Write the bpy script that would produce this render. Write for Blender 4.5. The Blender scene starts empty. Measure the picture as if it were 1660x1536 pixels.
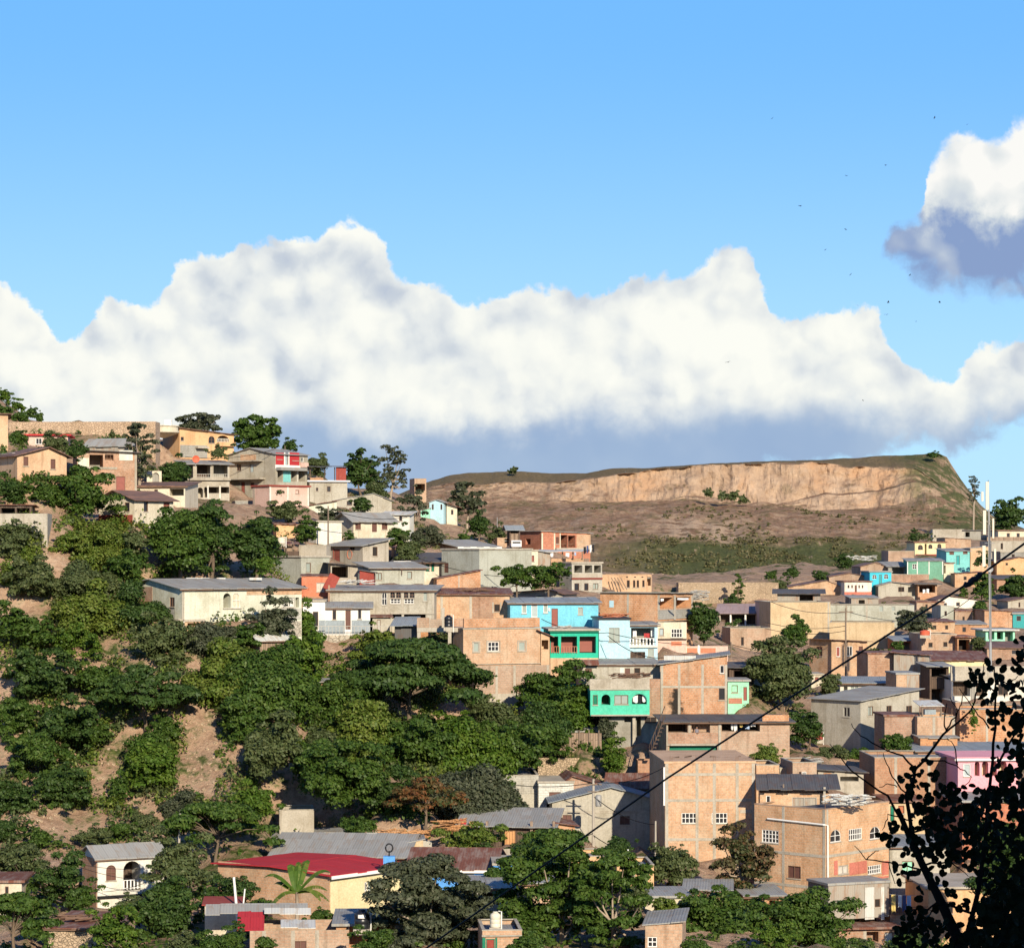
import bpy, bmesh, math, random
import numpy as np
from mathutils import Vector, Matrix, noise as mnoise
F = 4270.0; CX = 830.0; HY = 900.0          # focal length in photo pixels, optical axis, horizon row
scene = bpy.context.scene
COL = scene.collection
R = math.radians
rnd = random.Random(7)
def P(x, y, Y): return Vector(((x-CX)/F*Y, Y, (HY-y)/F*Y))
# ------------------------------------------------------------------ camera
cam = bpy.data.cameras.new('camera'); camo = bpy.data.objects.new('camera', cam); COL.objects.link(camo)
cam.sensor_width = 36; cam.sensor_fit = 'HORIZONTAL'; cam.lens = F/1660*36
cam.shift_y = (HY-768)/1660; cam.clip_start = .1; cam.clip_end = 8000
camo.rotation_euler = (R(90), 0, 0); scene.camera = camo
scene.view_settings.view_transform = 'Standard'; scene.view_settings.look = 'None'
scene.view_settings.exposure = .36; scene.view_settings.gamma = 1
try:
    cy = scene.cycles; cy.max_bounces = 5; cy.diffuse_bounces = 2; cy.glossy_bounces = 2; cy.transmission_bounces = 2; cy.transparent_max_bounces = 6; cy.caustics_reflective = False; cy.caustics_refractive = False
except Exception: pass
SUN_AZ, SUN_EL = 17, 23                      # degrees right of straight behind the camera, above the horizon
sd = Vector((math.sin(R(SUN_AZ))*math.cos(R(SUN_EL)), -math.cos(R(SUN_AZ))*math.cos(R(SUN_EL)), math.sin(R(SUN_EL))))
sun = bpy.data.lights.new('sun', 'SUN'); sun.energy = 5.0; sun.angle = R(.5); sun.color = (1, .88, .70)
suno = bpy.data.objects.new('sun', sun); COL.objects.link(suno)
suno.rotation_euler = sd.to_track_quat('Z', 'Y').to_euler(); suno.location = sd*300
# ------------------------------------------------------------------ node helpers
class NT:
    def __init__(s, nt): s.nt = nt; s.n = nt.nodes; s.l = nt.links
    def new(s, t, **k):
        n = s.n.new(t)
        for a, b in k.items(): setattr(n, a, b)
        return n
    def set(s, sock, v):
        if isinstance(v, V): s.l.new(v.s, sock)
        elif v is not None: sock.default_value = v
    def math(s, op, a, b=None, c=None, clamp=False):
        n = s.new('ShaderNodeMath', operation=op, use_clamp=clamp)
        s.set(n.inputs[0], a); s.set(n.inputs[1], b)
        if c is not None: s.set(n.inputs[2], c)
        return V(s, n.outputs[0])
    def noise(s, vec, scale, detail=4, rough=.55, dist=0, dim='3D'):
        n = s.new('ShaderNodeTexNoise', noise_dimensions=dim)
        s.set(n.inputs['Vector'], vec); n.inputs['Scale'].default_value = scale; n.inputs['Detail'].default_value = detail
        n.inputs['Roughness'].default_value = rough; n.inputs['Distortion'].default_value = dist
        return V(s, n.outputs[0])
    def voro(s, vec, scale, feature='F1', detail=0, smooth=None, out='Distance', rand=1):
        n = s.new('ShaderNodeTexVoronoi', feature=feature, voronoi_dimensions='2D' if feature == 'SMOOTH_F1' else '3D')
        s.set(n.inputs['Vector'], vec); n.inputs['Scale'].default_value = scale; n.inputs['Detail'].default_value = detail
        n.inputs['Randomness'].default_value = rand
        if smooth is not None: n.inputs['Smoothness'].default_value = smooth
        return V(s, n.outputs[out])
    def xyz(s, x, y, z):
        n = s.new('ShaderNodeCombineXYZ')
        for i, v in enumerate((x, y, z)): s.set(n.inputs[i], v)
        return V(s, n.outputs[0])
    def sep(s, v):
        n = s.new('ShaderNodeSeparateXYZ'); s.set(n.inputs[0], v); return [V(s, o) for o in n.outputs]
    def mix(s, f, a, b, blend='MIX'):
        n = s.new('ShaderNodeMix', data_type='RGBA', blend_type=blend)
        s.set(n.inputs[0], f); s.set(n.inputs[6], c4(a)); s.set(n.inputs[7], c4(b)); return V(s, n.outputs[2])
    def ramp(s, f, *st):
        n = s.new('ShaderNodeValToRGB'); s.set(n.inputs[0], f); e = n.color_ramp.elements
        while len(e) < len(st): e.new(.5)
        for i, (p, c) in enumerate(st): e[i].position = p; e[i].color = c4(c)
        return V(s, n.outputs[0])
    def smooth(s, x, a, b, lo=0, hi=1):
        n = s.new('ShaderNodeMapRange', interpolation_type='SMOOTHSTEP')
        s.set(n.inputs[0], x)
        for i, v in enumerate((a, b, lo, hi)): s.set(n.inputs[i+1], v)
        return V(s, n.outputs[0])
    def curve(s, x, pts, x0, x1, y0, y1):
        n = s.new('ShaderNodeFloatCurve'); c = n.mapping.curves[0]; n.mapping.use_clip = False
        q = [((a-x0)/(x1-x0), (b-y0)/(y1-y0)) for a, b in pts]
        c.points[0].location = q[0]; c.points[1].location = q[-1]
        for p in q[1:-1]: c.points.new(*p)
        n.mapping.update()
        s.set(n.inputs[1], (x - x0)*(1/(x1-x0)))
        return V(s, n.outputs[0])*(y1-y0) + y0
def c4(c):
    if isinstance(c, V) or c is None: return c
    return tuple(c) + (1,) if len(c) == 3 else tuple(c)
class V:
    def __init__(s, t, so): s.t = t; s.s = so
    def __add__(s, o): return s.t.math('ADD', s, o)
    def __sub__(s, o): return s.t.math('SUBTRACT', s, o)
    def __rsub__(s, o): return s.t.math('SUBTRACT', o, s)
    def __mul__(s, o): return s.t.math('MULTIPLY', s, o)
    def __truediv__(s, o): return s.t.math('DIVIDE', s, o)
    __radd__ = __add__; __rmul__ = __mul__
    def clamp(s): return s.t.math('ADD', s, 0.0, clamp=True)
def lin(r, g, b):
    f = lambda c: (c/255/12.92) if c/255 <= .04045 else ((c/255+.055)/1.055)**2.4
    return (f(r), f(g), f(b))
# ------------------------------------------------------------------ world: blue sky with a cumulus bank, fixed to world directions
w = bpy.data.worlds.new('World'); scene.world = w; w.use_nodes = True
try: w.cycles.sampling_method = 'NONE'
except Exception: pass
t = NT(w.node_tree); t.n.clear()
tc = t.new('ShaderNodeTexCoord'); X, Yd, Z = t.sep(V(t, tc.outputs['Generated']))
hl = t.math('SQRT', X*X + Yd*Yd)
u = t.math('ARCTAN2', X, Yd)*F + CX; v = HY - Z/t.math('MAXIMUM', hl, .02)*F
sky = t.new('ShaderNodeTexSky', sky_type='NISHITA', sun_disc=False)
sky.sun_elevation = R(SUN_EL); sky.sun_rotation = R(180-SUN_AZ); sky.altitude = 1000; sky.air_density = 1.0; sky.dust_density = .4; sky.ozone_density = 1.5
skyc = V(t, sky.outputs[0])
p = t.xyz(u*.01, v*.01, 0)
def vadd(a, off):
    n = t.new('ShaderNodeVectorMath', operation='ADD'); t.set(n.inputs[0], a); n.inputs[1].default_value = off; return V(t, n.outputs[0])
def wv(a, b, k):
    n = t.new('ShaderNodeVectorMath', operation='MULTIPLY_ADD'); t.set(n.inputs[0], b); n.inputs[1].default_value = (k, k, 0); t.set(n.inputs[2], a); return V(t, n.outputs[0])
nb = t.new('ShaderNodeTexNoise', noise_dimensions='2D'); t.set(nb.inputs['Vector'], p); nb.inputs['Scale'].default_value = .9; nb.inputs['Detail'].default_value = 7; nb.inputs['Roughness'].default_value = .6
warpc = V(t, nb.outputs['Color']); wr, wg, wb_ = t.sep(warpc)
fine = t.noise(p, 3.2, 6, .62, dim='2D')
puff_v = wv(p, warpc, .9)
def height(pv):
    a = 1.0 - t.voro(pv, .85, 'SMOOTH_F1', 0, .6)
    b = 1.0 - t.voro(pv, 2.1, 'SMOOTH_F1', 0, .5)
    return a*.5 + b*.26 + (1.0 - t.voro(pv, 5.2, 'SMOOTH_F1', 0, .4))*.1 + t.noise(pv, 1.6, 8, .58, dim='2D')*.55
h0 = height(puff_v); h1 = height(vadd(puff_v, (.16, -.22, 0)))
def soft(pv): return (1.0 - t.voro(pv, .62, 'SMOOTH_F1', 0, .7))*.55 + (1.0 - t.voro(pv, 1.5, 'SMOOTH_F1', 0, .55))*.34 + (1.0 - t.voro(pv, 3.4, 'SMOOTH_F1', 0, .5))*.1 + t.noise(pv, 1.1, 3, .5, dim='2D')*.4 + t.noise(pv, 4.5, 4, .5, dim='2D')*.05
soft_v = wv(p, warpc, .3); emb = soft(soft_v) - soft(vadd(soft_v, (.24, -.32, 0)))
low = t.noise(vadd(p, (3.3, 1.7, 0)), .42, 3, .5, dim='2D')
u2 = u + (wr-.5)*46; v2 = v + (wg-.5)*50 + (fine-.5)*26 - (h0-.8)*66
top = [(-900,1000),(-700,1000),(-300,470),(-60,440),(20,470),(70,512),(125,548),(160,508),(205,482),(245,505),(290,452),(370,405),(450,402),(520,380),(548,366),(606,366),(624,400),(645,440),(672,462),(735,482),(800,482),(870,455),(930,478),(990,462),(1050,440),(1118,432),(1150,418),(1206,418),(1238,470),(1275,520),(1330,505),(1410,500),(1440,552),(1485,606),(1528,618),(1556,592),(1585,566),(1640,556),(1760,540),(2000,560),(2450,1000),(2700,1000)]
topv = t.curve(u2, top, -900, 2700, 0, 1000)
botv = t.curve(u2, [(-900,1500),(700,1500),(1000,900),(1200,775),(1400,745),(1540,722),(1700,705),(2700,1500)], -900, 2700, 0, 1500)
d1 = v2 - topv
def blob(cx, cy, rx, ry): return t.math('EXPONENT', 0.0 - ((u2-cx)*(1/rx))*((u2-cx)*(1/rx)) - ((v2-cy)*(1/ry))*((v2-cy)*(1/ry)))
m1 = t.smooth(d1, -4, 11)*t.smooth(botv - v2, -14, 16)
hgt = (d1/(t.math('MAXIMUM', 735-topv, 60))).clamp()     # 0 at the crest, 1 at the flat base
lit = .60 + emb*1.25 + (h0-h1)*.4 + (low-.5)*.75 + blob(800, 640, 190, 95)*.34 + blob(1110, 560, 110, 100)*.3 + blob(60, 560, 150, 90)*.22 + blob(540, 390, 110, 45)*.22 + blob(420, 600, 90, 60)*.14 + blob(1390, 540, 70, 50)*.16 + t.smooth(d1, 40, -4)*.08 + (h0-.75)*.06 - t.smooth(v + (fine-.5)*22 - (low-.5)*170 - t.smooth(u, 420, 60)*60, 668, 752)*.3
lit1 = lit.clamp()
ccol = t.ramp(lit1, (0, lin(182,194,214)), (.3, lin(206,214,223)), (.55, lin(232,236,236)), (.8, lin(249,250,243)), (.97, lin(255,255,246)))
base = t.smooth(v + (fine-.5)*30 + (wr-.5)*60 - (low-.5)*150 - t.smooth(u, 480, 80)*75 + t.smooth(u, 1150, 1500)*22 - blob(800, 650, 200, 90)*45, 632, 728)
ccol = t.mix(base*.93, ccol, t.mix(low, lin(146,173,211), lin(170,193,219)))
# second cloud at the upper right: white head, blue-grey flat base
top2 = t.curve(u2, [(1380,520),(1425,410),(1450,372),(1490,345),(1504,262),(1545,240),(1618,240),(1642,206),(1700,190),(1800,205),(2000,330),(2100,520)], 1380, 2100, 0, 600)
bot2 = t.curve(u2, [(1380,380),(1425,405),(1455,440),(1520,464),(1600,472),(1800,470),(2000,440),(2100,380)], 1380, 2100, 0, 600)
m2 = t.smooth(v2 - top2, -8, 20)*t.smooth(bot2 - v2, -20, 20)
sh2 = t.smooth(v + (fine-.5)*60 + (wr-.5)*70 - (u-1560)*.10, 326, 404)
lit2 = (.86 + emb*1.2 + (low-.5)*.3 - sh2*.86 + t.smooth(v, 420, 480)*.06).clamp()
ccol2 = t.ramp(lit2, (0, lin(138,160,202)), (.3, lin(176,190,213)), (.6, lin(222,228,230)), (.9, lin(255,253,247)))
# thin torn edges near it
m3 = t.smooth(t.noise(p, 1.5, 6, .6, dim='2D') - ((v-450)*.014)*((v-450)*.014) - ((u-1500)*.013)*((u-1500)*.013), .47, .62)*.55
grade = t.smooth(v, 0, 760)
skym = t.mix(grade, lin(104,180,253), lin(164,216,253))
skym = t.mix(t.smooth(Z, .2, .7), skym, lin(30, 76, 156))
nk = t.new('ShaderNodeVectorMath', operation='SCALE'); t.set(nk.inputs[0], skym); nk.inputs['Scale'].default_value = 1
sk = t.mix(.88, t.mix(1, skyc, (1.25, 1.30, 1.35, 1), 'MULTIPLY'), t.mix(1, skym, (8.1, 8.1, 8.1, 1), 'MULTIPLY'))
def x10(c): return t.mix(1, c, (7.7, 7.7, 7.7, 1), 'MULTIPLY')
c_ = t.mix(m1*.985, sk, x10(ccol)); c_ = t.mix(m3, c_, x10(lin(170,190,220))); c_ = t.mix(m2*.97, c_, x10(ccol2))
bg = t.new('ShaderNodeBackground'); t.set(bg.inputs[0], c_); bg.inputs[1].default_value = .1
wo = t.new('ShaderNodeOutputWorld'); t.l.new(bg.outputs[0], wo.inputs[0])
# ------------------------------------------------------------------ materials
def newmat(name):
    m = bpy.data.materials.new(name); m.use_nodes = True; t = NT(m.node_tree)
    bs = t.n['Principled BSDF']; return m, t, bs
def wallvec(t):
    tc = t.new('ShaderNodeTexCoord'); x, y, z = t.sep(V(t, tc.outputs['Object']))
    oi = t.new('ShaderNodeObjectInfo'); r = V(t, oi.outputs['Random'])
    return x, y, z, r, t.xyz(x+y, z, 0), V(t, tc.outputs['Object'])
def stains(t, x, y, z, r, base, amt=1., tint=(.55, .5, .42)):
    pv = t.xyz(x + r*37, y + r*11, z)
    big = t.smooth(t.noise(pv, .45, 5, .6), .42, .68)
    st = t.smooth(t.noise(t.xyz((x+y)*2.2 + r*50, 0, z*.16), 1.0, 5, .6), .5, .72)
    fine = t.noise(pv, 7, 4, .65)
    c = t.mix(big*.42*amt, base, t.mix(1, base, tint, 'MULTIPLY'))
    c = t.mix(st*.5*amt, c, t.mix(1, base, (.5, .46, .4), 'MULTIPLY'))
    c = t.mix(t.smooth(t.noise(pv, 1.1, 6, .7), .56, .7)*.22*amt, c, t.mix(.6, base, (.55, .52, .46)))
    return t.mix(.26, c, t.ramp(fine, (.3, (.25, .25, .25)), (.7, (.95, .95, .95))), 'OVERLAY')
def bump(t, bs, h, s, d=.02):
    b = t.new('ShaderNodeBump'); b.inputs['Strength'].default_value = s; b.inputs['Distance'].default_value = d
    t.set(b.inputs['Height'], h); t.l.new(b.outputs[0], bs.inputs['Normal'])
def brickmat(name, c1, c2, mo, bw=.31, bh=.205, ms=.018, amt=1., smear=.3):
    m, t, bs = newmat(name); x, y, z, r, uv, o = wallvec(t)
    b = t.new('ShaderNodeTexBrick'); t.set(b.inputs['Vector'], uv); b.inputs['Scale'].default_value = 1
    b.inputs['Brick Width'].default_value = bw; b.inputs['Row Height'].default_value = bh; b.inputs['Mortar Size'].default_value = ms; b.inputs['Bias'].default_value = -.1
    b.inputs['Color1'].default_value = c4(c1); b.inputs['Color2'].default_value = c4(c2); b.inputs['Mortar'].default_value = c4(mo); b.inputs['Mortar Smooth'].default_value = .3
    c = V(t, b.outputs[0])
    patch = t.smooth(t.noise(t.xyz(x + r*91, y, z), .62, 6, .62), .46, .64)
    c = t.mix(patch*smear, c, mo)
    dk = t.noise(t.xyz(x+y + r*20, 0, z*1.6), 2.6, 3, .7)
    c = t.mix(t.smooth(dk, .55, .75)*.4, c, t.mix(1, c2, (.6, .5, .45), 'MULTIPLY'))
    c = stains(t, x, y, z, r, c, amt)
    hs = t.new('ShaderNodeHueSaturation'); t.set(hs.inputs['Color'], c); t.set(hs.inputs['Value'], r*.36 + .78); t.set(hs.inputs['Saturation'], r*.24 + .80); 
    t.set(bs.inputs['Base Color'], V(t, hs.outputs[0])); bs.inputs['Roughness'].default_value = .92; bs.inputs['Specular IOR Level'].default_value = .15
    bump(t, bs, V(t, b.outputs['Fac'])*-1 + t.noise(o, 14, 3)*.5, .6, .03); return m
def plaster(name, c, amt=1., rough=.9):
    m, t, bs = newmat(name); x, y, z, r, uv, o = wallvec(t)
    cc = stains(t, x, y, z, r, t.mix(0, c, c), amt)
    t.set(bs.inputs['Base Color'], cc); bs.inputs['Roughness'].default_value = rough; bs.inputs['Specular IOR Level'].default_value = .2
    bump(t, bs, t.noise(o, 9, 5, .7), .35, .02); return m
def zinc(name, c1, c2, rust, ramt, axis='y', rib=.2):
    m, t, bs = newmat(name); x, y, z, r, uv, o = wallvec(t)
    s = x if axis == 'y' else y
    b = t.new('ShaderNodeTexBrick'); t.set(b.inputs['Vector'], t.xyz(s, (y if axis == 'y' else x) + z*.6, 0)); b.offset = .37
    b.inputs['Scale'].default_value = 1; b.inputs['Brick Width'].default_value = .85; b.inputs['Row Height'].default_value = 2.3; b.inputs['Mortar Size'].default_value = .012
    b.inputs['Color1'].default_value = c4(c1); b.inputs['Color2'].default_value = c4(c2); b.inputs['Mortar'].default_value = c4([q*.5 for q in c1])
    rn = t.noise(t.xyz(s*1.5 + r*40, y*.4, z*.4), 1.3, 6, .68)
    c = t.mix(t.smooth(rn, .56-ramt*.3, .66-ramt*.1)*min(1, .35+ramt), V(t, b.outputs[0]), rust)
    wv_ = t.math('SINE', s*(2*math.pi/rib))
    c = t.mix(t.smooth(wv_, -.2, .9)*.12, c, t.mix(1, c, (.6, .6, .6), 'MULTIPLY'))
    t.set(bs.inputs['Base Color'], c); bs.inputs['Roughness'].default_value = .75; bs.inputs['Specular IOR Level'].default_value = .25
    bump(t, bs, wv_, .22, .03); return m
def plain(name, c, rough=.7, var=.25, spec=.3):
    m, t, bs = newmat(name); tc = t.new('ShaderNodeTexCoord'); o = V(t, tc.outputs['Object'])
    n = t.noise(o, 3, 5, .6)
    t.set(bs.inputs['Base Color'], t.mix(n, [q*(1-var) for q in c], [min(1, q*(1+var)) for q in c])); bs.inputs['Roughness'].default_value = rough
    bs.inputs['Specular IOR Level'].default_value = spec; return m
def planks(name, c):
    m, t, bs = newmat(name); x, y, z, r, uv, o = wallvec(t)
    b = t.new('ShaderNodeTexBrick'); t.set(b.inputs['Vector'], t.xyz(z, x+y, 0)); b.inputs['Scale'].default_value = 1
    b.inputs['Brick Width'].default_value = 2.6; b.inputs['Row Height'].default_value = .22; b.inputs['Mortar Size'].default_value = .018
    b.inputs['Color1'].default_value = c4([q*1.2 for q in c]); b.inputs['Color2'].default_value = c4([q*.75 for q in c]); b.inputs['Mortar'].default_value = c4([q*.35 for q in c])
    t.set(bs.inputs['Base Color'], stains(t, x, y, z, r, V(t, b.outputs[0]), 1.1)); bs.inputs['Roughness'].default_value = .9
    bump(t, bs, V(t, b.outputs['Fac'])*-1, .4, .02); return m
def stone(name, c1, c2, mo, sc=2.2):
    m, t, bs = newmat(name); x, y, z, r, uv, o = wallvec(t)
    wp = t.xyz(x + y + t.noise(o, 2, 2)*.3, z*1.25, 0)
    d = t.voro(wp, sc, 'DISTANCE_TO_EDGE'); cc = t.voro(wp, sc, 'F1', out='Color'); a, b_, c_ = t.sep(cc)
    col = t.mix(t.smooth(d, .02, .09), mo, t.mix(a, c1, c2))
    t.set(bs.inputs['Base Color'], stains(t, x, y, z, r, col, .9)); bs.inputs['Roughness'].default_value = .95
    bump(t, bs, t.smooth(d, 0, .12), .9, .06); return m
M = {}
M['brick'] = brickmat('brick_orange', (.5,.255,.135), (.39,.185,.09), (.47,.36,.255), smear=.42)
M['brickd'] = brickmat('brick_brown', (.45,.225,.115), (.35,.16,.08), (.42,.29,.18), smear=.35)
M['brickl'] = brickmat('brick_peach', (.54,.325,.19), (.45,.255,.14), (.5,.385,.26), smear=.55)
M['brickr'] = brickmat('brick_red', (.50,.165,.08), (.4,.12,.06), (.42,.25,.17), smear=.15)
M['adobe'] = plaster('adobe_plaster', (.56,.37,.23), 1.)
M['block'] = brickmat('block_grey', (.42,.40,.34), (.38,.36,.31), (.33,.32,.275), .42, .21, .012, .9, .35)
M['blockw'] = brickmat('block_whitewashed', (.72,.7,.6), (.64,.62,.53), (.5,.48,.4), .42, .21, .02, .8, .3)
M['blockg'] = plaster('render_pale_green', (.39,.395,.33), 1.1)
M['grey'] = plaster('render_grey', (.4,.37,.3), 1.2)
M['greyd'] = plaster('render_dark_grey', (.29,.275,.235), 1.1)
M['conc'] = plaster('concrete', (.4,.36,.29), 1.1)
M['cream'] = plaster('paint_cream', (.6,.53,.4), 1.)
M['yellow'] = plaster('paint_yellow', (.53,.4,.245), 1.)
M['butter'] = plaster('paint_butter', (.68,.58,.34), .6)
M['white'] = plaster('paint_white', (.66,.63,.54), .8)
M['whiteb'] = plaster('paint_clean_white', (.74,.72,.66), .5)
M['wgreen'] = plaster('paint_worn_white_green', (.58,.575,.45), 1.3)
M['pink'] = plaster('paint_pale_pink', (.62,.42,.34), .8)
M['pinkh'] = plaster('paint_hot_pink', (.74,.33,.36), .35)
M['orange'] = plaster('paint_apricot', (.62,.38,.2), .8)
M['salmon'] = plaster('paint_salmon', (.58,.2,.115), .8)
M['blue'] = plaster('paint_sky_blue', (.17,.5,.62), .6)
M['lblue'] = plaster('paint_pale_blue', (.4,.6,.67), .6)
M['bblue'] = plaster('paint_bright_blue', (.1,.3,.66), .3)
M['cyan'] = plaster('paint_cyan', (.06,.46,.58), .4)
M['aqua'] = plaster('paint_aqua', (.19,.5,.47), .5)
M['teal'] = plaster('paint_teal', (.05,.3,.3), .5)
M['green'] = plaster('paint_emerald', (.03,.42,.27), .4)
M['mint'] = plaster('paint_mint', (.085,.5,.33), .6)
M['lmint'] = plaster('paint_pale_mint', (.3,.66,.44), .5)
M['dgreen'] = plaster('paint_dark_green', (.018,.17,.1), .5)
M['sage'] = plaster('paint_sage', (.15,.33,.23), .6)
M['red'] = plaster('paint_red', (.42,.035,.04), .4)
M['dred'] = plaster('paint_dark_red', (.28,.06,.045), .7)
M['pinkred'] = plaster('paint_faded_red', (.5,.17,.12), .8)
M['bgrey'] = plaster('paint_blue_grey', (.27,.31,.33), .6)
M['zinc'] = zinc('zinc_grey', (.34,.335,.305), (.27,.265,.24), (.28,.21,.15), .2)
M['zincb'] = zinc('zinc_blue_grey', (.28,.31,.32), (.23,.255,.265), (.26,.22,.18), .08)
M['zincd'] = zinc('zinc_dark', (.12,.115,.11), (.085,.08,.08), (.13,.08,.055), .25)
M['zincl'] = zinc('zinc_pale', (.6,.6,.55), (.48,.48,.44), (.4,.3,.2), .25)
M['zincw'] = zinc('zinc_wall', (.36,.32,.26), (.27,.24,.2), (.3,.17,.1), .3)
M['rust'] = zinc('zinc_rusted', (.27,.19,.15), (.21,.13,.1), (.17,.065,.04), .7)
M['mauve'] = zinc('zinc_mauve', (.36,.27,.26), (.3,.23,.22), (.3,.19,.15), .2)
M['redroof'] = zinc('roof_red', (.5,.035,.04), (.44,.03,.035), (.3,.05,.04), .1)
M['tile'] = zinc('roof_clay_tile', (.25,.14,.1), (.17,.1,.075), (.12,.08,.06), .4, rib=.24)
M['wood'] = planks('weathered_planks', (.28,.2,.14))
M['woodd'] = planks('dark_planks', (.1,.065,.045))
M['stone'] = stone('rubble_stone', (.5,.375,.25), (.4,.3,.195), (.33,.245,.16), 4.2)
M['bank'] = stone('earth_bank_stones', (.52,.375,.25), (.46,.325,.21), (.42,.295,.19), 3.4)
M['stoneg'] = stone('grey_stone_blocks', (.5,.45,.36), (.38,.34,.27), (.3,.27,.21), 1.9)
M['glass'] = plain('window_glass', (.025,.025,.028), .25, .3, .5)
M['curtain'] = plain('curtain_fabric', (.55,.5,.42), .9, .5)
M['paneg'] = plain('window_grey_board', (.3,.34,.3), .7, .2)
M['brown'] = plain('paint_brown', (.13,.06,.045), .6)
M['redd'] = plain('paint_oxide_red', (.26,.08,.06), .6)
M['doorg'] = plain('door_grey', (.36,.42,.42), .6)
M['black'] = plain('black_metal', (.012,.012,.013), .5)
M['void'] = plain('void_dark', (.03,.025,.022), .9)  # near-black, mostly standing in for the unlit depth of openings
M['fw'] = plain('frame_white', (.78,.76,.7), .6, .08)
M['fg'] = plain('frame_grey', (.4,.38,.33), .7)
M['fb'] = plain('frame_brown', (.17,.1,.065), .7)
M['metal'] = plain('galvanised_metal', (.3,.3,.29), .45, .15)
M['poleg'] = plain('concrete_pole', (.4,.36,.3), .9)
M['polew'] = plain('timber_pole', (.2,.15,.11), .9)
M['tankb'] = plain('tank_black_plastic', (.016,.017,.02), .35, .2, .5)
M['tankw'] = plain('tank_cream_plastic', (.66,.6,.46), .5, .1)
M['dishr'] = plain('dish_orange', (.62,.12,.06), .6)
M['trunk'] = plain('bark', (.15,.11,.075), .95, .4)
M['trunkl'] = plain('bark_pale', (.33,.26,.19), .95, .3)
M['barkn'] = plain('bark_shaded', (.012,.011,.01), 1, .3, .02)  # near-black copy of the bark, shade put into the colour
M['cable'] = plain('cable_black', (.01,.01,.011), .6)
M['lumber'] = planks('fresh_lumber', (.5,.25,.1))
M['cloudw'] = plain('cloth_white', (.75,.74,.7), .9, .1)
for k, c in dict(cl_w=(.72,.71,.68), cl_b=(.06,.09,.2), cl_r=(.4,.05,.05), cl_k=(.02,.02,.025), cl_y=(.6,.45,.15), cl_l=(.35,.45,.6)).items(): M[k] = plain('cloth_'+k[-1], c, .95, .15)
def leafmat(name, c1, c2, c3, tr=.2):
    m, t, bs = newmat(name); tc = t.new('ShaderNodeTexCoord'); o = V(t, tc.outputs['Object']); g = t.new('ShaderNodeNewGeometry')
    ri = V(t, g.outputs['Random Per Island']); n = t.smooth(t.noise(o, .55, 4, .6), .34, .66)
    c = t.mix(n, c1, c2); c = t.mix(t.smooth(ri, .55, 1)*.6, c, c3); c = t.mix(t.smooth(ri, .3, 0)*.5, c, [q*.5 for q in c1])
    t.set(bs.inputs['Base Color'], c); bs.inputs['Roughness'].default_value = .55; bs.inputs['Specular IOR Level'].default_value = .25
    tl = t.new('ShaderNodeBsdfTranslucent'); t.set(tl.inputs[0], t.mix(1, c, (1.3, 1.4, .6), 'MULTIPLY'))
    mx = t.new('ShaderNodeMixShader'); mx.inputs[0].default_value = tr
    bs.inputs['Specular IOR Level'].default_value = .03 if name == 'leaves_near_shaded' else .25
    t.l.new(bs.outputs[0], mx.inputs[1]); t.l.new(tl.outputs[0], mx.inputs[2]); t.l.new(mx.outputs[0], t.n['Material Output'].inputs[0]); return m
L = {'dark': leafmat('leaves_dark', (.032,.066,.013), (.048,.09,.017), (.085,.128,.027)),
     'mid': leafmat('leaves_mid', (.04,.084,.012), (.063,.113,.016), (.115,.16,.03)),
     'bright': leafmat('leaves_bright', (.056,.116,.011), (.088,.148,.016), (.145,.192,.03)),
     'olive': leafmat('leaves_olive', (.072,.1,.034), (.095,.12,.042), (.14,.15,.058)),
     'yellow': leafmat('leaves_yellow_green', (.085,.138,.018), (.125,.165,.023), (.2,.21,.05)),
     'grey': leafmat('leaves_grey_green', (.06,.075,.038), (.08,.092,.05), (.125,.125,.075)),
     'red': leafmat('leaves_flame', (.045,.08,.024), (.15,.072,.026), (.27,.08,.028)),
     'rust': leafmat('leaves_russet', (.06,.08,.026), (.1,.075,.032), (.17,.062,.032)),
     'near': leafmat('leaves_near_shaded', (.008,.012,.005), (.009,.014,.006), (.012,.018,.008), .05),  # near-black: the near tree's shade is in the leaf colour
     'dry': leafmat('hill_scrub_leaves', (.095,.1,.036), (.15,.125,.06), (.2,.17,.08)),
     'grass': leafmat('grass_blades', (.09,.12,.03), (.15,.15,.05), (.2,.18,.075))}
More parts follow.
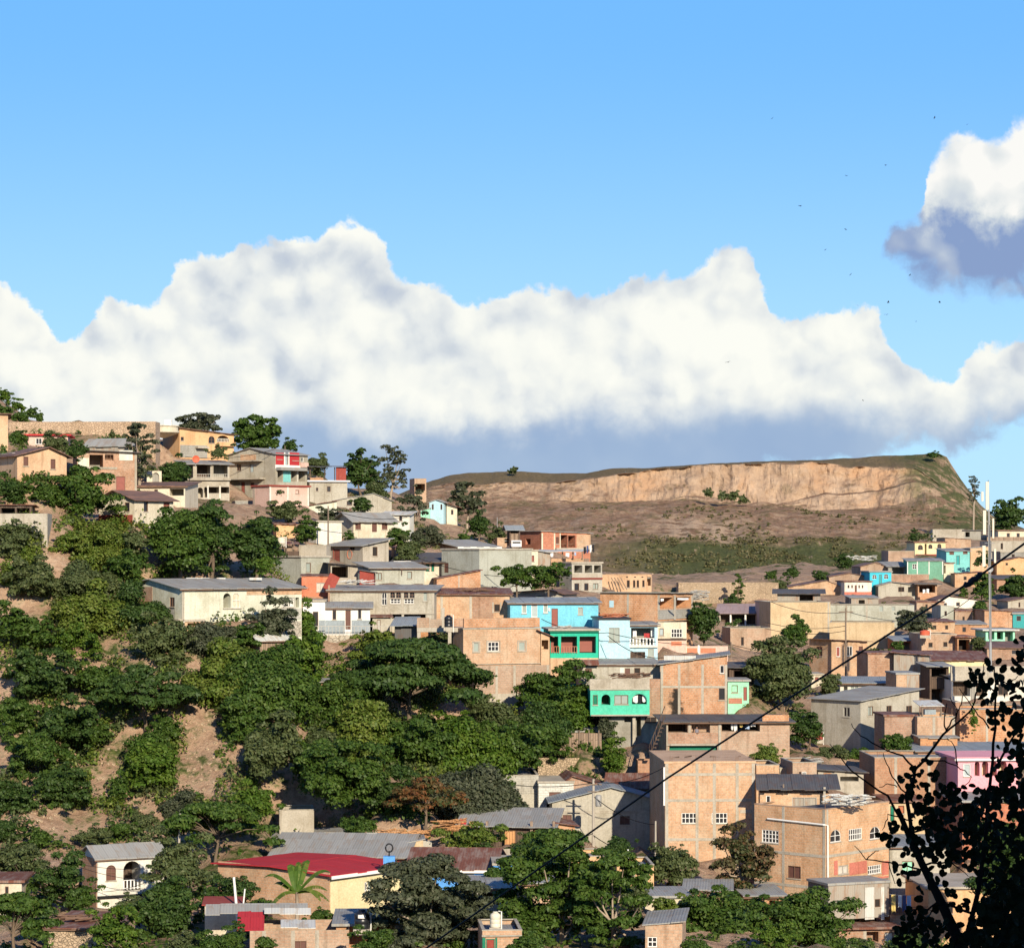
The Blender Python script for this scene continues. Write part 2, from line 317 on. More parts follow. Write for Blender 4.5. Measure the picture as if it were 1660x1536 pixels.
# ------------------------------------------------------------------ mesh helpers
class MB:
    def __init__(s): s.v = []; s.f = []
    def face(s, *pts):
        i = len(s.v); s.v += [tuple(q) for q in pts]; s.f.append(tuple(range(i, i+len(pts))))
    def box(s, x0, x1, y0, y1, z0, z1, fn=None):
        fn = fn or (lambda a, b, c: (a, b, c))
        i = len(s.v); s.v += [tuple(fn(x, y, z)) for z in (z0, z1) for y in (y0, y1) for x in (x0, x1)]
        s.f += [tuple(i+k for k in q) for q in ((0,2,3,1),(4,5,7,6),(0,1,5,4),(2,6,7,3),(0,4,6,2),(1,3,7,5))]
    def tube(s, pts, r, n=6, cap=True):
        pts = [Vector(q) for q in pts]; m = len(pts); i0 = len(s.v)
        rr = r if isinstance(r, (list, tuple)) else [r]*m
        for k, q in enumerate(pts):
            d = (pts[min(k+1, m-1)] - pts[max(k-1, 0)]).normalized()
            a = d.orthogonal().normalized() if abs(d.z) > .9 else d.cross(Vector((0, 0, 1))).normalized()
            b = d.cross(a)
            for j in range(n):
                an = 2*math.pi*j/n; s.v.append(tuple(q + (a*math.cos(an) + b*math.sin(an))*rr[k]))
        for k in range(m-1):
            for j in range(n):
                s.f.append((i0+k*n+j, i0+k*n+(j+1) % n, i0+(k+1)*n+(j+1) % n, i0+(k+1)*n+j))
        if cap: s.f.append(tuple(i0+j for j in range(n))); s.f.append(tuple(i0+(m-1)*n+j for j in reversed(range(n))))
    def lathe(s, prof, n=20, c=(0, 0, 0)):
        i0 = len(s.v)
        for r, z in prof:
            for j in range(n): a = 2*math.pi*j/n; s.v.append((c[0]+r*math.cos(a), c[1]+r*math.sin(a), c[2]+z))
        for k in range(len(prof)-1):
            for j in range(n): s.f.append((i0+k*n+j, i0+k*n+(j+1) % n, i0+(k+1)*n+(j+1) % n, i0+(k+1)*n+j))
        s.f.append(tuple(i0+j for j in reversed(range(n)))); s.f.append(tuple(i0+(len(prof)-1)*n+j for j in range(n)))
    def build(s, name, mat, parent=None, smooth=False):
        me = bpy.data.meshes.new(name); me.from_pydata(s.v, [], s.f); me.update()
        if smooth: me.polygons.foreach_set('use_smooth', [True]*len(me.polygons))
        me.materials.append(M[mat] if isinstance(mat, str) else mat)
        o = bpy.data.objects.new(name, me); COL.objects.link(o)
        if parent: o.parent = parent
        return o
def tag(o, label, cat, group=None):
    o['label'] = label; o['category'] = cat
    if group: o['group'] = group
    return o
def thing(name, label, cat, loc, rz=0, group=None):
    o = bpy.data.objects.new(name, None); COL.objects.link(o); o.location = loc; o.rotation_euler = (0, 0, rz); o.empty_display_size = .5
    return tag(o, label, cat, group)
# ------------------------------------------------------------------ houses
FOOT = []                                    # footprints: the ground is cut to them
def arch_pts(u0, u1, v0, v1, n=8):           # left spring .. right spring of an arch filling the top of a rectangle
    w = (u1-u0)/2; r = min(w, (v1-v0)*.6); c = (u0+u1)/2
    return [(c - w*math.cos(math.pi*k/n), v1 - r + r*math.sin(math.pi*k/n)) for k in range(n+1)]
class B:
    def __init__(s, name, label, xa, xb, yt, yb, Y, yaw=0, xs=None, dep=7., m='brick', r='flat', rise=0, rm='zinc', ov=.35, op='', col='', bm='', ex=(), cat='house', found=2.6, rp=.5, group=None, th=.07, ovf=None, flat=True, lip='conc'):
        a = R(yaw); s.d = d = Vector((math.cos(a), math.sin(a), 0)); s.e = e = Vector((-math.sin(a), math.cos(a), 0)); s.yaw = yaw; s.Y = Y
        near = xa if yaw >= 0 else xb
        N = P(near, 0, Y); N.z = 0
        def solve(px, dr, O=N): uu = (px-CX)/F; return (uu*O.y - O.x)/(dr.x - uu*dr.y)
        s.solve = solve
        if yaw >= 0: W = solve(xb, d); O = N
        else: W = -solve(xa, d); O = N - d*W
        D = solve(xs, e) if xs is not None else dep
        if not 1.2 < D < 15: print('DEPTH', name, label, round(D, 2)); D = dep
        s.D = D
        s.N, s.O, s.W = N, O, W; s.near = near; s.xs = xs
        s.zb = (HY-yb)/F*Y; s.H = H = (yb-yt)/F*Y
        rs = rise/F*Y
        if r in ('sb', 'gx'): rs = max(.12, (HY-yt+rise)/F*(Y + D*math.cos(a)*(1 if r == 'sb' else .5)) - s.zb - s.H)
        s.rise = rs
        s.root = thing(name, label, cat, (O.x, O.y, s.zb), a, group); s.m = m
        if flat: FOOT.append((O, d, e, W, D, s.zb))
        s.r = r
        hs = dict(FL=H, FR=H, BL=H, BR=H); mid = {}
        if r == 'sb': hs['BL'] = hs['BR'] = H+rs
        elif r == 'sf': hs['FL'] = hs['FR'] = H+rs
        elif r == 'sl': hs['FL'] = hs['BL'] = H+rs
        elif r == 'sr': hs['FR'] = hs['BR'] = H+rs
        elif r == 'gx': mid['L'] = mid['R'] = (D*.5, H+rs)
        elif r == 'gy': mid['F'] = mid['B'] = (W*rp, H+rs)
        # ---- openings
        s.ops = {'F': [], 'S': []}
        for q in [q for q in op.split(';') if q.strip()]:
            k = q.split(); x0, y0, x1, y1 = map(float, k[1:5]); opt = k[5:]
            fc, u0, v0 = s.loc(x0, y1, (x0+x1)/2); _, u1, v1 = s.loc(x1, y0, (x0+x1)/2)
            if u0 > u1: u0, u1 = u1, u0
            lim = (W if fc == 'F' else D) - .04
            u0 = max(.04, u0); u1 = min(lim, u1); v0 = max(.0, v0); v1 = min(H-.05, v1)
            if u1-u0 < .08 or v1-v0 < .08: continue
            s.ops[fc].append((k[0], u0, u1, v0, v1, opt))
        wm = MB()
        sideL = yaw >= 0
        s.mapF = lambda u, v, w: (u, w, v)
        s.mapL = lambda u, v, w: (w, u, v)
        s.mapR = lambda u, v, w: (W-w, u, v)
        s.mapS = s.mapL if sideL else s.mapR
        s.wface(wm, s.mapF, W, H, -found, [(W, hs['FR'])] + ([mid['F']] if 'F' in mid else []) + [(0, hs['FL'])], s.ops['F'])
        s.wface(wm, s.mapL, D, H, -found, [(D, hs['BL'])] + ([mid['L']] if 'L' in mid else []) + [(0, hs['FL'])], s.ops['S'] if sideL else [])
        s.wface(wm, s.mapR, D, H, -found, [(D, hs['BR'])] + ([mid['R']] if 'R' in mid else []) + [(0, hs['FR'])], [] if sideL else s.ops['S'])
        s.wface(wm, lambda u, v, w: (u, D-w, v), W, H, -found, [(W, hs['BR'])] + ([mid['B']] if 'B' in mid else []) + [(0, hs['BL'])], [])
        s.wall = wm.build('wall', m, s.root)
        for fc in 'FS':
            for o in s.ops[fc]: s.opening(fc, *o)
        # ---- roof
        s.of = ov if ovf is None else ovf; rm_ = MB(); o = ov; of = ov if ovf is None else ovf; jt = lambda: rnd.uniform(-.03, .03)
        def plane(x0, x1, y0, y1, z):       # sloping sheet, a little uneven along its edges
            n = max(1, int((x1-x0)/.85)); 
            if n > 40: n = 40
            tz = .012
            for i in range(n):
                a0 = x0 + (x1-x0)*i/n; a1 = x0 + (x1-x0)*(i+1)/n
                j = jt(); k = jt()*3; l = jt()*2
                f = lambda x, y, zz: (x, y, z(x, y) + zz + j*.6)
                rm_.box(a0, a1+.03, y0+k, y1+l, tz, tz+th, f)
        if r in ('flat',): rm_.box(-o, W+o, -of, D+o, H+.003, H+.18)
        elif r == 'par':
            rm_.box(.16, W-.16, .16, D-.16, H-.4, H-.28)
            cp = MB(); q = .03
            for a0, a1, b0, b1 in ((-q, W+q, -q, .18), (-q, .18, .18, D+q), (W-.18, W+q, .18, D+q), (.18, W-.18, D-.18, D+q)): cp.box(a0, a1, b0, b1, H+.002, H+.07)
            cp.build('coping', lip, s.root)
        elif r == 'sb': plane(-o, W+o, -of, D+o, lambda x, y: H + rs*y/D)
        elif r == 'sf': plane(-o, W+o, -of, D+o, lambda x, y: H + rs*(1-y/D))
        elif r == 'sl': plane(-o, W+o, -of, D+o, lambda x, y: H + rs*(1-x/W))
        elif r == 'sr': plane(-o, W+o, -of, D+o, lambda x, y: H + rs*x/W)
        elif r == 'gx':
            plane(-o, W+o, -of, D/2, lambda x, y: H + rs*y/(D/2)); plane(-o, W+o, D/2, D+o, lambda x, y: H + rs*(2-y/(D/2)))
        elif r == 'gy':
            c = W*rp
            plane(-o, c, -of, D+o, lambda x, y: H + rs*x/c); plane(c, W+o, -of, D+o, lambda x, y: H + rs*(W-x)/(W-c))
        if rm_.v: s.roof = rm_.build('roof', rm, s.root)
        if r in ('sb', 'gx') and W > 2.5 and of > .2 and Y < 300:      # timber plate under the eave
            rf = MB(); rf.box(-o+.03, W+o-.03, -of+.08, -of+.16, H - rs*(of-.1)/(D if r == 'sb' else D/2) - .12, H - rs*(of-.1)/(D if r == 'sb' else D/2) - .02); rf.build('eave_beam', 'fb', s.root)
        if r == 'par' and m.startswith('brick') and Y < 345 and W > 2.5:      # starter bars left standing on the corners
            for ux in (.25, W-.25):
                rb_ = MB(); rb_.tube([(ux, .2, H-.1), (ux+.03, .22, H+.55 + .3*rnd.random())], .028, 4); rb_.build('rebar', 'fb', s.root)
        # ---- concrete frame
        for q in col.split():
            x = float(q); fc, u_, _ = s.loc(x, yb, x); b = MB(); L_ = W if fc == 'F' else D
            u_ = min(max(u_, .12), L_-.12); b.box(u_-.12, u_+.12, -.022, -.001, -found*.5, H-.004, (s.mapF if fc == 'F' else s.mapS).__call__ if 0 else (lambda a_, b_, c_, mp=(s.mapF if fc == 'F' else s.mapS): mp(a_, c_, b_)))
            b.build('column', 'conc', s.root)
        for q in bm.split():
            y = float(q)
            for fc in ('F', 'S') if xs is not None else ('F',):
                _, _, v_ = s.loc(near, y, near + (.01 if fc == 'F' else 0)); b = MB(); L_ = W if fc == 'F' else D; mp = s.mapF if fc == 'F' else s.mapS
                b.box(.005, L_-.005, -.03, -.001, v_-.11, v_+.11, lambda a_, b_, c_: mp(a_, c_, b_)); b.build('beam', 'conc', s.root)
        for q in ex: s.box(*q)
    def loc(s, x, y, xm):
        side = s.xs is not None and ((s.yaw >= 0 and xm < s.near) or (s.yaw < 0 and xm > s.near))
        if side:
            u = s.solve(x, s.e); p = s.N + s.e*u
            return 'S', u, (HY-y)/F*p.y - s.zb
        t_ = s.solve(x, s.d); p = s.N + s.d*t_
        return 'F', (t_ if s.yaw >= 0 else t_ + s.W), (HY-y)/F*p.y - s.zb
    def wface(s, mb, mp, W, H, v0, topl, ops):
        us = sorted({0, W} | {q for o in ops for q in o[1:3]}); vs = sorted({v0, H} | {q for o in ops for q in o[3:5]})
        for i in range(len(us)-1):
            for j in range(len(vs)-1):
                cu, cv = (us[i]+us[i+1])/2, (vs[j]+vs[j+1])/2
                if any(o[1] < cu < o[2] and o[3] < cv < o[4] for o in ops): continue
                mb.face(mp(us[i], vs[j], 0), mp(us[i+1], vs[j], 0), mp(us[i+1], vs[j+1], 0), mp(us[i], vs[j+1], 0))
        tp = [q for q in topl if q[1] > H+.01]
        if tp: mb.face(*[mp(a, b, 0) for a, b in [(0, H), (W, H)] + tp])
        for k, u0, u1, a, b, opt in ops:
            dp = .16
            if k in 'oAD': dp = float(opt[0]) if opt and opt[0].replace('.', '').isdigit() else 2.2
            for q in (((u0,a),(u1,a)), ((u1,a),(u1,b)), ((u1,b),(u0,b)), ((u0,b),(u0,a))):
                mb.face(mp(*q[0], 0), mp(*q[1], 0), mp(*q[1], dp), mp(*q[0], dp))
            mb.face(mp(u0, a, dp), mp(u1, a, dp), mp(u1, b, dp), mp(u0, b, dp))
            if k in 'aA':
                ar = arch_pts(u0, u1, a, b); n = len(ar)//2
                mb.face(mp(u0, b, 0), *[mp(*q, 0) for q in ar[:n+1]]); mb.face(mp(u1, b, 0), *[mp(*q, 0) for q in reversed(ar[n:])])
                for q0, q1 in zip(ar, ar[1:]): mb.face(mp(*q0, 0), mp(*q1, 0), mp(*q1, .15), mp(*q0, .15))
    def opening(s, fc, k, u0, u1, a, b, opt):
        mp = s.mapF if fc == 'F' else s.mapS; w = lambda x, y, z: mp(x, z, y)
        if k in 'wgas':
            fr = MB(); tk = .05; fm = 'fb'; pm = 'glass'
            for q in opt:
                if q in ('fw', 'fg', 'fb'): fm = q
                elif q in M: pm = q
            if k == 'g': fm = 'fw'
            if k == 'a':
                ar = [(u0, a)] + arch_pts(u0, u1, a, b) + [(u1, a), (u0, a)]
                fr.tube([mp(x, y, .05) for x, y in ar], .045, 4)
            else:
                for x0, x1, y0, y1 in ((u0, u1, a, a+tk), (u0, u1, b-tk, b), (u0, u0+tk, a+tk, b-tk), (u1-tk, u1, a+tk, b-tk)): fr.box(x0, x1, .02, .1, y0, y1, w if 0 else (lambda x, y, z: mp(x, z, y)))
            nx, ny = (max(2, int((u1-u0)/.28)), max(2, int((b-a)/.3))) if k == 'g' else ((2, 1) if u1-u0 > .7 else (1, 1))
            if k == 'a': nx, ny = 2, 2
            bt = .022 if k != 'g' else .026
            for i in range(1, nx): x = u0 + (u1-u0)*i/nx; fr.box(x-bt, x+bt, .03, .08, a+.02, b-.02 if k != 'a' else b-.06, lambda x, y, z: mp(x, z, y))
            for i in range(1, ny): y_ = a + (b-a)*i/ny; fr.box(u0+.02, u1-.02, .035, .085, y_-bt, y_+bt, lambda x, y, z: mp(x, z, y))
            wo_ = fr.build('window', fm, s.root)
            if b-a < 2.2 and s.Y < 345:                            # sill
                sl = MB(); sl.box(u0-.06, u1+.06, -.06, -.001, a-.08, a-.005, lambda x, y, z: mp(x, z, y)); sl.build('sill', 'conc', wo_)
            pn = MB(); pn.box(u0+.01, u1-.01, .105, .125, a+.01, b-.01 if k != 'a' else b-.012, lambda x, y, z: mp(x, z, y)); pn.build('pane', pm, wo_)
        elif k == 'd':
            pm = opt[0] if opt else 'brown'; dm = MB()
            dm.box(u0+.05, u1-.05, .07, .11, a+.0, b-.05, lambda x, y, z: mp(x, z, y)); wd = u1-u0
            for y0, y1 in ((.08, .45), (.52, .9)):
                dm.box(u0+wd*.2, u1-wd*.2, .05, .069, a+(b-a)*y0, a+(b-a)*y1, lambda x, y, z: mp(x, z, y))
            do = dm.build('door', pm, s.root)
            fr = MB()
            for x0, x1, y0, y1 in ((u0, u0+.05, a, b), (u1-.05, u1, a, b), (u0+.05, u1-.05, b-.05, b)): fr.box(x0, x1, .02, .12, y0, y1, lambda x, y, z: mp(x, z, y))
            fr.build('frame', 'fb' if len(opt) < 2 else opt[1], do)
        elif k in 'oA' and (not opt or opt[0] not in ('.5', '.9', '1')) and u1-u0 > .7:
            dp = float(opt[0]) if opt and opt[0].replace('.', '').isdigit() else 2.2
            bw = MB(); bw.box(u0+.01, u1-.01, dp-.06, dp-.02, a+.01, b-.01, lambda x, y, z: mp(x, z, y)); bw.build('dark_back_wall', ('greyd', 'woodd', 'void')[int(u0*37+a*11) % 3], s.root)  # dark sheet added at the back so the opening looks shaded
            fl = MB(); fl.box(u0+.01, u1-.01, .1, dp-.07, b-.05, b-.012, lambda x, y, z: mp(x, z, y)); fl.build('dark_ceiling', 'woodd', s.root)  # dark boards added overhead to deepen the same painted shade
        elif k in 'oA' and 'r' in opt:
            s.rail(fc, u0, u1, a, min(a+1., b-.3), 'black' if 'white' not in opt else 'fw')
    def rail(s, fc, u0, u1, a, b, mat='black', out=-.02, step=.16, th=.018):
        mp = s.mapF if fc == 'F' else s.mapS; rl = MB()
        rl.box(u0, u1, out-.03, out+.03, b-.05, b, lambda x, y, z: mp(x, z, y)); rl.box(u0, u1, out-.02, out+.02, a+.06, a+.1, lambda x, y, z: mp(x, z, y))
        n = max(2, int((u1-u0)/step))
        for i in range(n+1):
            x = u0 + (u1-u0)*i/n; rl.box(x-th, x+th, out-th, out+th, a, b-.051, lambda x, y, z: mp(x, z, y))
        return rl.build('railing', mat, s.root)
    def prail(s, x0, y0, x1, y1, mat='black', out=-.5, step=.16, th=.018):
        fc, u0, v0 = s.loc(x0, y1, (x0+x1)/2); _, u1, v1 = s.loc(x1, y0, (x0+x1)/2); return s.rail(fc, min(u0, u1), max(u0, u1), v0, v1, mat, out, step, th)
    def box(s, name, mat, x0, y0, x1, y1, o0, o1):
        fc, u0, v0 = s.loc(x0, y1, (x0+x1)/2); _, u1, v1 = s.loc(x1, y0, (x0+x1)/2); mp = s.mapF if fc == 'F' else s.mapS
        b = MB(); b.box(min(u0, u1), max(u0, u1), -o1, -o0, v0, v1, lambda x, y, z: mp(x, z, y)); return b.build(name, mat, s.root)
    def sheet(s, name, mat, x0, x1, ya, yb2, o0, o1, th=.05):
        # sloping sheet over the front: at the wall (out o0) its row is ya, at its outer edge (out o1) yb2
        fc, u0, va = s.loc(x0, ya, (x0+x1)/2); _, u1, vb = s.loc(x1, yb2, (x0+x1)/2); mp = s.mapF if fc == 'F' else s.mapS
        b = MB(); n = max(1, int((u1-u0)/.85))
        for i in range(n):
            a0 = u0+(u1-u0)*i/n; a1 = u0+(u1-u0)*(i+1)/n; j = rnd.uniform(-.03, .03)
            f = lambda x, y, z: mp(x, va + (vb-va)*(-y-o0)/max(.01, (o1-o0)) + z + j, y)
            b.box(a0, a1, -o1 + j*3, -o0, 0, th, f)
        return b.build(name, mat, s.root)
    def post(s, x, y0, y1, out, mat='conc', wd=.1):
        fc, u_, v1 = s.loc(x, y0, x); _, _, v0 = s.loc(x, y1, x); mp = s.mapF if fc == 'F' else s.mapS
        b = MB(); b.box(u_-wd, u_+wd, -out-wd, -out+wd, v0, v1, lambda x, y, z: mp(x, z, y)); return b.build('post', mat, s.root)
    def fascia(s, mat='fw', hh=.17):          # board along the front eave
        o = .35; of = s.of; sl = s.rise/(s.D/2 if s.r == 'gx' else s.D); z = s.H - sl*of
        b = MB(); b.box(-o+.01, s.W+o-.01, -of-.04, -of-.012, z-hh+.05, z+.05); return b.build('fascia', mat, s.root)
    def rebar(s, xs_):
        for x in xs_:
            fc, u_, _ = s.loc(x, 0, x); mp = s.mapF if fc == 'F' else s.mapS
            b = MB(); q = [(-.08, .05), (.08, .05), (-.08, .2), (.08, .2)]
            for i, (a, c) in enumerate(q): b.tube([mp(u_+a, s.H-.1, c+.02), mp(u_+a+.02, s.H + .5 + .2*((i*7) % 3)/3, c+.03)], .014, 4)
            b.build('rebar', 'fb', s.root)
# ================================================================== HOUSES (pixel rows and columns of the photograph, distance in metres)
# ---- upper left hill
B('brick_house', 'tall narrow brick house cut off by the left edge below the green hilltop', -34, 13, 674, 728, 276, 12, m='adobe', r='sf', rise=3, rm='tile', op='')
B('gable_house', 'peach gabled house with two brown shutters above the hedge at far left', 28, 108, 738, 775, 256, 32, xs=-6, m='adobe', r='gy', rise=14, rm='tile', rp=.62, ov=.45,
  op='s 38 740 46 755 brown;s 82 744 90 760 brown', ex=(('gutter','fw',-4,734,26,737,.1,.4),))
h = B('shack', 'brick shack with dark open porch and white upper panel, right of the peach gabled house', 125, 222, 733, 796, 286, 16, xs=118, m='brick', r='sl', rise=3, rm='zincd', ov=.5,
  op='o 145 737 167 757 2.5;o 170 736 184 746 1;d 188 772 203 795 redd', ex=(('panel','white',193,730,215,746,0,.05),('panel','wgreen',126,742,144,757,0,.06),('beam','conc',124,757,190,760,0,.08)), col='220')
h.prail(168, 737, 190, 746, 'fb', .05, .3)
B('small_house', 'pale pink cottage with bright red fascia under the stone terrace', 45, 110, 706, 726, 303, 6, m='pink', r='flat', rm='redroof', op='w 58 710 68 720 fw;w 86 711 92 720', ov=.4)
B('shack', 'low grey corrugated shack roof in front of the hilltop stone wall', 138, 214, 722, 734, 300, -14, xs=222, m='zincw', r='sb', rise=9, rm='zinc', ov=.3)
B('brick_house', 'tiny brick cube beside the palm clump below the round terrace', 198, 216, 712, 728, 306, 10, m='brickl', r='par', dep=4)
B('retaining_wall', 'long flat-topped stone retaining wall on the left hilltop', 14, 252, 683, 722, 318, -3, dep=3, m='bank', r='none', flat=False, cat='wall')
h = B('hilltop_house', 'apricot house with two arched windows and a round terrace on the hilltop', 291, 379, 702, 741, 332, 36, xs=264, m='orange', r='sl', rise=8, rm='tile', ov=.35,
  op='a 338 707 348 718;A 352 706 371 717 1.5;w 293 708 298 714;o 318 726 333 740 1.5', ex=(('lower_wall','block',292,722,336,741,0,.04),('canopy','conc',316,724,334,726.5,.02,.8)))
h.prail(352, 711, 371, 717, 'white', 0, .2, .03)
h.box('parapet', 'orange', 352, 717, 379, 723, .05, .5)
mb = MB(); c = P(265, 697, 331); mb.lathe([(.2,-1.0),(1.95,-.35),(2.0,-.3),(2.0,-.12),(1.85,-.1),(1.85,.42),(2.0,.44),(2.0,.56),(1.7,.58)], 26, c); o = mb.build('terrace', 'cream', None); o.parent = h.root; o.matrix_parent_inverse = (Matrix.Translation(h.root.location) @ Matrix.Rotation(h.root.rotation_euler.z, 4, 'Z')).inverted()
h = B('gallery_house', 'long low house with dark upper gallery and white arcade below, under the orange dish', 300, 372, 752, 812, 322, 18, xs=288, m='conc', r='sb', rise=5, rm='zinc', ov=.5,
  op='o 303 754 313 774 2;o 319 753 341 774 2.2;o 346 753 369 773 2.2;A 320 790 329 806 1.5;A 331 789 336 806 1.5;o 338 789 355 799 1.8;o 358 789 372 799 1.8',
  ex=(('ledge','conc',299,775,373,778,0,.35),('pillar','white',355.5,787,357.5,808,0,.06),('pillar','white',336,787,338,808,0,.06)))
h.prail(319, 768, 341, 774, 'fg', 0, .25); h.prail(346, 768, 369, 773, 'fg', 0, .25)
h = B('gable_house', 'big grey gabled house whose right side is a red and white shopfront', 369, 446, 736, 812, 331, -38, xs=499, m='grey', r='gy', rise=11, rm='zinc', ov=.3,
  op='w 384 752 391 763;d 405 752 411 765 doorg;d 391 781 397 803 redd;w 406 782 412 792;g 449 736 457 744;d 462 735 467 753 doorg;g 474 738 484 746;w 488 741 492 748 fw;o 450 760 458 781 1.2;o 472 761 481 780 1.6;o 484 761 495 780 1.6',
  ex=(('panel','brickl',390,736,415,746,0,.03),('canopy','conc',372,746,427,749,0,.9),('slab','conc',373,774,430,778,0,1.0),('panel','red',447,734,460,755,0,.02),('panel','red',469,734,485,756,0,.025),('trim','whiteb',446,755,499,759,0,.06),('trim','whiteb',460.5,733,462,756,0,.05),('trim','whiteb',467.4,733,468.8,756,0,.05),('panel','pink',486,750,498,757,0,.25),('awning','zinc',447,759,499,762,0,.9),('panel','aqua',459,763,471,781,-.02,.03),('pillar','white',481.5,762,483,781,0,.04)))
h.prail(374, 765, 429, 774, 'fg', .95, .25); h.prail(377, 794, 410, 806, 'fg', .4, .25)
h = B('pink_house', 'low pale pink building with white pilasters and dark red roof edge under the red shopfront', 437, 501, 788, 826, 311, 42, xs=410, m='pink', r='flat', rm='dred', ov=.2,
  ex=(('pilaster','white',436.5,788,439,820,0,.06),('pilaster','white',465,788,467.5,820,0,.06),('pilaster','white',498,788,500.5,820,0,.06)), op='s 449 794 455 800 pink;s 479 794 485 800 pink', col='412')
h = B('shack', 'grey block shack with sagging dark tarpaulin roof and rust red side on the left skyline', 502, 563, 779, 816, 334, 10, m='grey', r='none', op='w 530 788 536 797;w 512 790 516 796', ex=(('panel','dred',545,757,561,779,-.3,0),('parapet','brickd',503,774,524,779,-.3,0)), dep=6)
h.sheet('tarpaulin', 'zincd', 500, 562, 754, 757, -4, .5); h.post(503, 757, 779, -.3, 'woodd', .06); h.post(527, 757, 779, -.3, 'woodd', .06); h.post(543, 757, 779, -.3, 'woodd', .06)
B('gable_house', 'white gabled house with dark red base and clay tile roof above the green scrub', 160, 218, 809, 852, 258, -36, xs=281, m='cream', r='gy', rise=14, rm='tile', rp=.46, ov=.45,
  op='w 202 814 210 829;w 233 813 240 829;s 265 814 275 823 redd', ex=(('skirting','dred',160,834,215,852,0,.03),))
B('long_house', 'long cream wall and tiled roof just behind the white gabled house', 215, 300, 788, 806, 292, -5, m='cream', r='sb', rise=6, rm='tile', op='o 275 792 298 803 2;w 250 793 256 800')
B('terrace_wall', 'grey concrete terrace wall at the left edge above the bare cliff', -30, 77, 832, 850, 247, 4, dep=4, m='conc', r='none', flat=False, col='76', cat='wall')
B('lean_to', 'dark lean-to full of stacked timber on the grey terrace at left', -10, 52, 822, 834, 250, 4, dep=2.5, m='woodd', r='sf', rise=3, rm='rust', op='o 2 823 24 833 1.5;o 27 823 48 833 1.5', cat='shack')
# ---- ridge and upper middle
B('block_house', 'large plain grey gabled block house with one small dark window below the ridge trees', 543, 635, 811, 838, 332, 6, dep=8, m='grey', r='gy', rise=11, rm='zinc', rp=.68, ov=.25, op='w 562 810.5 571 819;d 557 823 562 836;d 566 823 570 836')
B('eaves_house', 'cream house with wide grey roof, brown door and two brown shutters', 573, 637, 843, 873, 302, 34, xs=545, m='cream', r='gx', rise=12, rm='zinc', ov=.55, op='s 576 848 585 858 brown;d 603 848 611 862 brown;s 619 848 628 858 brown')
h.fascia()
B('white_house', 'small plain white house with one window left of the tall grey tree', 620, 664, 834, 853, 313, -14, xs=671, m='white', r='sb', rise=4, rm='zincl', op='w 647 836 652 844')
B('plaster_house', 'plain cream walled house behind the thin timber pole', 513, 554, 846, 878, 297, 30, xs=500, m='white', r='flat', rm='conc', ov=.15, dep=5)
B('small_house', 'low pale house with curled roof sheets left of the round bush', 496, 546, 820, 846, 316, 8, m='wgreen', r='sr', rise=8, rm='rust', ov=.3)
B('brick_tower', 'unfinished brick cube with dark open front on the skyline', 672, 691, 776, 806, 372, 15, xs=664, m='brickl', r='par', op='o 673 784 689 795 2.5', lip='brickl')
h = B('gable_house', 'pale blue gabled cottage with a mint green lean-to on the ridge', 696, 719, 814, 838, 347, -12, xs=724, m='lblue', r='gy', rise=4, rm='zinc', ov=.2, op='w 700 817 703 826;w 714 817 717 826')
B('lean_to', 'mint green lean-to against the left of the pale blue cottage', 682, 697, 828, 840, 346, 0, dep=4, m='lmint', r='sr', rise=4, rm='zinc', ov=.1, cat='shack')
B('shack', 'yellowish shack with overhanging brown roof right of the pale blue cottage', 724, 741, 821, 840, 348, 0, dep=5, m='cream', r='sl', rise=5, rm='rust', ov=.6, op='w 731 826 735 834')
h = B('block_house', 'cream house with a tall dark window, red door and painted ring on its shaded side', 588, 630, 884, 922, 289, 42, xs=530, m='conc', r='sr', rise=10, rm='zinc', ov=.45, op='w 604 886 612 901 void;d 541 890 551 915 redd;w 567 886.5 575 892 void')
mb = MB(); fc, u_, v_ = h.loc(567, 898, 567); q = [h.mapS(u_ + .42*math.cos(a*math.pi/8), v_ + .5*math.sin(a*math.pi/8), -.02) for a in range(17)]; mb.tube(q, .045, 4); mb.build('painted_ring', 'salmon', h.root)
h.box('door_frame', 'dred', 540, 889, 541, 915, 0, .04)
B('concrete_box', 'blank grey concrete water cistern next to the rooftop shelter with the white tank', 483, 529, 884, 905, 286, -14, xs=536, m='conc', r='par', cat='cistern')
h = B('rooftop_shelter', 'ragged open shelter of poles holding a white tank beside the cistern', 440, 485, 893, 902, 284, 8, dep=4, m='woodd', r='none', cat='shelter', flat=False)
for x in (441, 450, 462, 475, 484): h.post(x, 877 + (x*7) % 5, 894, -.4, 'polew', .06)
h.sheet('roof', 'rust', 438, 486, 878, 882, -3, .4); h.box('boards', 'woodd', 442, 884, 448, 894, -.6, -.5); h.box('boards', 'wood', 465, 885, 474, 894, -.7, -.6)
B('block_house', 'bare grey block house with its corner toward us and one narrow window', 488, 534, 903, 950, 276, 44, xs=440, m='blockg', r='flat', rm='conc', ov=.15, op='w 496 912 504 928 paneg')
h = B('house', 'house with dark charcoal roof and two green doors in a black porch', 645, 714, 910, 934, 291, -5, dep=6, m='cream', r='sb', rise=12, rm='zincd', ov=.8, op='d 690 913 696 927 dgreen;d 699 913 704 927 dgreen;o 650 912 684 930 1.5', ex=(('column','void',713.5,908,717,934,-.1,.3),('pipe','fw',640,909,668,911,.8,.9)))
h = B('house', 'long pale green house with sloping grey roof and two green shutters', 600, 690, 920, 953, 279, 30, xs=578, m='blockg', r='sb', rise=8, rm='zinc', ov=.4, op='s 609 928 619 940 paneg;s 660 926 668 938 paneg', ex=(('annex','cream',688,926,706,953,-.8,.02),))
